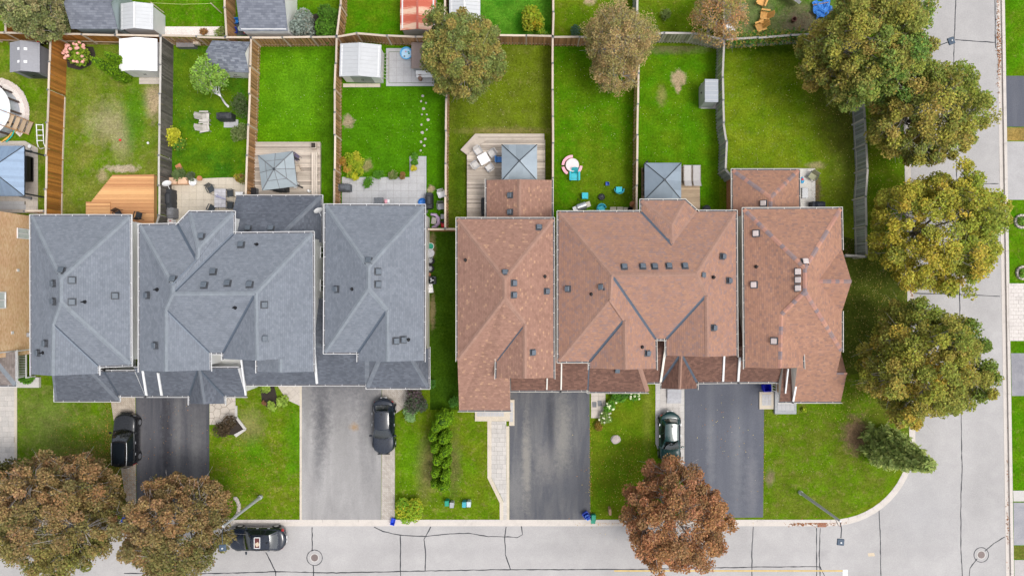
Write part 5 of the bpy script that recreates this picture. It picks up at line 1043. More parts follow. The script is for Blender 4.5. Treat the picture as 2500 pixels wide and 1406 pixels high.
# --- left yard
t = thing('swimming_pool', 'round above-ground pool under a pale cover at the left edge', 'pool', G(-14, 276))
MB().lathe([(2.12, 0), (2.12, 1.2)], 40, cap=False).build('wall', plain((.42, .46, .52), .4, .2, name='pool_wall'), t); MB().lathe([(2.02, 1.2), (2.02, 1.23), (2.22, 1.23), (2.22, 1.17)], 40, cap=False).build('rim', M['trim'], t)
MB().grid(lambda u, v: (2.02 * v * math.cos(6.2832 * u), 2.02 * v * math.sin(6.2832 * u), 1.12 + .05 * v * v + .012 * math.sin(9 * u * 6.28 + 8 * v)), 48, 10).build('cover', plain((.55, .60, .68), .3, var=.1, scale=2, name='pool_cover'), t, smooth=True)
for k in range(7):
    a_ = -1.4 + k * .45; MB().box((2.2 * math.cos(a_), 2.2 * math.sin(a_), .6), (.1, .14, 1.25), (0, 0, a_)).build('strut', plain((.10, .07, .06), .6, name='brown_strut'), t)
def ringpts(cx, cy, r0, r1, a0, a1, n): return [(cx + r0 * math.cos(a0 + (a1 - a0) * i / n), cy + r0 * math.sin(a0 + (a1 - a0) * i / n)) for i in range(n + 1)] + [(cx + r1 * math.cos(a1 - (a1 - a0) * i / n), cy + r1 * math.sin(a1 - (a1 - a0) * i / n)) for i in range(n + 1)]
gb = struct('gravel_bed', MB().sheet(g2(ringpts(-14, 276, 62, 86, -1.75, .75, 20)), .02), M['gravel'])
mb = MB(); rr = random.Random(3)
for i in range(900):
    a_ = rr.uniform(-1.72, .72); r_ = rr.uniform(76, 86); p = G(-14 + r_ * math.cos(a_), 276 + r_ * math.sin(a_), .03); s_ = rr.uniform(.03, .07)
    mb.ell(p, (s_, s_ * rr.uniform(.7, 1.2), s_ * .7), 5, 3, z0=-.3, jit=.2, sd=i)
o = mb.build('pebbles', plain((.62, .54, .50), .9, var=.35, scale=25, name='pebbles')); tag(o, 'curved border of pale pebbles round the pool', 'pebbles', kind='stuff')
t = thing('pool_stairs', 'wooden stairs leading up to the above-ground pool', 'stairs', G(60, 308), -.38)
for i in range(4): MB().box((.55 - i * .33, 0, .22 + i * .26), (.34, 1.0, .04)).build('tread', M['deck_warm'], t, uv=True)
for s_ in (-1, 1): MB().box((0, s_ * .52, .6), (1.7, .05, .22), (0, .66, 0)).build('stringer', M['fence_brown'], t, uv=True); MB().tube([(.6, s_ * .55, .9), (-.95, s_ * .55, 1.95)], .03).build('handrail', M['fence_brown'], t)
for i, (cc, pts) in enumerate((((.75, .42, .06), [(10, 344), (28, 332), (45, 316)]), ((.02, .42, .36), [(18, 348), (32, 334), (42, 312)]), ((.75, .45, .1), [(8, 348), (22, 340), (34, 325)]))):
    p0 = G(*pts[0]); o = MB().tube([G(x, y, .1 + .05 * i) - p0 for x, y in pts], .045, 8).build('pool_noodle', plain(cc, .6, name='foam'), None, p0); tag(o, ['longer orange foam pool noodle beside the pool stairs', 'teal foam pool noodle lying beside the pool stairs', 'shorter orange foam pool noodle nearest the blue gazebo'][i], 'pool noodle', 'pool noodles')
t = place('garden_sofa', 'black rattan outdoor sofa on the far-left patio', 'sofa', 71, 415, math.pi / 2)
MB().box((0, -.05, .2), (1.9, .7, .38), ch=.03).build('base', M['black'], t); MB().box((0, -.33, .5), (1.95, .14, .65), ch=.03).build('backrest', M['black'], t)
for i in range(3): MB().box((-.6 + i * .6, .04, .43), (.58, .55, .12), ch=.04).build('cushion', M['dark'], t)
for s_ in (-1, 1): MB().box((s_ * .95, 0, .35), (.1, .75, .6), ch=.02).build('armrest', M['black'], t)
for y, n in ((366, 'upper'), (480, 'lower')): parasol_closed('dark tied-back gazebo curtain at the %s corner of the blue gazebo' % n, 46, y, -.15, 1.2, 1.6, M['greyd'])
pot('small white-rimmed pot at the corner of the far-left patio', 77, 359, .14, .25, M['whitep'])
t = thing('pool_ladder', 'white plastic pool ladder propped beside the stained fence', 'ladder', G(118, 338, 0))
for s_ in (-1, 1): MB().tube([(s_ * .26, .9, 1.0), (s_ * .26, -.6, .9), (s_ * .28, -.85, .75), (s_ * .36, -.95, .4), (s_ * .30, -.8, .05)], .035, 8).build('rail', M['whitep'], t)
for i in range(4): MB().tube([(-.26, .85 - i * .42, .98), (.26, .85 - i * .42, .98)], .03, 8).build('rung', M['whitep'], t)
t = place('lawn_mower', 'red lawn mower tucked beside the grey plastic shed', 'mower', 103, 104, .4); MB().box((0, 0, .25), (.5, .6, .25), ch=.08).build('deck', M['black'], t); MB().box((-.02, 0, .45), (.3, .36, .2), ch=.08).build('engine', M['red'], t)
for sx in (-1, 1):
    for sy in (-1, 1): MB().cyl((sx * .27 - .03, sy * .24, .1), .1, .06, 10, ax='X').build('wheel', M['rubber'], t)
# --- patchy lawn yard
chair('black metal chair on the right of the new cedar deck', 346, 527, 2.9, M['black'], M['dark'], .5, group='chairs on the cedar deck'); chair('black chair half under the eave on the new cedar deck', 297, 524, .5, M['black'], M['dark'], .5, group='chairs on the cedar deck')
for (x, y, m, l) in ((295, 343, M['red'], 'small red and white ball on the patchy lawn'), (363, 350, M['whitep'], 'small white ball on the patchy lawn')):
    o = MB().ell((0, 0, .1), (.1, .1, .1), 12, 8).build('ball', m, None, G(x, y), smooth=True); tag(o, l, 'ball')
# --- beige patio yard
adirondack('upper grey weathered adirondack chair on the lush lawn', 505, 288, math.pi / 2, M['cap_grey'], group='grey adirondack chairs'); adirondack('lower grey weathered adirondack chair on the lush lawn', 505, 314, math.pi / 2 + .15, M['cap_grey'], group='grey adirondack chairs')
table('small pale table between the two grey adirondack chairs', 509, 300, 0, .5, .5, M['cap_grey'], h=.45)
struct('patio', MB().prism(g2([(547, 293), (582, 293), (582, 312), (547, 312)]), -.02, .04), M['paver_grey']); bbq('black covered barbecue on a grey slab in the lush lawn', 558, 290, math.pi, 1.2)
o = MB().box((0, 0, .04), (.46, .46, .05), (0, 0, .5), ch=.01).build('paver', M['terra'], None, G(437, 408)); tag(o, 'single orange paving slab lying on the lawn', 'paver')
for i, (x, y, w, d, l) in enumerate(((408, 428, .65, .45, 'wooden crate against the dark weathered fence'), (430, 444, .6, .5, 'orange wooden planter box at the end of the beige patio row'), (453, 444, .75, .5, 'longest orange wooden planter box beside the white bowl'))):
    t = place('wooden_planter', l, 'planter', x, y, 0, .0)
    m_ = plain((.55, .33, .2), .8, name='crate_wood')
    for s_ in (-1, 1): MB().box((0, s_ * d / 2, .25), (w, .03, .5)).build('panel', m_, t); MB().box((s_ * w / 2, 0, .25), (.03, d - .04, .5)).build('panel', m_, t)
    MB().box((0, 0, .49), (w - .03, d - .03, .03)).build('lid', plain((.60, .40, .27), .8, name='crate_lid'), t)
t = place('round_bowl', 'round white plastic bowl beside the orange planter boxes', 'bowl', 475, 446, 0); MB().lathe([(.2, 0), (.3, .3), (.32, .32), (.28, .3), (.18, .08)], 18).build('bowl', M['whitep'], t)
pot('terracotta pot tipped beside the white bowl', 491, 437, .2, .3, M['terra']); pot('terracotta pot at the right edge of the beige patio', 588, 440, .22, .35, M['terra'])
table('grey tiled dining table on the beige patio', 547, 487, 0, .92, 1.5, plain((.42, .41, .43), .6, name='table_tile'), tiles=.31)
for (x, y, r, l) in ((521, 464, .5, 'dark lattice chair at the upper left of the tiled table'), (567, 474, -1.5, 'dark chair tucked under the right side of the tiled table, upper'), (567, 503, -1.6, 'dark chair tucked under the right side of the tiled table, lower'), (523, 510, 2.7, 'dark chair at the lower left of the tiled table')): chair(l, x, y, r, plain((.05, .058, .065), .5, .3, name='dark_frame'), group='chairs round the tiled table')
parasol_closed('closed lilac parasol lying across the tiled table', 552, 487, 2.8, .8, 1.3)
bbq('large black covered barbecue beside the dark weathered fence', 424, 489, math.pi / 2, 1.55, M['dark']); bbq('lower grey covered grill beside the big black cover', 428, 523, math.pi / 2, .85, plain((.18, .18, .19), .7, name='grey_cover'))
t = place('round_bucket', 'white round bucket with a red mark near the second grey house', 'bucket', 424, 541, 0); MB().cyl((0, 0, 0), .24, .5, 20).build('body', M['whitep'], t); MB().cyl((0, 0, .5), .26, .03, 20).build('lid', plain((.7, .64, .6), .5, name='bucket_lid'), t); MB().box((0, 0, .54), (.16, .06, .008)).build('red_mark', M['red'], t)
def dish(label, px, py, z, rz):
    t = place('satellite_dish', label, 'satellite dish', px, py, rz, z); mb = MB()
    mb.grid(lambda u, v: (.36 * v * math.cos(6.2832 * u), .10 * v * v + .26 * v * math.sin(6.2832 * u) * .5 - .1, .3 * v * math.sin(6.2832 * u)), 20, 4); mb.build('reflector', M['trim'], t); MB().tube([(0, 0, -.1), (0, -.5, .05)], .02).build('feed_arm', M['trim'], t); MB().tube([(0, .05, 0), (0, .15, -.45)], .03).build('mast', M['trim'], t); return t
dish('white satellite dish fixed to the dark weathered fence', 407, 448, 1.7, .5); dish('white satellite dish at the wall between the second and third grey roofs', 777, 514, 3.2, .5)
t = place('cooler_box', 'white cooler box by the brown slatted fence and roof corner', 'cooler', 589, 476, 0); MB().box((0, 0, .2), (.6, .35, .38), ch=.04).build('body', M['whitep'], t); MB().box((0, 0, .41), (.62, .37, .06), ch=.02).build('lid', M['whitep'], t)
t = place('storage_bench', 'dark grey deck storage box beside the rear fence', 'storage box', 461, 112, 0); MB().box((0, 0, .28), (1.45, .6, .55), ch=.02).build('body', M['greyd'], t)
for i in range(9): MB().box((-.64 + i * .16, 0, .585), (.15, .66, .04)).build('lid_slat', plain((.19, .175, .175), .7, name='grey_slats'), t)
for (x, y, w, l) in ((484, 106, .4, 'pale wooden box on the right end of the dark storage box'), (419, 105, .6, 'pale wooden shelf by the corner of the weathered fence')):
    t = place('wooden_box', l, 'box', x, y, 0, .5 if x > 450 else 0); MB().box((0, 0, .2), (w, .4, .38), ch=.01).build('body', M['cap_pale'], t, uv=True); MB().box((0, 0, .41), (w + .05, .44, .03)).build('lid', M['cap_pale'], t, uv=True)
t = place('wire_cart', 'small wire cart beside the shingled garden shed', 'cart', 586, 188, 0); MB().box((0, 0, .5), (.6, .3, .04)).build('tray', plain((.10, .05, .04), .6, name='cart_tray'), t)
for sx in (-1, 1):
    MB().tube([(sx * .32, -.2, .55), (sx * .32, .2, .55)], .02).build('rail', M['steel'], t)
    for sy in (-1, 1): MB().tube([(sx * .3, sy * .15, .5), (sx * .3, sy * .15, 0)], .015).build('leg', M['steel'], t)
# --- glass gazebo deck
bbq('black covered barbecue under the edge of the glass-roofed gazebo', 692, 462, 0, 1.0, None, .35); table('small white side table beside the glass-roofed gazebo', 728, 455, .3, .45, .4, M['trim'], .35, .6)
t = place('storage_chest', 'dark storage chest at the corner of the grey deck', 'chest', 624, 470, 0, .35); MB().box((0, 0, .3), (.55, .55, .55), ch=.03).build('body', M['greyd'], t); MB().box((0, 0, .6), (.58, .58, .06), ch=.02).build('lid', M['black'], t)
t = place('watering_bucket', 'turquoise bucket at the right of the grey deck', 'bucket', 769, 468, 0, .35); MB().lathe([(.13, 0), (.17, .3), (.15, .3), (.12, .04)], 14).build('body', M['teal'], t); MB().tube([(-.16, 0, .3), (0, 0, .42), (.16, 0, .3)], .012).build('handle', M['whitep'], t)
t = place('garden_statue', 'small white ornament beside the turquoise bucket', 'ornament', 756, 468, 0, .35); MB().ell((0, 0, .15), (.12, .1, .18), 10, 6, jit=.15).build('base', M['whitep'], t); MB().ell((0, .02, .36), (.09, .09, .1), 10, 6).build('head', M['whitep'], t)
chair('folded dark striped chair behind the glass-roofed gazebo', 727, 386, .9, plain((.12, .1, .16), .6, name='striped_cloth'), z=.35, w=.4); chair('thin wire chair right of the glass-roofed gazebo', 731, 415, -1.2, M['cap_pale'], z=.35, w=.42, sling=True)
# --- grey patio yard
t = place('hot_tub', 'hot tub with a brown vinyl cover under the large maple', 'hot tub', 1040, 146, 0, 0); MB().box((0, 0, .45), (2.0, 2.0, .88), ch=.12).build('shell', M['greyp'], t)
for s_ in (-1, 1): MB().box((s_ * .53, 0, .95), (1.04, 2.12, .12), ch=.05).build('cover', plain((.24, .185, .165), .6, var=.1, name='brown_vinyl'), t)
MB().box((0, -1.35, .22), (1.5, .35, .1)).box((0, -1.2, .45), (1.5, .3, .1)).build('steps', M['whitep'], t)
t = place('paddling_pool', 'round light blue paddling pool on the slab by the hot tub', 'paddling pool', 993, 133, 0); MB().lathe([(.44, 0), (.5, .26), (.5, .3), (.44, .3), (.40, .06)], 28).build('shell', plain((.10, .42, .75), .4, name='light_blue_plastic'), t); MB().cyl((0, 0, .12), .42, .01, 28).build('water', plain((.45, .66, .8), .08, spec=.5, var=.1, name='pool_water'), t)
for k in range(4): MB().ell((.2 * math.cos(k * 1.9), .22 * math.sin(k * 2.3), .16), (.07, .05, .05), 8, 5, jit=.2, sd=k).build('toy', [M['green'], M['pink'], M['greyd'], M['teal']][k], t)
for i, (x, y) in enumerate(((1026, 183), (1027, 195))):
    t = place('log_stool', ('upper' if i == 0 else 'lower') + ' round wooden stool beside the hot tub steps', 'stool', x, y, 0, group='log stools'); MB().lathe([(.15, 0), (.16, .4), (.13, .42)], 14).build('seat', plain((.22, .13, .1), .8, name='log_wood'), t)
for (x, lab) in ((936, 'white ladder leaning on its side against the white metal shed'),):
    t = thing('ladder', lab, 'ladder', G(948, 165))
    for s_ in (0, 1): MB().box((s_ * .38 - .35, 0, .06 + .5 * (1 - s_)), (.05, 2.2, .08)).build('rail', M['cap_grey'], t)
    for i in range(8): MB().tube([(-.35, -1.0 + i * .28, .56), (.03, -1.0 + i * .28, .06)], .02).build('rung', M['cap_grey'], t)
bbq('dark covered chair stack on the left of the grey patio', 846, 461, .0, .95, plain((.09, .10, .115), .6, name='slate_cover'))
t = table('low glass table at the back wall of the third grey house', 928, 493, 0, .7, .55, M['glass'], legm=M['steel'], h=.5)
t = place('toy_cart', 'pink and white toy pushchair beside the glass table', 'toy', 944, 493, 0); MB().box((0, 0, .3), (.26, .34, .2), ch=.06).build('seat', M['pink'], t); MB().box((.22, 0, .25), (.2, .3, .3), ch=.03).build('basket', M['whitep'], t)
for s_ in (-1, 1): MB().cyl((s_ * .14, -.1, .08), .08, .04, 10, ax='X').build('wheel', M['black'], t)
t = place('paddling_pool', 'dark blue paddling pool folded by the black covered barbecue', 'paddling pool', 1032, 495, 0); MB().lathe([(.3, 0), (.34, .25), (.3, .27), (.24, .08), (.02, .05)], 20).build('shell', plain((.02, .16, .5), .4, name='deep_blue'), t)
bbq('tall black covered barbecue at the corner of the third grey house', 1050, 493, math.pi / 2, 1.25)
chair('white chair beside the fence near the black covered barbecue', 1080, 477, .3, M['whitep']); chair('black and white folding chair below the white chair by the fence', 1078, 506, .1, M['greyd'], M['greyp'])
t = place('kettle_pot', 'round silver pot beside the third grey house', 'pot', 1040, 517, 0); MB().ell((0, 0, .2), (.22, .2, .2), 16, 8).build('body', M['steel'], t, smooth=True); MB().tube([(-.1, 0, .4), (0, 0, .48), (.1, 0, .4)], .02).build('handle', M['steel'], t)
t = place('toy_slide', 'faded purple toy slide curled beside the third grey house', 'slide', 1064, 540, 0); MB().tube([(-.35, .5, .5), (.05, .45, .45), (.25, .2, .3), (.25, -.15, .18), (.05, -.42, .1), (-.3, -.5, .06)], [.1, .14, .16, .16, .15, .1], 8).build('chute', plain((.36, .27, .40), .5, name='faded_purple'), t, smooth=True); MB().box((-.12, .0, .2), (.4, .55, .35), (0, 0, -.2), ch=.04).build('crate', M['cap_grey'], t)
t = place('toy_car', 'red toy car by the fence below the grey box', 'toy car', 1083, 548, 0); MB().box((0, 0, .2), (.36, .55, .25), ch=.08).build('body', M['red'], t); MB().box((0, .16, .38), (.3, .2, .1), ch=.04).build('seat', M['black'], t)
for sx in (-1, 1):
    for sy in (-1, 1): MB().cyl((sx * .2 - .03, sy * .18, .09), .09, .06, 10, ax='X').build('wheel', M['black'], t)
t = place('storage_tub', 'grey plastic tub by the fence above the red toy car', 'tub', 1083, 530, 0); MB().box((0, 0, .15), (.38, .36, .3), ch=.03).build('body', M['greyp'], t); MB().box((0, 0, .31), (.4, .38, .04), ch=.01).build('lid', M['greyp'], t)
# side of third grey house
t = place('round_tub', 'green round tub in the row along the side wall', 'tub', 1052, 602, 0); MB().lathe([(.24, 0), (.27, .3), (.29, .3), (.25, .28)], 18).build('body', M['whitep'], t); MB().cyl((0, 0, .27), .25, .02, 18).build('lid', M['green'], t)
t = place('dustbin', 'round grey dustbin with a lid along the side wall', 'dustbin', 1053, 619, 0); MB().lathe([(.26, 0), (.31, .7)], 20).build('body', M['greyp'], t); MB().lathe([(.345, .7), (.345, .75), (.1, .8)], 22).build('lid', plain((.40, .41, .43), .5, name='bin_lid'), t); MB().tube([(-.2, -.3, .72), (-.2, -.42, .72), (.2, -.42, .72), (.2, -.3, .72)], .02).build('handle', M['greyp'], t)
def wheel_stack(label, px, py, n):
    t = place('wheel_stack', label, 'car wheel', px, py, 0)
    for k in range(n):
        ty = MB().lathe([(.2, 0), (.31, .02), (.32, .1), (.31, .2), (.2, .22), (.2, 0)], 24, (0, 0, k * .23), cap=False).build('tyre', M['rubber'], t, smooth=True)
    r = MB().lathe([(.2, .12), (.2, .22), (.185, .22), (.17, .17)], 24, (0, 0, (n - 1) * .23)).build('rim', M['greyd'], t)
    for k in range(7): MB().box((.095 * math.cos(k * .898), .095 * math.sin(k * .898), (n - 1) * .23 + .2), (.18, .045, .03), (0, 0, k * .898)).build('spoke', M['steel'], r)
wheel_stack('upper stacked car wheel with alloy spokes along the side wall', 1052, 637, 2); wheel_stack('lower stacked car wheel with bright alloy spokes along the side wall', 1051, 656, 2)
pot('small terracotta pot below the stacked car wheels', 1048, 671, .16, .25, M['terra'])
t = place('air_conditioner', 'square air conditioner unit with a round fan along the side wall', 'air conditioner', 1054, 684, 0, .7); MB().box((0, 0, -.35), (.62, .62, .7), ch=.03).build('case', M['darkmetal'], t); f = MB().lathe([(.27, .0), (.27, .02), (.24, .02), (.24, .0)], 20).build('fan_guard', M['black'], t)
for k in range(3): MB().box((.1 * math.cos(k * 2.094), .1 * math.sin(k * 2.094), .012), (.17, .12, .012), (.15, 0, k * 2.094)).build('blade', M['greyp'], f)
t = place('cardboard_box', 'white perforated panel leaning below the air conditioner', 'panel', 1053, 704, .1); MB().box((0, 0, .5), (.4, .75, .06), (.35, 0, 0), ch=.02).build('panel', M['whitep'], t)
for sx in (-1, 1):
    for sy in (0, 1): MB().cyl((sx * .08, .12 + sy * .16, .62 + sy * .055), .03, .02, 8).build('hole', M['black'], t)
# --- stepped deck yard
table('square white table with four chairs on the stepped deck', 1182, 392, .5, .82, .82, M['trim'], .45)
for k, l in enumerate(('right', 'top', 'left', 'bottom')):
    a_ = .5 + k * math.pi / 2 + .1; p = W(1182, 392, .45); px, py = 1182 + 24 * math.cos(a_), 392 - 24 * math.sin(a_); chair('pale sling chair at the %s side of the square white table' % l, px, py, a_ - math.pi / 2, M['greyp'], plain((.50, .48, .46), .7, name='pale_sling'), .45, group='chairs round the white table', sling=True)
chair('blue chair half under the pale steel gazebo', 1221, 393, 1.57, M['darkmetal'], plain((.06, .2, .5), .6, name='blue_sling'), .45, sling=True); bbq('black covered barbecue beside the brown addition wall', 1184, 507, math.pi / 2, 1.35, None, .45)
# --- pink table yard
t = place('picnic_table', 'round pale pink picnic table with curved pink benches', 'table', 1396, 406, 0)
MB().lathe([(.53, .5), (.54, .53), (.5, .56)], 32).build('tabletop', plain((.72, .62, .62), .5, var=.06, name='pale_pink'), t); MB().cyl((0, 0, 0), .12, .5, 12).build('pedestal', M['pink'], t)
for a_, w_ in ((2.3, .8), (3.75, .45), (-.45, .4)):
    mb = MB(); n = 10
    pts = [(.62 * math.cos(a_ - w_ + 2 * w_ * i / n), .62 * math.sin(a_ - w_ + 2 * w_ * i / n)) for i in range(n + 1)] + [(.84 * math.cos(a_ + w_ - 2 * w_ * i / n), .84 * math.sin(a_ + w_ - 2 * w_ * i / n)) for i in range(n + 1)]
    mb.prism(pts, .27, .32).build('bench', M['pink'], t)
adirondack('turquoise adirondack chair at the pink picnic table', 1402, 432, 0, M['teal'])
def tubchair(label, px, py, rz, z=0.0):
    t = place('tub_chair', label, 'chair', px, py, rz, z, 'turquoise tub chairs'); n = 16; mat = M['teal']; mat2 = plain((.08, .52, .68), .45, name='pale_turquoise')
    MB().grid(lambda u, v: ((.27 + .09 * v) * math.cos(-.25 + u * 3.65), (.25 + .09 * v) * math.sin(-.25 + u * 3.65), .05 + v * (.4 + .3 * math.sin(u * math.pi))), n, 4).grid(lambda u, v: ((.36 + .05 * v) * math.cos(-.25 + u * 3.65), (.34 + .05 * v) * math.sin(-.25 + u * 3.65), .45 + .3 * math.sin(u * math.pi) - .06 * v), n, 1).build('backrest', mat2, t)
    MB().box((0, .0, .3), (.5, .48, .05), ch=.02).build('seat', mat, t)
    for sx in (-1, 1): MB().box((sx * .22, -.22, .15), (.06, .06, .3)).build('leg', mat, t)
    return t
tubchair('turquoise plastic tub chair near the right fence', 1510, 465, math.pi); tubchair('turquoise plastic tub chair at the rear eave of the wide brown house', 1467, 511, .4)
table('small turquoise slatted table on the lawn', 1427, 480, 0, .5, .5, M['teal'], h=.45, tiles=0)
bin_('small blue crate on the lawn near the turquoise chairs', 1482, 450, 0, plain((.04, .12, .5), .5, name='crate_blue'), w=.28, d=.28, h=.28)
t = place('fire_pit', 'round dark mesh fire pit on the lawn', 'fire pit', 1468, 482, 0); MB().lathe([(.22, .1), (.26, .26), (.27, .26), (.2, .16)], 20).build('bowl', M['black'], t)
for k in range(6): MB().tube([(.25 * math.cos(k * .524), .25 * math.sin(k * .524), .27), (0, 0, .42), (-.25 * math.cos(k * .524), -.25 * math.sin(k * .524), .27)], .008, 4).build('mesh_wire', M['greyd'], t)
for k in range(3): MB().tube([(.2 * math.cos(k * 2.1), .2 * math.sin(k * 2.1), .12), (.26 * math.cos(k * 2.1), .26 * math.sin(k * 2.1), 0)], .015).build('leg', M['black'], t)
t = place('gas_grill', 'open silver gas grill at the rear eave of the wide brown house', 'grill', 1418, 508, .35); MB().box((0, 0, .4), (.7, .5, .8)).build('cabinet', M['darkmetal'], t)
MB().lathe([(.26, -.36), (.26, .36)], 16, (0, .05, .82), ax='X').build('hood', M['steel'], t, smooth=False)
for s_ in (-1, 1): MB().box((s_ * .55, 0, .82), (.36, .42, .04), ch=.01).build('side_shelf', M['whitep'] if s_ < 0 else plain((.55, .5, .42), .6, name='shelf_tan'), t)
MB().tube([(.1, .4, .7), (.0, .8, .1)], .03).build('handle', M['black'], t)
t = place('chiminea', 'terracotta chiminea beside the brown slatted fence', 'chiminea', 1543, 500, 0); MB().lathe([(.15, 0), (.26, .3), (.22, .55), (.1, .75), (.12, .95), (.08, .95)], 16).build('body', M['terra'], t, smooth=True); MB().cyl((.05, -.27, .25), .1, .03, 12, ax='Y').build('mouth', M['black'], t)
t = place('fire_bowl', 'shallow black bowl below the terracotta chiminea', 'bowl', 1540, 513, 0); MB().lathe([(.1, 0), (.3, .18), (.27, .18), (.08, .04)], 18).build('bowl', M['black'], t)
t = place('paddling_pool', 'bright blue paddling pool hidden under the brown-leaved tree', 'paddling pool', 1481, 130, 0); MB().lathe([(.42, 0), (.46, .22), (.4, .24), (.36, .05)], 24).build('shell', plain((.06, .4, .75), .4, name='sky_blue_plastic'), t)
# --- lounger deck
def lounger(label, px, py, rz, z):
    t = place('sun_lounger', label, 'lounger', px, py, rz, z, 'sun loungers'); cl = plain((.44, .42, .41), .75, var=.08, name='lounger_cloth')
    MB().box((0, .25, .36), (.56, 1.25, .03), ch=.01).build('seat', cl, t); MB().box((0, -.6, .52), (.56, .55, .03), (-.55, 0, 0), ch=.01).build('backrest', cl, t)
    for s_ in (-1, 1): MB().tube([(s_ * .31, .9, .35), (s_ * .31, -.4, .35), (s_ * .31, -.85, .7)], .022).build('frame', plain((.32, .28, .25), .5, .2, name='lounger_frame'), t)
    for s_ in (-1, 1):
        for y in (.75, -.45): MB().tube([(s_ * .31, y, .35), (s_ * .33, y, 0)], .02).build('leg', M['greyd'], t)
lounger('pale sun lounger nearest the dark steel gazebo', 1676, 432, 0, .3); lounger('pale sun lounger at the outer edge of the small deck', 1698, 432, 0, .3)
t = place('kettle_grill', 'round black covered kettle grill by the rear wall below the loungers', 'grill', 1720, 512, 0); MB().ell((0, 0, .62), (.33, .3, .3), 16, 10, z0=-.6).build('cover', M['dark'], t, smooth=True)
for k in range(3): MB().tube([(.18 * math.cos(k * 2.1), .18 * math.sin(k * 2.1), .45), (.3 * math.cos(k * 2.1), .3 * math.sin(k * 2.1), 0)], .018).build('leg', M['greyd'], t)
t = place('curtain_bundle', 'dark tied curtain hanging along the left side of the dark steel gazebo', 'curtain', 1571, 440, math.pi / 2, .3); MB().grid(lambda u, v: ((u - .5) * 2.6, .05 * math.sin(u * 60) + .03 * math.sin(u * 23), v * 1.9), 60, 4).build('cloth', plain((.16, .16, .18), .8, name='curtain'), t, smooth=True)
# --- corner house patio
chair('olive sling chair on the ivory slab patio', 1978, 433, -.6, M['darkmetal'], plain((.30, .30, .19), .7, name='olive_sling'), w=.62, sling=True); table('thin-framed glass side table on the ivory slab patio', 1960, 473, 0, .5, .85, M['glass'], h=.45, legm=M['darkmetal'])
t = place('ride_on_toy', 'sky blue ride-on toy at the edge of the rear addition roof', 'toy', 1956, 441, .2); MB().box((0, 0, .18), (.3, .5, .18), ch=.08).build('body', plain((.05, .42, .75), .4, name='toy_blue'), t); MB().box((0, .05, .3), (.16, .2, .08), ch=.03).build('seat', M['red'], t)
for sx in (-1, 1):
    for sy in (-1, 1): MB().cyl((sx * .16 - .02, sy * .2, .07), .07, .05, 10, ax='X').build('wheel', M['whitep'], t)
bbq('navy covered barbecue at the rear eave of the corner house', 1988, 503, 0, 1.0, plain((.018, .022, .035), .6, name='navy_cover'))
# --- yards behind
OR = plain((.62, .33, .09), .6, name='orange_plastic')
for (x, y, r, l) in ((1856, 8, -.4, 'orange adirondack chair nearest the top edge'), (1863, 42, -1.7, 'middle orange adirondack chair beside the small orange table'), (1852, 70, -1.2, 'lowest orange adirondack chair beside the ivy fence'), (1776, 0, -.6, 'orange adirondack chair cut by the top edge above the rusty tree')): adirondack(l, x, y, r, OR, group='orange adirondack chairs')
table('small round-looking orange table between two orange chairs', 1856, 57, .3, .36, .36, OR, h=.4)
t = place('fire_bowl', 'rusty fire bowl on the bare ground in the yard behind', 'fire bowl', 1935, 52, 0); MB().lathe([(.12, 0), (.2, .35), (.2, .42), (.15, .42), (.1, .1)], 16).build('bowl', plain((.14, .06, .045), .8, name='rusty_bowl'), t)
for k in range(3): MB().tube([(.12 * math.cos(k * 2.1), .12 * math.sin(k * 2.1), .1), (.2 * math.cos(k * 2.1), .2 * math.sin(k * 2.1), 0)], .02).build('leg', M['black'], t)
t = place('tarpaulin', 'crumpled bright blue tarpaulin beside the huge olive tree', 'tarpaulin', 2005, 25, .3)
MB().grid(lambda u, v: ((u - .5) * 1.5 + .1 * math.sin(v * 9), (v - .5) * 1.4 + .1 * math.sin(u * 8), .12 + .14 * abs(math.sin(u * 7 + v * 3)) + .12 * abs(math.sin(v * 8 - u * 4)) + .05 * math.sin(u * 31) * math.sin(v * 27)), 26, 26).build('sheet', plain((.05, .22, .62), .45, name='blue_tarp'), t, smooth=False); MB().tube([(-.7, .5, .3), (.5, .3, .42)], .03).build('batten', M['fence_brown'], t)
t = place('sign_board', 'white cut-out board standing by the rusty tree', 'board', 1778, 72, 0); MB().prism([(-.35, -.3), (.4, -.3), (.0, .35), (-.35, .4)], .5, .54).build('board', M['whitep'], t); MB().box((0, 0, .25), (.05, .05, .5)).build('post', M['cap_grey'], t)
for (x, y, m, l) in ((576, 78, M['blue'], 'blue recycling box behind the dark red-brown fence'), (580, 55, plain((.02, .2, .6), .5, name='mid_blue'), 'blue box beside the white workshop wall')): bin_(l, x, y, .1, m, w=.4, d=.45, h=.4)
t = place('round_tub', 'round grey-green tub on the dark slabs', 'tub', 592, 74, 0); MB().lathe([(.2, 0), (.24, .35), (.2, .36)], 18).build('body', plain((.36, .42, .38), .6, name='grey_green'), t); MB().box((0, 0, .37), (.16, .05, .01)).build('lid_label', M['greyd'], t)
t = place('water_toy', 'pink and pale blue water table lying along the rear fence', 'toy', 622, 82, 0); MB().box((0, 0, .2), (.75, .35, .12), ch=.03).build('tray', plain((.45, .66, .8), .5, name='pale_blue'), t); MB().box((-.6, 0, .2), (.45, .2, .12), ch=.03).build('side_tray', M['red'], t); MB().box((.6, 0, .2), (.5, .2, .12), ch=.03).build('side_tray', M['red'], t)
t = place('tyre_stack', 'black drum with a white spoked lid beside the teal-grey shed', 'drum', 137, 48, 0, .9); MB().cyl((0, 0, -.9), .3, .88, 18).build('drum', M['black'], t); MB().cyl((0, 0, -.02), .2, .03, 18).build('lid', M['greyp'], t)
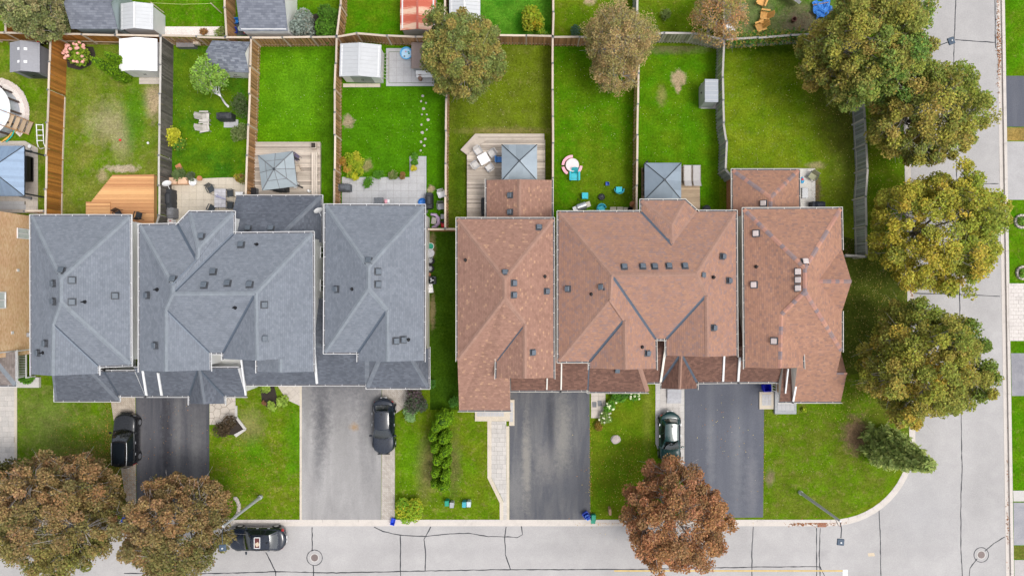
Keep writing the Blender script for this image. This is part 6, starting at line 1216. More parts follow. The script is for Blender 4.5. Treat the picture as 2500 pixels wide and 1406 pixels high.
for k in range(5): MB().box((.08 * math.cos(k * 1.257), .08 * math.sin(k * 1.257), .02), (.12, .04, .01), (0, 0, k * 1.257)).build('spoke', M['black'], t)
t = place('clothes_line', 'clothesline posts with a cord across the top left back lawn', 'clothesline', 541, 33, 0)
MB().tube([(0, 0, 0), (0, 0, 1.9)], .04).build('post', M['cap_pale'], t); MB().tube([(0, 0, 1.85), (-2.3, -.02, 1.75), (-4.7, .05, 1.85)], .012, 4).build('cord', plain((.5, .55, .2), .7, name='cord'), t); MB().tube([(-4.7, .05, 0), (-4.7, .05, 1.9)], .04).build('post', M['cap_pale'], t)
# --- front
t = place('boulder', 'pale boulder on the front lawn beside the dark grey drive', 'boulder', 1503, 1072, .3); MB().ell((0, 0, .05), (.40, .34, .26), 14, 8, z0=-.3, jit=.1, sd=4).build('stone', plain((.55, .47, .43), .9, var=.15, name='boulder_stone'), t)
for (x, y, m1, m2, l) in ((1093, 1222, M['green'], None, 'dark green utility pedestal by the front walkway'), (1105, 1226, M['greyp'], None, 'white-grey utility pedestal beside the green one'), (1135, 1225, plain((.04, .3, .36), .5, name='teal_box'), None, 'teal utility box on the lawn by the front walkway'), (1146, 1224, plain((.4, .48, .5), .5, name='pale_teal'), None, 'pale blue-grey utility box beside the teal one')):
    t = place('utility_box', l, 'utility box', x, y, 0, group='utility boxes by the walkway'); MB().box((0, 0, .35), (.3, .4, .7), ch=.04).build('body', m1, t); MB().box((0, 0, .72), (.33, .43, .06), ch=.02).build('lid', m1, t)
bin_('tipped blue recycling box at the kerb by the yellow-green bush', 961, 1270, -.25, M['blue'], w=.36, d=.55, h=.35); bin_('blue recycling box at the kerb between two autumn trees', 310, 1264, -.5, plain((.02, .1, .6), .5, name='bright_blue'), w=.4, d=.6, h=.35); bin_('green compost bin at the kerb half under the left tree', 287, 1275, .1, M['green'], M['green'], w=.34, d=.38, h=.45)
bin_('round-cornered blue bin at the foot of the worn grey drive', 1430, 1253, .6, plain((.01, .05, .4), .5, name='navy_blue'), w=.5, d=.5, h=.5); bin_('pale blue open crate beside the blue bin at the kerb', 1434, 1260, .5, plain((.12, .3, .75), .5, name='light_blue'), w=.3, d=.4, h=.35, z=.1)
bin_('green bin with its lid flung open at the kerb', 1448, 1260, 0, M['green'], M['green'], w=.36, d=.45, h=.5, tip=1)
bin_('deep blue bin by the corner house porch', 1866, 944, .1, plain((.005, .01, .5), .45, name='ultramarine'), w=.58, d=.58, h=.75)
t = place('marker_post', 'wooden marker post in the lawn near the open green bin', 'post', 1490, 1250, 0, .75); MB().box((0, 0, -.38), (.18, .5, .75), ch=.02).build('post', plain((.42, .25, .16), .8, name='post_wood'), t)
for i, (x, y, rz) in enumerate(((1451, 987, 0), (1464, 984, .1))):
    o = MB().box((0, 0, .05), (.34, .44, .02), ch=.005).build('door_mat', M['greyd'], None, G(x, y), rz); tag(o, ('left' if i == 0 else 'right') + ' of two dark mats on the pale slab path', 'mat', 'mats on the slab path')
t = thing('front_step', 'grey concrete front step at the wide brown house', 'step', G(1645, 966)); MB().box((0, .2, .12), (1.15, .75, .24), ch=.01).build('tread', plain((.34, .34, .36), .8, name='grey_step'), t); MB().box((0, -.38, .06), (1.15, .42, .12), ch=.01).build('tread', plain((.38, .38, .4), .8, name='grey_step_b'), t)
t = thing('front_steps', 'paved front landing with grey border at the corner house', 'steps', G(1898, 980))
for (x0_, x1_, y0_, y1_, z, m_) in ((1853, 1888, 956, 998, .12, M['slab_beige']), (1889, 1941, 955, 1009, .28, plain((.30, .31, .32), .8, name='border_stone'))):
    o_ = G(1898, 980); MB().prism([(v[0] - o_.x, v[1] - o_.y) for v in g2([(x0_, y0_), (x1_, y0_), (x1_, y1_), (x0_, y1_)])], 0, z).build('platform', m_, t)
    nx_, ny_ = (3, 4) if x0_ < 1880 else (4, 3)
    X0, X1, Y0, Y1 = x0_ + 6, x1_ - 6, y0_ + 6, y1_ - 9
    for i in range(nx_):
        for j in range(ny_):
            q = g2([(X0 + (X1 - X0) * i / nx_ + .3, Y0 + (Y1 - Y0) * j / ny_ + .3), (X0 + (X1 - X0) * (i + 1) / nx_ - .3, Y0 + (Y1 - Y0) * (j + 1) / ny_ - .3)])
            MB().box(((q[0][0] + q[1][0]) / 2 - o_.x, (q[0][1] + q[1][1]) / 2 - o_.y, z + .008), (abs(q[1][0] - q[0][0]), abs(q[1][1] - q[0][1]), .02)).build('paver', M['paver_grey'], t)
t = thing('porch_rail', 'short white slatted railing by the corner house porch', 'railing', G(1880, 935))
for i in range(5): MB().box((0, -.5 + i * .22, .9), (.3, .05, .04), (0, 0, -.3)).build('slat', M['trim'], t)
for s_ in (-1, 1): MB().box((s_ * .18, 0, .9), (.05, 1.2, .06)).build('rail', M['trim'], t); MB().box((s_ * .18, .5, .45), (.06, .06, .9)).build('post', M['trim'], t)
t = thing('front_landing', 'paved front porch landing at the narrow brown house', 'landing', G(1205, 1008))
o_ = G(1205, 1008); MB().prism([(v[0] - o_.x, v[1] - o_.y) for v in g2([(1160, 975), (1256, 975), (1256, 1038), (1243, 1038), (1243, 1027), (1160, 1027)])], 0, .15).build('platform', M['slab_beige'], t)
for i in range(10):
    q = G(1168 + i * 6.6, 1010); MB().box((q.x - o_.x, q.y - o_.y, .155), (.2, .34, .02)).build('paver', M['paver_grey'], t)
for i in range(6):
    q = G(1249, 985 + i * 8); MB().box((q.x - o_.x, q.y - o_.y, .155), (.24, .24, .02)).build('paver', M['paver_grey'], t)
for i, (x, y) in enumerate(((2492, 541), (2496, 666))):
    t = thing('stone_planter', ('upper' if i == 0 else 'lower') + ' round stone planting ring across the side street', 'planter', G(x, y), group='round planting rings')
    for k in range(14): MB().box((.5 * math.cos(k * .449), .5 * math.sin(k * .449), .1), (.18, .215, .2), (0, 0, k * .449), ch=.02).build('ring_stone', M['stone'], t)
    MB().cyl((0, 0, 0), .42, .1, 20).build('soil', M['soil'], t)
for i in range(9):
    a_ = -1.2 + i * .3; p = G(570 + 14 * math.cos(a_), 1238 + 24 * math.sin(a_)); o = MB().ell((0, 0, .04), (.17, .14, .12), 8, 5, z0=-.3, jit=.2, sd=i).build('edging_stone', M['stone'], None, p, i); tag(o, ORD[i] + ' edging stone from the top of the bed beside the leaning street lamp', 'stone', 'stones round the tree bed')
# ================================================================= street lamps
def lamp(label, bx, by, tx, ty, lx, ly, z=7.0):
    b = G(bx, by); tp = Vector((b.x, b.y, z)); le = W(lx, ly, z + .35)
    t = thing('street_lamp', label, 'street lamp', b, group='street lamps')
    d = le - tp
    MB().lathe([(.17, 0), (.17, .3), (.135, .32), (.08, z)], 14).build('pole', M['galv'], t)
    MB().tube([Vector((0, 0, z - .9)), Vector((0, 0, z - .9)) + d * .3 + Vector((0, 0, .55))], .022).build('brace', M['darkmetal'], t)
    MB().tube([(0, 0, z - .08), Vector((0, 0, z)) + d * .35 + Vector((0, 0, .12)), Vector((0, 0, z)) + d * .8], .035, 8).build('arm', M['darkmetal'], t)
    h = MB().box((0, 0, 0), (.46, .50, .12), ch=.03).build('luminaire', plain((.05, .075, .11), .6, .0, name='lamp_housing'), t, Vector((d.x, d.y, z + .3)), math.atan2(d.y, d.x)); MB().cyl((.02, 0, .06), .06, .06, 12).build('photocell', M['galv'], h); MB().box((0, 0, -.065), (.36, .36, .02)).build('lens', M['whitep'], h)
lamp('street lamp leaning over the parked black sedan in the wide street', 637, 1212, 541, 1285, 543, 1337); lamp('street lamp at the rounded corner lawn', 1953, 1201, 2047, 1268, 2053, 1323); lamp('street lamp reaching out of the trees over the side street', 2150, 194, 2250, 115, 2323, 100)
# ================================================================= cars
def car(label, px, py, rz, paint, L=4.65, Wd=1.84, hr=1.46, kind='sedan', sunroof=False):
    p = W(px, py, .9); t = thing('parked_car', label, 'car', (p.x, p.y, .014), rz)
    suv = kind == 'suv'; hl = L / 2
    xw, xrf, xrr, xr = (.62, .02, -1.8 if suv else -1.2, -hl + (.28 if suv else .62)); xw = hl * .36; xrf = xw - .78
    zb = 1.02 if suv else .94
    def top(x):
        if x > xw: k = (x - xw) / (hl - xw); return zb - .02 - .10 * k - .16 * k ** 4
        if x < xr: k = (xr - x) / (hl + xr + 1e-6); return zb + .03 - .05 * k - .14 * k ** 4
        return zb + .02
    def hw(x):
        k = abs(x) / hl; return Wd / 2 * (1 - max(0, (k - .5) / .5) ** 2.2 * .20) * (1 - .0 * k)
    prof = [(.90, .20), (.975, .30), (1.0, .52), (.985, .72), (.955, .86), (.90, .955), (.78, 1.0), (.45, 1.015), (0, 1.02)]
    xs = [hl * math.sin(-math.pi / 2 + math.pi * i / 36) for i in range(37)]
    def fn(u, v):
        i = round(u * 36); x = xs[i]; j = round(v * 16) - 8; s_ = 1 if j >= 0 else -1; wv, zv = prof[8 - abs(j)]
        endk = max(0, (abs(x) / hl - .93) / .07); zt = top(x)
        z = .18 + (zt - .18) * ((zv - .2) / .82); z = z * (1 - .22 * endk) + .5 * .22 * endk
        cv = max(0, (abs(x) / hl - .5) / .5) ** 2 * .30 * (wv if zv < .96 else wv) ** 2
        return (x - math.copysign(cv, x), -s_ * wv * hw(x) * (1 - .10 * endk), z)
    fnv = lambda u, v: fn(u, v)
    body = MB().grid(fnv, 36, 16).add([fn(0, j / 16) for j in range(17)], [list(range(17))]).add([fn(1, j / 16) for j in range(17)], [list(range(17))]).build('body', paint, t, smooth=True)
    yb, yr = .80 * Wd / 1.84, .58 * Wd / 1.84
    def ws(u, v, o=0.0):
        a = u * 2 - 1; bx = xw + .13 * (1 - a * a); rx = xrf + .10 * (1 - a * a)
        return (bx + (rx - bx) * v + o * .5, a * (yb + (yr - yb) * v), zb + (hr - .02 - zb) * (1 - (1 - v) ** 1.25) - .03 * a * a * v + o)
    def rw(u, v, o=0.0):
        a = u * 2 - 1; bx = xr - .10 * (1 - a * a); rx = xrr - .08 * (1 - a * a)
        return (bx + (rx - bx) * v - o * .5, a * (yb - .03 + (yr - .02 - yb + .03) * v), zb + .02 + (hr - .05 - zb - .02) * (1 - (1 - v) ** 1.3) - .03 * a * a * v + o)
    def side(u, v, s_, o=0.0):
        bx = xw + (xr - xw) * u; rx = xrf + (xrr - xrf) * u
        y = yb - .03 * u + .05 * math.sin(math.pi * u); y2 = yr - .02 * u + .025 * math.sin(math.pi * u)
        return (bx + (rx - bx) * v, s_ * (y + (y2 - y) * v + o), zb + (hr - .05 - zb) * v - .0 + o * .3)
    def rf(u, v, o=0.0):
        a = u * 2 - 1; x0 = xrf + .10 * (1 - a * a); x1 = xrr - .08 * (1 - a * a)
        return (x0 + (x1 - x0) * v, a * (yr - .02 * v + .025 * math.sin(math.pi * v)), hr - .05 + .03 + .04 * math.sin(math.pi * min(1, max(0, .15 + .7 * v))) * (1 - a * a) + .0 - .03 * abs(a) ** 3 + o)
    MB().grid(ws, 12, 6).grid(rw, 12, 6).grid(lambda u, v: side(u, v, 1), 12, 5).grid(lambda u, v: side(u, v, -1), 12, 5).grid(rf, 12, 12).build('cabin', paint, t, smooth=True)
    sub = lambda f, u0, u1, v0, v1, o: (lambda u, v: f(u0 + (u1 - u0) * u, v0 + (v1 - v0) * v, o))
    CG = M['carglass']
    MB().grid(sub(ws, .07, .93, .05, .93, .012), 10, 6).build('windscreen', CG, t, smooth=True); MB().grid(sub(rw, .1, .9, .12, .9, .012), 10, 6).build('rear_window', CG, t, smooth=True)
    for s_ in (1, -1):
        for u0, u1 in ((.1, .46), (.5, .86)): MB().grid(lambda u, v: side(u0 + (u1 - u0) * u, .1 + .78 * v, s_, .012), 6, 3).build('side_window', M['blackglass'], t, smooth=True)
        MB().tube([Vector(side(.02 + .96 * k / 12, 1.0, s_, .01)) + Vector((0, 0, .012)) for k in range(13)], .018, 5).build('roof_trim', M['steel'] if suv else M['black'], t)
        MB().box((xw - .12, s_ * (yb + .18), zb + .06), (.16, .24, .14), (0, 0, s_ * .15), ch=.05).build('mirror', paint, t)
        for xx in (xw - .95, xw - 1.85): MB().box((xx, s_ * (Wd / 2 * .985), zb - .12), (.2, .05, .035), ch=.012).build('handle', M['steel'], t)
        h_ = MB().grid(lambda u, v: (lambda q: (q[0] + .012, q[1] * 1.006, q[2] + .012))(fn(33 / 36 + u * 3 / 36, (2 + round(v * 3)) / 16 if s_ > 0 else (14 - round(v * 3)) / 16)), 3, 3).build('headlight', plain((.5, .52, .55), .15, name='lamp_lens'), t)
        MB().grid(lambda u, v: (lambda q: (q[0] - .012, q[1] * 1.008, q[2] + .012))(fn(u * 5 / 36, (2 + round(v * 3)) / 16 if s_ > 0 else (14 - round(v * 3)) / 16)), 5, 3).build('tail_light', plain((.5, .01, .015), .2, name='tail_lens'), t)
        for xx in (hl * .62, -hl * .60):
            ty = MB().lathe([(.2, -.11), (.31, -.10), (.335, -.06), (.335, .06), (.31, .10), (.2, .11)], 24, (xx, s_ * (Wd / 2 - .09), .335), ax='Y').build('wheel', M['rubber'], t, smooth=True); r_ = MB().lathe([(.21, -.01), (.2, .01), (.05, .02)], 20, (xx, s_ * (Wd / 2 + .02), .335), ax='Y').build('rim', M['steel'], ty)
            MB().lathe([(.36, 0), (.39, .012), (.36, .02)], 22, (xx, s_ * (Wd / 2 - .005), .335), ax='Y', cap=False).build('wheel_arch', M['black'], t)
    MB().box((hl - .04, 0, .55), (.08, 1.0, .16), ch=.03).build('grille', M['black'], t); MB().box((-hl + .02, 0, .62), (.04, .5, .13)).build('number_plate', M['whitep'], t)
    for s_ in (-1, 1): MB().tube([(xw + .2, s_ * .05, zb + .04), (xw + .02, s_ * .52 - .1, zb + .075)], .01, 4).build('wiper', M['black'], t)
    MB().box((xw - .3, 0, zb - .02), (.5, 1.4, .06), ch=.02).build('dashboard', M['greyd'], t)
    for s_ in (-1, 1): MB().box((xw - 1.15, s_ * .36, zb - .1), (.16, .5, .6), (0, -.2, 0), ch=.05).build('seat', M['greyd'], t)
    MB().box((xr + .75, 0, zb - .12), (.16, 1.3, .5), (0, -.2, 0), ch=.05).build('rear_seat', M['greyd'], t)
    if sunroof:
        if sunroof == 'open':
            fr = MB(); z_ = hr + .035
            for dx in (-.22, .22): fr.box((xrf - .4 + dx, 0, z_), (.05, .85, .03))
            for dy in (-.42, .42): fr.box((xrf - .4, dy, z_), (.46, .05, .03))
            fr.build('sunroof_frame', M['trim'], t); MB().box((xrf - .4, 0, z_ - .008), (.42, .82, .012)).build('sunroof_opening', plain((.10, .03, .03), .8, name='red_interior'), t); MB().box((xrf - .42, .12, z_ + .002), (.3, .3, .012), (0, 0, .5)).build('sunroof_blind', plain((.5, .4, .3), .8, name='tan_trim'), t)
        else: MB().grid(sub(rf, .12, .88, .06, .9, .014), 10, 10).build('sunroof_glass', M['blackglass'], t, smooth=True)
    MB().box((xrr + .12, 0, hr + .06), (.16, .04, .08), ch=.015).build('antenna_fin', M['black'], t)
    return t
M['carglass'] = glassmat('car_glass', (.42, .50, .49), .10, .03)
s = NT('black_glass'); M['blackglass'] = s.done((.008, .011, .015), .12, 0, .3)
car('black SUV with a glass roof on the leftmost dark driveway', 303, 1076, math.pi / 2, carpaint('black_paint', (.006, .0065, .008)), 4.5, 1.86, 1.62, 'suv', 'glass')
car('dark blue-black sedan nosed down the pale cracked driveway', 935, 1041, -math.pi / 2, carpaint('navy_paint', (.008, .012, .022)), 4.6, 1.82)
car('dark green sedan on the pale path left of the sealed driveway', 1637, 1070, -math.pi / 2, carpaint('green_paint', (.006, .036, .036)), 4.3, 1.72, 1.45)
car('black sedan with an open sunroof parked along the kerb', 625, 1318, math.pi, carpaint('black_paint_b', (.006, .010, .020)), 4.8, 1.86, 1.45, 'sedan', 'open')
car('silver car hidden under the large tree at the lower left', 175, 1322, math.pi, carpaint('silver_paint', (.45, .47, .50)), 4.6, 1.82, 1.5, 'suv')
# ================================================================= vegetation
def leaf_mesh(name, pos, size, cols, up=.55, r=None, aspect=1.5):
    """one mesh of many small leaf-shaped quads; pos (n,3), size (n,), cols (n,3)"""
    r = r or rng; n = len(pos)
    nrm = r.normal(size=(n, 3)); nrm /= np.linalg.norm(nrm, axis=1)[:, None]; nrm[:, 2] = np.abs(nrm[:, 2]) + up; nrm /= np.linalg.norm(nrm, axis=1)[:, None]
    t = r.normal(size=(n, 3)); t -= nrm * np.sum(t * nrm, axis=1)[:, None]; t /= np.linalg.norm(t, axis=1)[:, None]; b = np.cross(nrm, t)
    s = size[:, None]; v = np.empty((n, 4, 3)); v[:, 0] = pos - t * s * aspect * .5; v[:, 1] = pos + b * s * .5 + t * s * .1 + nrm * s * .12; v[:, 2] = pos + t * s * aspect * .5; v[:, 3] = pos - b * s * .5 + t * s * .1 + nrm * s * .12
    me = bpy.data.meshes.new(name); me.vertices.add(n * 4); me.vertices.foreach_set('co', v.reshape(-1).astype(np.float32)); me.loops.add(n * 4); me.loops.foreach_set('vertex_index', np.arange(n * 4, dtype=np.int32))
    me.polygons.add(n); me.polygons.foreach_set('loop_start', np.arange(0, n * 4, 4, dtype=np.int32))
    try: me.polygons.foreach_set('loop_total', np.full(n, 4, dtype=np.int32))
    except Exception: pass
    me.update(calc_edges=True)
    at = me.color_attributes.new('Col', 'FLOAT_COLOR', 'POINT'); c = np.ones((n * 4, 4), dtype=np.float32); c[:, :3] = np.repeat(np.clip(cols, 0, 1), 4, axis=0); at.data.foreach_set('color', c.reshape(-1))
    me.materials.append(M['leaf']); return me
def pal(n, palette, r, w=None, jit=.22):
    palette = np.array(palette); k = r.choice(len(palette), size=n, p=w); c = palette[k]
    return c * (1 + r.uniform(-jit, jit, (n, 1))) * (1 + r.uniform(-.07, .07, (n, 3)))
def tree(name, label, px, py, R, h, palette, seed, ntip=150, per=130, leaf=.17, cr=.55, lean=(0, 0), wts=None, bark=None, ry=None, flat=.42, bare=0, sidecol=None, hole=0.0):
    r = np.random.default_rng(seed); zc = h * .56; ry = ry or R; ntip = int(ntip * 1.3); per = int(per * 1.9); leaf *= .68; cr *= 1.0
    base = G(NX + (px - NX) * (H - zc) / H, NY + (py - NY) * (H - zc) / H)
    base.x -= lean[0]; base.y -= lean[1]
    t = thing(name, label, 'tree', (base.x, base.y, 0))
    ph = r.uniform(0, 6.28, 6)
    def env(d):
        a = math.atan2(d[1], d[0]); k = 1 + .05 * math.sin(3 * a + ph[0]) + .06 * math.sin(5 * a + ph[1]) + .05 * math.sin(7 * a + ph[2] + 3 * d[2]) + .08 * math.sin(4 * d[2] * 3 + ph[3] + 2 * a)
        return np.array([d[0] * R * k + lean[0], d[1] * ry * k + lean[1], zc + d[2] * flat * h * k])
    tips = []
    for i in range(ntip):
        z = 1 - 1.55 * (i + .5) / ntip; q = math.sqrt(max(0, 1 - z * z)); a = i * 2.39996 + r.uniform(-.25, .25)
        d = np.array([q * math.cos(a), q * math.sin(a), z + r.uniform(-.08, .08)]); f = 1 - abs(r.normal(0, .13)) - (r.uniform(0, .35) if r.random() < .3 else 0)
        c0 = np.array([lean[0], lean[1], zc]); tips.append(c0 + (env(d) - c0) * f)
    tips = np.array(tips)
    fork = np.array([lean[0] * .3, lean[1] * .3, h * .26]); K = 9
    mb = MB(); mb.tube([(0, 0, -.1), (lean[0] * .1, lean[1] * .1, h * .12), tuple(fork)], [R * .05 + .04, R * .042 + .03, R * .036 + .02], 9); tr = mb
    limbs = []
    for k in range(K):
        a = k * 6.283 / K + r.uniform(-.3, .3); el = r.uniform(.1, .9); d = np.array([math.cos(a) * math.cos(el), math.sin(a) * math.cos(el), math.sin(el)]); e_ = env(d); c0 = np.array([lean[0], lean[1], zc]); e_ = fork + (e_ - fork) * .72
        m = fork + (e_ - fork) * .45 + np.array([0, 0, .10 * h * .5]); pts = [fork, fork + (m - fork) * .5 + r.normal(0, .08, 3), m, m + (e_ - m) * .5 + r.normal(0, .1, 3), e_]; limbs.append(np.array(pts))
        tr.tube([tuple(p) for p in pts], [R * .026, R * .021, R * .016, R * .011, R * .006], 6)
    trunk = tr.build('trunk', bark or M['bark'], t, smooth=True)
    br = MB(); LP = np.concatenate([l[1:] for l in limbs])
    for p in tips:
        q = LP[np.argmin(np.sum((LP - p) ** 2, axis=1) + r.uniform(0, 1.2, len(LP)))]; m = (q + p) / 2 + np.array([0, 0, .12]) + r.normal(0, .1, 3)
        br.tube([tuple(q), tuple(m), tuple(p)], [.028, .018, .008], 4)
        for _ in range(3):
            e_ = p + r.normal(0, cr * .8, 3); br.tube([tuple(m + (p - m) * r.uniform(.2, .9)), tuple(e_)], [.011, .004], 3)
    for k in range(bare):     # leafless twigs showing through the top of the crown
        a = r.uniform(0, 6.28); q = np.array([lean[0] + math.cos(a) * R * .25 * r.random(), lean[1] + math.sin(a) * R * .25 * r.random(), zc + h * .2]); e_ = q + np.array([math.cos(a) * r.uniform(.3, 1.1), math.sin(a) * r.uniform(.3, 1.1), r.uniform(.4, 1.2)])
        br.tube([tuple(q), tuple((q + e_) / 2 + r.normal(0, .08, 3)), tuple(e_)], [.03, .02, .006], 4)
        for _ in range(3): br.tube([tuple((q + e_) / 2), tuple(e_ + r.normal(0, .3, 3))], [.012, .004], 3)
    br.build('branches', M['twig'], t)
    palette = np.array(palette); C = palette[r.choice(len(palette), size=ntip, p=wts)] * r.uniform(.88, 1.12, (ntip, 1)); C = C * .68 + C.mean(axis=0) * .32
    if sidecol is not None:
        k = np.clip((tips[:, 0] / R * sidecol[0] + tips[:, 1] / R * sidecol[1]) * .8 + .2 + r.normal(0, .2, ntip), 0, 1)[:, None]; C = C * (1 - k) + np.array(sidecol[2]) * k
    keep = np.ones(ntip, bool)
    if hole: keep = ~((np.hypot(tips[:, 0] - lean[0], tips[:, 1] - lean[1]) < R * hole) & (r.random(ntip) < .6))
    cnt = np.where(keep, (per * r.uniform(.55, 1.35, ntip)), per * .18).astype(int); idx = np.repeat(np.arange(ntip), cnt); n = len(idx)
    o = r.normal(0, 1, (n, 3)); o /= np.linalg.norm(o, axis=1)[:, None]; o *= (r.random(n) ** .45)[:, None] * cr * (r.uniform(.7, 1.35, ntip)[idx])[:, None]; o[:, 2] *= .72
    pos = tips[idx] + o; cols = C[idx] * (1 + r.uniform(-.45, .45, (n, 1))) * (1 + r.uniform(-.1, .1, (n, 3)))
    cols = cols * 1.15; stray = r.random(n) < .08; cols[stray] = palette[r.choice(len(palette), size=stray.sum())]
    link(bpy.data.objects.new('crown', leaf_mesh('crown', pos, leaf * r.uniform(.65, 1.3, n), cols, 1.0, r)), t)
    return t
OL = [(0.29, 0.25, 0.05), (0.34, 0.27, 0.06), (0.23, 0.24, 0.05), (0.37, 0.26, 0.07), (0.32, 0.31, 0.05), (0.17, 0.22, 0.05)]
YG = [(.38, .33, .04), (.43, .35, .04), (.28, .30, .04), (.45, .32, .05), (.22, .26, .045), (.40, .36, .05)]
BR = [(0.36, 0.26, 0.11), (0.39, 0.28, 0.13), (0.31, 0.26, 0.1), (0.4, 0.27, 0.12), (0.25, 0.24, 0.08)]
RU = [(0.3, 0.17, 0.075), (0.33, 0.2, 0.1), (0.25, 0.17, 0.07), (0.21, 0.16, 0.065), (0.28, 0.19, 0.08), (0.15, 0.14, 0.05)]
RD = [(0.34, 0.15, 0.07), (0.38, 0.19, 0.1), (0.27, 0.13, 0.06), (0.36, 0.19, 0.08), (0.21, 0.13, 0.06)]
GD = [(0.162, 0.189, 0.043), (0.216, 0.216, 0.05), (0.126, 0.18, 0.043), (0.27, 0.216, 0.058), (0.18, 0.234, 0.072), (0.342, 0.252, 0.072)]
tree('maple_tree', 'large dull green maple over the hot tub and rear fence', 1128, 135, 2.85, 8.5, GD, 11, 150, 135, .15, .5, bare=14)
tree('maple_tree', 'brown-leaved tree straddling the rear fence near the blue paddling pool', 1512, 95, 2.35, 7.5, BR, 12, 120, 62, .12, .5, bare=10, flat=.36); tree('young_tree', 'lower brown-leaved tree beside the slatted fence corner', 1500, 172, 1.65, 5.0, BR, 13, 50, 60, .12, .45)
tree('rusty_tree', 'sparse rusty tree by the brown plank fence at the top', 1755, 40, 1.9, 6.5, [(.46, .24, .1), (.42, .27, .12), (.33, .22, .1), (.24, .25, .06)], 14, 60, 34, .13, .5, bare=14)
tree('street_tree', 'huge olive and rust tree at the top right over the side yard', 2115, 120, 3.85, 10.5, OL, 15, 230, 150, .17, .6, sidecol=(.7, -.5, (.12, .22, .04)), bare=10)
tree('street_tree', 'olive tree with green edge overhanging the side street, second from the top', 2258, 275, 3.55, 9, OL, 16, 190, 115, .17, .55, sidecol=(.6, .5, (.17, .24, .03)), hole=.3, bare=14)
tree('street_tree', 'golden yellow tree overhanging the side street in the middle', 2285, 562, 4.3, 9.5, YG, 17, 230, 120, .17, .55, hole=.25, bare=18, sidecol=(.7, .1, (.19, .26, .03)))
tree('street_tree', 'round olive-green tree overhanging the side street, lowest of four', 2255, 890, 4.15, 9.5, OL[:3] + YG[2:5], 18, 220, 150, .17, .56, bare=8, sidecol=(.8, .4, (.13, .19, .03)))
tree('autumn_tree', 'red-brown autumn tree in front of the wide brown house', 1648, 1262, 3.75, 8.5, RD, 19, 190, 100, .16, .5, hole=.28, bare=22)
tree('autumn_tree', 'broad rusty green tree at the lower left corner covering a silver car', 150, 1255, 4.4, 9, RU, 20, 215, 115, .16, .55, bare=26, hole=.2, sidecol=(.2, -.8, (.17, .18, .04)))
tree('autumn_tree', 'rusty autumn tree at the foot of the leftmost dark driveway', 432, 1284, 3.6, 8.8, RU, 21, 190, 115, .16, .52, bare=26, sidecol=(.2, -.9, (.15, .15, .045)))
tree('autumn_tree', 'dark green tree cut by the left edge above the corner tree', -25, 1200, 2.2, 7, [(.07, .09, .02), (.10, .09, .03), (.14, .09, .03)], 22, 70, 110, .16, .5)
tree('back_tree', 'grey-green leafy tree in the top left corner', 82, 22, 2.1, 6, [(.19, .22, .075), (.25, .27, .1), (.31, .27, .13), (.14, .17, .06)], 23, 95, 120, .14, .45)
tree('young_tree', 'small fresh green tree with a pale leaning trunk', 514, 188, 1.2, 4.2, [(.19, .33, .05), (.24, .38, .06), (.15, .27, .04)], 24, 34, 38, .16, .34, bark=M['trim'], lean=(-.35, 1.7))
# --- shrubs
def shrub(label, px, py, R, h, palette, seed, n=900, leaf=.11, ry=None, wts=None, name='shrub', cat='shrub', flowers=None, group=None, lumps=7, z=0.0, stem=True):
    r = np.random.default_rng(seed); p = W(px, py, h * .5 + z); t = thing(name, label, cat, (p.x, p.y, z), group=group); ry = ry or R
    lc = [(r.uniform(-.5, .5) * R, r.uniform(-.5, .5) * ry, h * r.uniform(.45, .68), r.uniform(.45, .65)) for _ in range(lumps)]
    idx = r.integers(0, lumps, n); L = np.array(lc)[idx]
    o = r.normal(0, 1, (n, 3)); o /= np.linalg.norm(o, axis=1)[:, None]; o *= (r.random(n) ** .3)[:, None]
    pos = L[:, :3] + o * np.stack([L[:, 3] * R, L[:, 3] * ry, L[:, 3] * h * .7], 1); pos[:, 2] = np.abs(pos[:, 2]) + .03
    C = np.array(palette)[r.choice(len(palette), lumps, p=wts)][idx] * .5 + pal(n, palette, r, wts) * .5
    link(bpy.data.objects.new('foliage', leaf_mesh('foliage', pos, leaf * r.uniform(.6, 1.3, n), C, .6, r)), t)
    mb = MB()
    for k in range(5): mb.tube([(r.uniform(-.05, .05), r.uniform(-.05, .05), 0), (r.uniform(-.3, .3) * R, r.uniform(-.3, .3) * ry, h * .5)], [.02, .01], 4)
    mb.build('stems', M['bark'], t)
    if flowers:
        nf, fc, fs = flowers
        for k in range(nf):
            a = r.uniform(0, 6.28); q = math.sqrt(r.random()); c = Vector((R * .95 * q * math.cos(a), ry * .95 * q * math.sin(a), h * (1.0 - .35 * q * q)))
            mb = MB().ell(c, (fs, fs, fs * 1.25), 8, 5, jit=.25, sd=int(k + seed)); mb.build('flower_head', plain(fc, .8, var=.25, scale=20, name='petals'), t)
    return t
LIME = [(.30, .40, .02), (.42, .46, .03), (.20, .32, .02)]; GRN = [(.07, .19, .025), (.10, .25, .03), (.055, .15, .025)]; DGN = [(.03, .07, .02), (.045, .09, .025), (.025, .055, .018)]; FRE = [(.10, .27, .02), (.14, .33, .03), (.08, .21, .02)]; HOS = [(.30, .42, .06), (.38, .50, .10), (.22, .35, .05)]
shrub('hydrangea with pink flower heads beside the stained rear fence', 188, 133, 1.05, 1.3, [(.22, .34, .02), (.30, .40, .03), (.15, .26, .02)], 31, 900, .13, name='hydrangea', flowers=(26, (.78, .40, .34), .12))
shrub('lime yellow shrub against the dark weathered fence', 420, 337, .85, 1.1, [(.55, .55, .03), (.48, .50, .03), (.6, .58, .06)], 32, 900, .12); shrub('green flowering plant beside the lime yellow shrub', 437, 348, .75, .6, GRN + LIME[2:], 33, 500, .1, flowers=(7, (.6, .35, .05), .04))
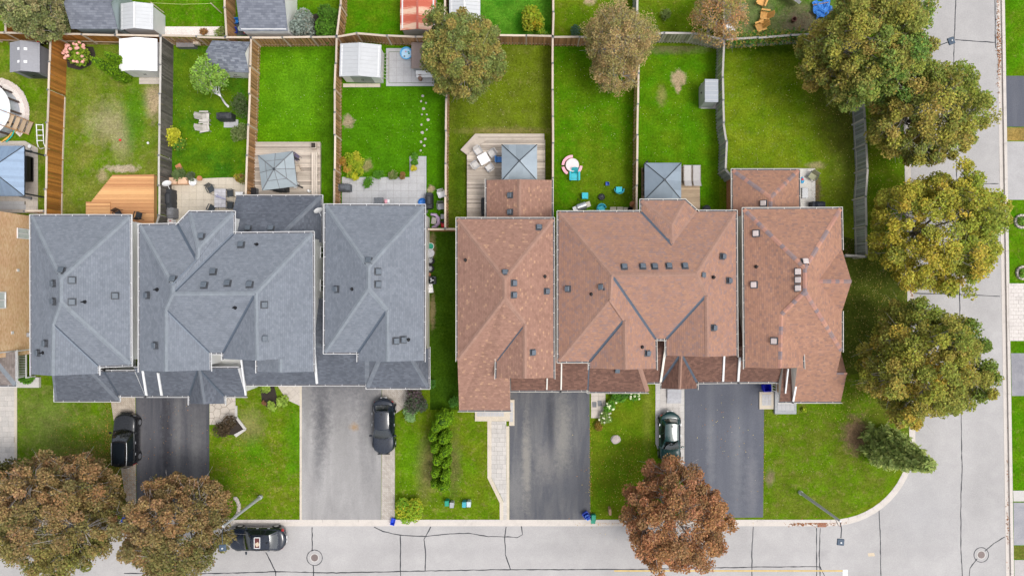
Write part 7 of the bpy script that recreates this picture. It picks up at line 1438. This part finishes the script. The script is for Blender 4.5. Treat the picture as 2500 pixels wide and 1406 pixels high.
shrub('upper grey-green shrub by the brown slatted fence', 590, 262, .8, 1.4, [(.08, .12, .04), (.10, .13, .05)], 34, 600, .1, ry=1.1); shrub('pale variegated shrub below the covered barbecue on the slab', 587, 322, .75, 1.2, [(.17, .22, .07), (.11, .16, .04), (.26, .30, .12)], 35, 900, .1)
shrub('silvery green plant behind the orange planter boxes', 437, 426, .62, .9, [(.16, .22, .08), (.12, .18, .06)], 36, 500, .1); shrub('grey-green plant beside the white bowl', 466, 430, .45, .6, [(.10, .13, .07), (.14, .17, .09)], 37, 350, .09); shrub('potted plant with red and yellow leaves at the patio edge', 588, 434, .55, .9, [(.12, .2, .04), (.35, .3, .03), (.25, .08, .05)], 38, 400, .11)
for i, (x, y, R, pl_) in enumerate(((838, 395, .42, [(.45, .22, .04), (.35, .25, .04)]), (848, 415, .45, [(.45, .28, .05), (.5, .36, .05)]), (855, 388, .5, LIME), (874, 385, .5, [(.40, .42, .03), (.5, .48, .04)]), (862, 404, .5, LIME), (878, 402, .42, LIME), (857, 424, .45, FRE + LIME), (866, 432, .35, [(.5, .5, .03)]), (878, 420, .45, LIME))):
    shrub(['orange', 'amber', 'upper lime', 'gold', 'middle lime', 'right lime', 'fresh green', 'bright yellow', 'lower right lime'][i] + ' potted plant in the crowded group left of the grey patio', x, y, R, .75, pl_, 40 + i, 260, .1, group='potted plants by the grey patio', name='potted_plant', cat='plant')
for i, (x, y, R, pl_, l) in enumerate(((898, 445, .48, FRE, 'round fresh green hosta on the grey patio'), (924, 433, .5, FRE, 'taller fresh green hosta at the grey patio edge'), (960, 429, .45, [(.14, .22, .05), (.25, .25, .1)], 'loose pale green plant at the patio edge'), (984, 430, .3, [(.3, .16, .05), (.22, .15, .06)], 'small tan dried plant at the patio edge'), (1012, 381, .32, FRE, 'upper green plant beside the paved spur'), (1012, 398, .3, FRE, 'middle green plant beside the paved spur'), (1010, 413, .26, [(.55, .48, .04)], 'small yellow plant beside the paved spur'))):
    shrub(l, x, y, R, .7, pl_, 60 + i, 320, .11, name='garden_plant', cat='plant')
shrub('yellow and green shrub in the weedy back yard', 1303, 45, 1.1, 2.2, LIME + [(.45, .30, .02), (.30, .33, .03)], 70, 1600, .14); shrub('small blue-green shrub behind the tan rear fence', 1405, 75, .55, .8, [(.06, .14, .08), (.1, .18, .12)], 71, 350, .09); shrub('dark green climber on the edge of the weedy yard fence', 1325, 88, .5, 1.6, GRN + LIME, 72, 400, .1)
shrub('silver-blue juniper beside the white workshop', 738, 55, 1.1, 2.6, [(.25, .30, .26), (.32, .36, .31), (.20, .25, .2), (.3, .2, .13)], 73, 2200, .12, ry=1.2, wts=[.4, .3, .2, .1])
shrub('orange low shrub in the white gravel bed', 497, 80, .38, .5, [(.40, .20, .06), (.3, .16, .06)], 74, 220, .09); shrub('variegated shrub at the end of the white gravel bed', 538, 78, .4, .7, [(.3, .34, .12), (.2, .26, .06)], 75, 320, .09)
shrub('dark brown spreading shrub in the kerbed bed by the flagstones', 553, 1042, .95, 1.2, [(.075, .05, .03), (.10, .07, .04), (.06, .05, .025)], 76, 1100, .1)
for i, (x, y, R) in enumerate(((650, 947, .5), (663, 990, .42), (690, 978, .5))): shrub(['lime hosta against the grey garage eave', 'smaller lime hosta at the lawn edge of the mulch bed', 'lime hosta beside the diagonal pavers'][i], x, y, R, .5, HOS, 77 + i, 300, .14, name='hosta', cat='plant', group='hostas')
shrub('rusty low plant at the edge of the mulch bed', 645, 982, .25, .35, [(.25, .12, .06)], 80, 120, .08)
shrub('dark purple bush at the corner of the third grey house', 1016, 974, 1.1, 1.8, [(.10, .075, .085), (.075, .10, .055), (.13, .08, .10), (.06, .12, .045)], 81, 2000, .12); shrub('pale green bush below the dark purple bush', 995, 1012, .68, 1.0, [(.20, .34, .13), (.26, .42, .17)], 82, 900, .09)
shrub('small green bush under the eave left of the narrow brown house', 1108, 980, .5, .9, GRN, 83, 420, .11); shrub('small green bush right of the grey hipped roof corner', 1053, 938, .45, .8, GRN, 84, 350, .1)
shrub('yellow-green bush at the kerb by the blue recycling box', 1000, 1245, 1.15, 1.3, [(.20, .38, .02), (.30, .44, .03), (.50, .44, .03), (.16, .32, .02)], 85, 2000, .12)
shrub('dense green bed against the front eave of the wide brown house', 1510, 968, .9, .8, GRN + FRE, 86, 1000, .12, ry=.5); shrub('green hydrangea with cream heads beside the slab path', 1490, 990, .55, .8, FRE, 87, 500, .12, flowers=(8, (.62, .70, .42), .09)); shrub('cream hydrangea at the right end of the front bed', 1549, 964, .5, .8, FRE, 88, 400, .12, flowers=(9, (.66, .70, .45), .09))
shrub('spiky green plant with pale blooms beyond the slab path', 1478, 1018, .6, .7, [(.16, .28, .05), (.25, .33, .1)], 89, 600, .12, flowers=(10, (.68, .68, .5), .07)); shrub('amber dome shrub at the edge of the front lawn', 1461, 1038, .42, .6, [(.28, .17, .03), (.20, .16, .03)], 90, 500, .09)
shrub('tiny lime plant in front of the corner house', 1962, 1000, .25, .35, LIME, 91, 90, .1); shrub('golden sapling at the kerb under the golden tree', 2205, 672, .4, 1.3, [(.45, .38, .02), (.35, .3, .02)], 92, 260, .12); shrub('leafy plants in the pot by the brick house porch', 65, 925, .65, .6, FRE, 93, 500, .12, ry=.35)
for i, (x, y) in enumerate(((2492, 541), (2496, 666))): shrub(('upper' if i == 0 else 'lower') + ' green tuft inside a round stone ring', x, y, .38, .5, FRE + HOS, 94 + i, 300, .1, group='ring plants')
shrub('pale bush behind the mossy fence beside the rusty tree', 1625, 35, .5, .8, [(.15, .2, .05)], 96, 200, .12)
def ivy():
    r = np.random.default_rng(97); n = 5200; x = r.uniform(1775, 2075, n); y0 = np.interp(x, [1770, 1850, 1930, 2010, 2096], [97, 92, 86, 82, 82])
    keep = r.random(n) < .45 + .4 * np.sin(x / 17) ** 2; x = x[keep]; y0 = y0[keep]; n = len(x); z = 1.95 - np.abs(r.normal(0, .35, n)); s_ = (H - 1.95) / F
    pos = np.stack([(x - NX) * s_, (NY - y0) * s_ + r.normal(0, .22, n), np.clip(z, .05, 2.2)], 1); p0 = pos[0].copy(); p0[2] = 0
    o = bpy.data.objects.new('ivy', leaf_mesh('ivy', pos - p0, .13 * r.uniform(.6, 1.3, n), pal(n, GRN + OL[:2], r), .5, r)); link(o); o.location = p0; tag(o, 'ivy trailing over the mossy rear fence', 'ivy', kind='stuff')
ivy()
# --- columnar cedars and spruce
def cedar(label, gx, gy, R, h, seed, palette=None, n=2600, group=None, leaf=.075):
    r = np.random.default_rng(seed); p = G(gx, gy); t = thing('cedar', label, 'tree', (p.x, p.y, 0), group=group); palette = palette or [(.15, .28, .008), (.19, .34, .010), (.10, .21, .008)]
    z = (1 - np.sqrt(r.random(n))) * h * .97 + .08; a = r.uniform(0, 6.283, n); k = z / h
    prof = np.where(k < .25, .75 + k, 1.0 * np.sqrt(np.clip(1 - ((k - .25) / .76) ** 1.6, 0, 1)) + .02); lump = 1 + .12 * np.sin(5 * a + 9 * k + seed) + .08 * np.sin(9 * a - 14 * k)
    rad = R * prof * lump * (1 - .18 * r.random(n)); pos = np.stack([rad * np.cos(a), rad * np.sin(a), z], 1)
    link(bpy.data.objects.new('foliage', leaf_mesh('foliage', pos, leaf * r.uniform(.6, 1.4, n), pal(n, palette, r, jit=.35), .7, r, 2.0)), t)
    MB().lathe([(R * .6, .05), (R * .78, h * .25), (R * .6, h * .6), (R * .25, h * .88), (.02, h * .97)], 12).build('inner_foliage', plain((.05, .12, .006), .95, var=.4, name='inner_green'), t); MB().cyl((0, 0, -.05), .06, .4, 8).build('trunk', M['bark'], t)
    return t
rows = [(1090, 1012, .66, 3.9), (1072, 1032, .42, 3.0), (1064, 1054, .38, 2.9), (1091, 1056, .46, 3.4), (1070, 1080, .38, 3.1), (1092, 1088, .44, 3.1), (1076, 1107, .42, 3.2), (1094, 1118, .34, 2.8), (1071, 1138, .37, 3.0), (1091, 1146, .38, 2.9), (1067, 1166, .32, 2.5), (1088, 1170, .44, 2.9)]
for i, (x, y, R, h) in enumerate(rows): cedar('clipped bright green cedar, number %s down the row on the front lawn' % ['one', 'two', 'three', 'four', 'five', 'six', 'seven', 'eight', 'nine', 'ten', 'eleven', 'twelve'][i], x, y, R, h, 110 + i, group='cedar row on the front lawn')
cedar('longer columnar cedar in front of the bright white shed', 312, 192, .52, 4.6, 130, n=3200); cedar('slimmer columnar cedar between the bright white shed and its twin', 322, 168, .42, 3.6, 131)
cedar('round dark green cedar left of the silver-blue juniper', 705, 75, .72, 2.8, 132, [(.07, .17, .015), (.09, .21, .018)]); cedar('upper dark green cedar right of the juniper', 812, 55, .78, 2.8, 133, [(.07, .17, .015), (.09, .21, .018)]); cedar('lower dark green cedar right of the juniper', 806, 88, .8, 2.8, 134, [(.075, .19, .015), (.10, .23, .018)])
def spruce(label, gx, gy, R, h, seed):
    r = np.random.default_rng(seed); p = G(gx, gy); t = thing('spruce_tree', label, 'tree', (p.x, p.y, 0)); MB().tube([(0, 0, -.1), (0, 0, h * .98)], [.14, .02], 8).build('trunk', M['bark'], t)
    br = MB(); P = []; lv = 26
    for k in range(lv):
        z = .5 + (h - .7) * k / lv; L = R * (1 - (z / h) ** 1.15) * 1.05 + .12; nb = 9 if k < 18 else 6
        for j in range(nb):
            a = j * 6.283 / nb + k * 1.1 + r.uniform(-.2, .2); l = L * r.uniform(.75, 1.12); d = np.array([math.cos(a), math.sin(a), -.12]); q0 = np.array([0, 0, z]); q1 = q0 + d * l + np.array([0, 0, .12 * l]); br.tube([tuple(q0), tuple(q0 + d * l * .6), tuple(q1)], [.02, .014, .005], 4)
            m = int(22 + 34 * l); u = r.random(m) ** .7; w = r.normal(0, .17, (m, 3)) * (1 - .4 * u[:, None]); P.append(q0 + d * l * u[:, None] + np.array([0, 0, .12 * l]) * (u ** 2)[:, None] + w * np.array([1, 1, .5]))
    br.build('branches', M['bark'], t); P = np.concatenate(P); n = len(P)
    link(bpy.data.objects.new('crown', leaf_mesh('crown', P, .15 * r.uniform(.6, 1.3, n), pal(n, [(.29, .36, .10), (.34, .41, .12), (.23, .30, .08), (.38, .45, .12)], r), 1.0, r, 2.4)), t)
spruce('dark green spruce leaning over the corner kerb in a brown bed', 2142, 1083, 1.75, 7.6, 140)
# --- fallen leaves (nobody could count them)
def litter(label, areas, cols, seed, size=.055):
    r = np.random.default_rng(seed); P = []
    for (x, y, sx, sy, n) in areas: P.append(np.stack([(r.normal(x, sx, n) - NX) / 30, (NY - r.normal(y, sy, n)) / 30, np.full(n, .03) + r.uniform(0, .02, n)], 1))
    P = np.concatenate(P); road_ = (P[:, 1] < (NY - YB) / 30) | (P[:, 0] > (2218 - NX) / 30); P[road_, 2] -= .118
    p0 = P.mean(axis=0); p0[2] = 0; n = len(P); o = bpy.data.objects.new('fallen_leaves', leaf_mesh('fallen_leaves', P - p0, size * r.uniform(.6, 1.3, n), pal(n, cols, r), 2.5, r, 1.2)); link(o); o.location = p0; tag(o, label, 'leaves', kind='stuff')
YL = [(.55, .42, .10), (.6, .5, .2), (.4, .25, .06)]; RL = [(.42, .17, .03), (.5, .22, .05), (.3, .12, .03), (.5, .35, .1)]
litter('fallen yellow leaves scattered over the corner house side lawn', [(2130, 700, 50, 60, 500), (2120, 850, 45, 70, 500), (2060, 980, 50, 30, 200), (2080, 300, 40, 110, 350), (2020, 200, 50, 60, 300), (2150, 420, 30, 60, 200)], YL, 150)
litter('fallen rusty leaves under the lower left trees', [(255, 1150, 35, 50, 700), (290, 1200, 25, 30, 500), (200, 1080, 50, 40, 250), (262, 1060, 4, 60, 180), (330, 1270, 60, 5, 220), (560, 1150, 30, 60, 200), (420, 1050, 50, 60, 60), (640, 1150, 50, 60, 90)], RL, 151)
litter('fallen leaves on the lawn under the red-brown tree', [(1560, 1180, 40, 50, 500), (1500, 1150, 40, 60, 220), (1442, 1150, 2, 70, 130), (1480, 1276, 40, 4, 120), (1640, 1276, 80, 4, 160), (1780, 1050, 50, 60, 60), (1866, 1120, 2, 70, 60)], RL + YL, 152)
litter('leaves gathered in the gutters of the corner', [(2000, 1277, 30, 4, 160), (1950, 1278, 12, 3, 90), (2438, 80, 2, 60, 150), (2442, 140, 2, 40, 120), (2226, 690, 3, 40, 120), (2462, 1250, 2, 60, 50)], [(.36, .15, .06), (.3, .13, .05)], 153, .08)
litter('pale flecks of clover and leaves over the back lawns', [(480, 300, 60, 100, 120), (720, 250, 60, 100, 120), (960, 320, 70, 70, 160), (1220, 220, 70, 60, 200), (1450, 280, 60, 100, 300), (1650, 300, 60, 100, 160), (1880, 280, 70, 80, 220), (1060, 1200, 50, 40, 140), (280, 300, 70, 90, 160), (1950, 1100, 60, 70, 160), (1500, 30, 60, 40, 120), (1640, 50, 50, 40, 60)], [(.5, .5, .2), (.55, .5, .35), (.3, .32, .08)], 154, .04)
litter('brown leaf litter and twigs beside the corner house fence', [(2062, 605, 14, 10, 160), (1990, 470, 8, 30, 120), (1960, 60, 35, 18, 300), (2090, 1062, 18, 28, 220)], [(.2, .1, .06), (.28, .15, .09), (.14, .08, .05)], 155)
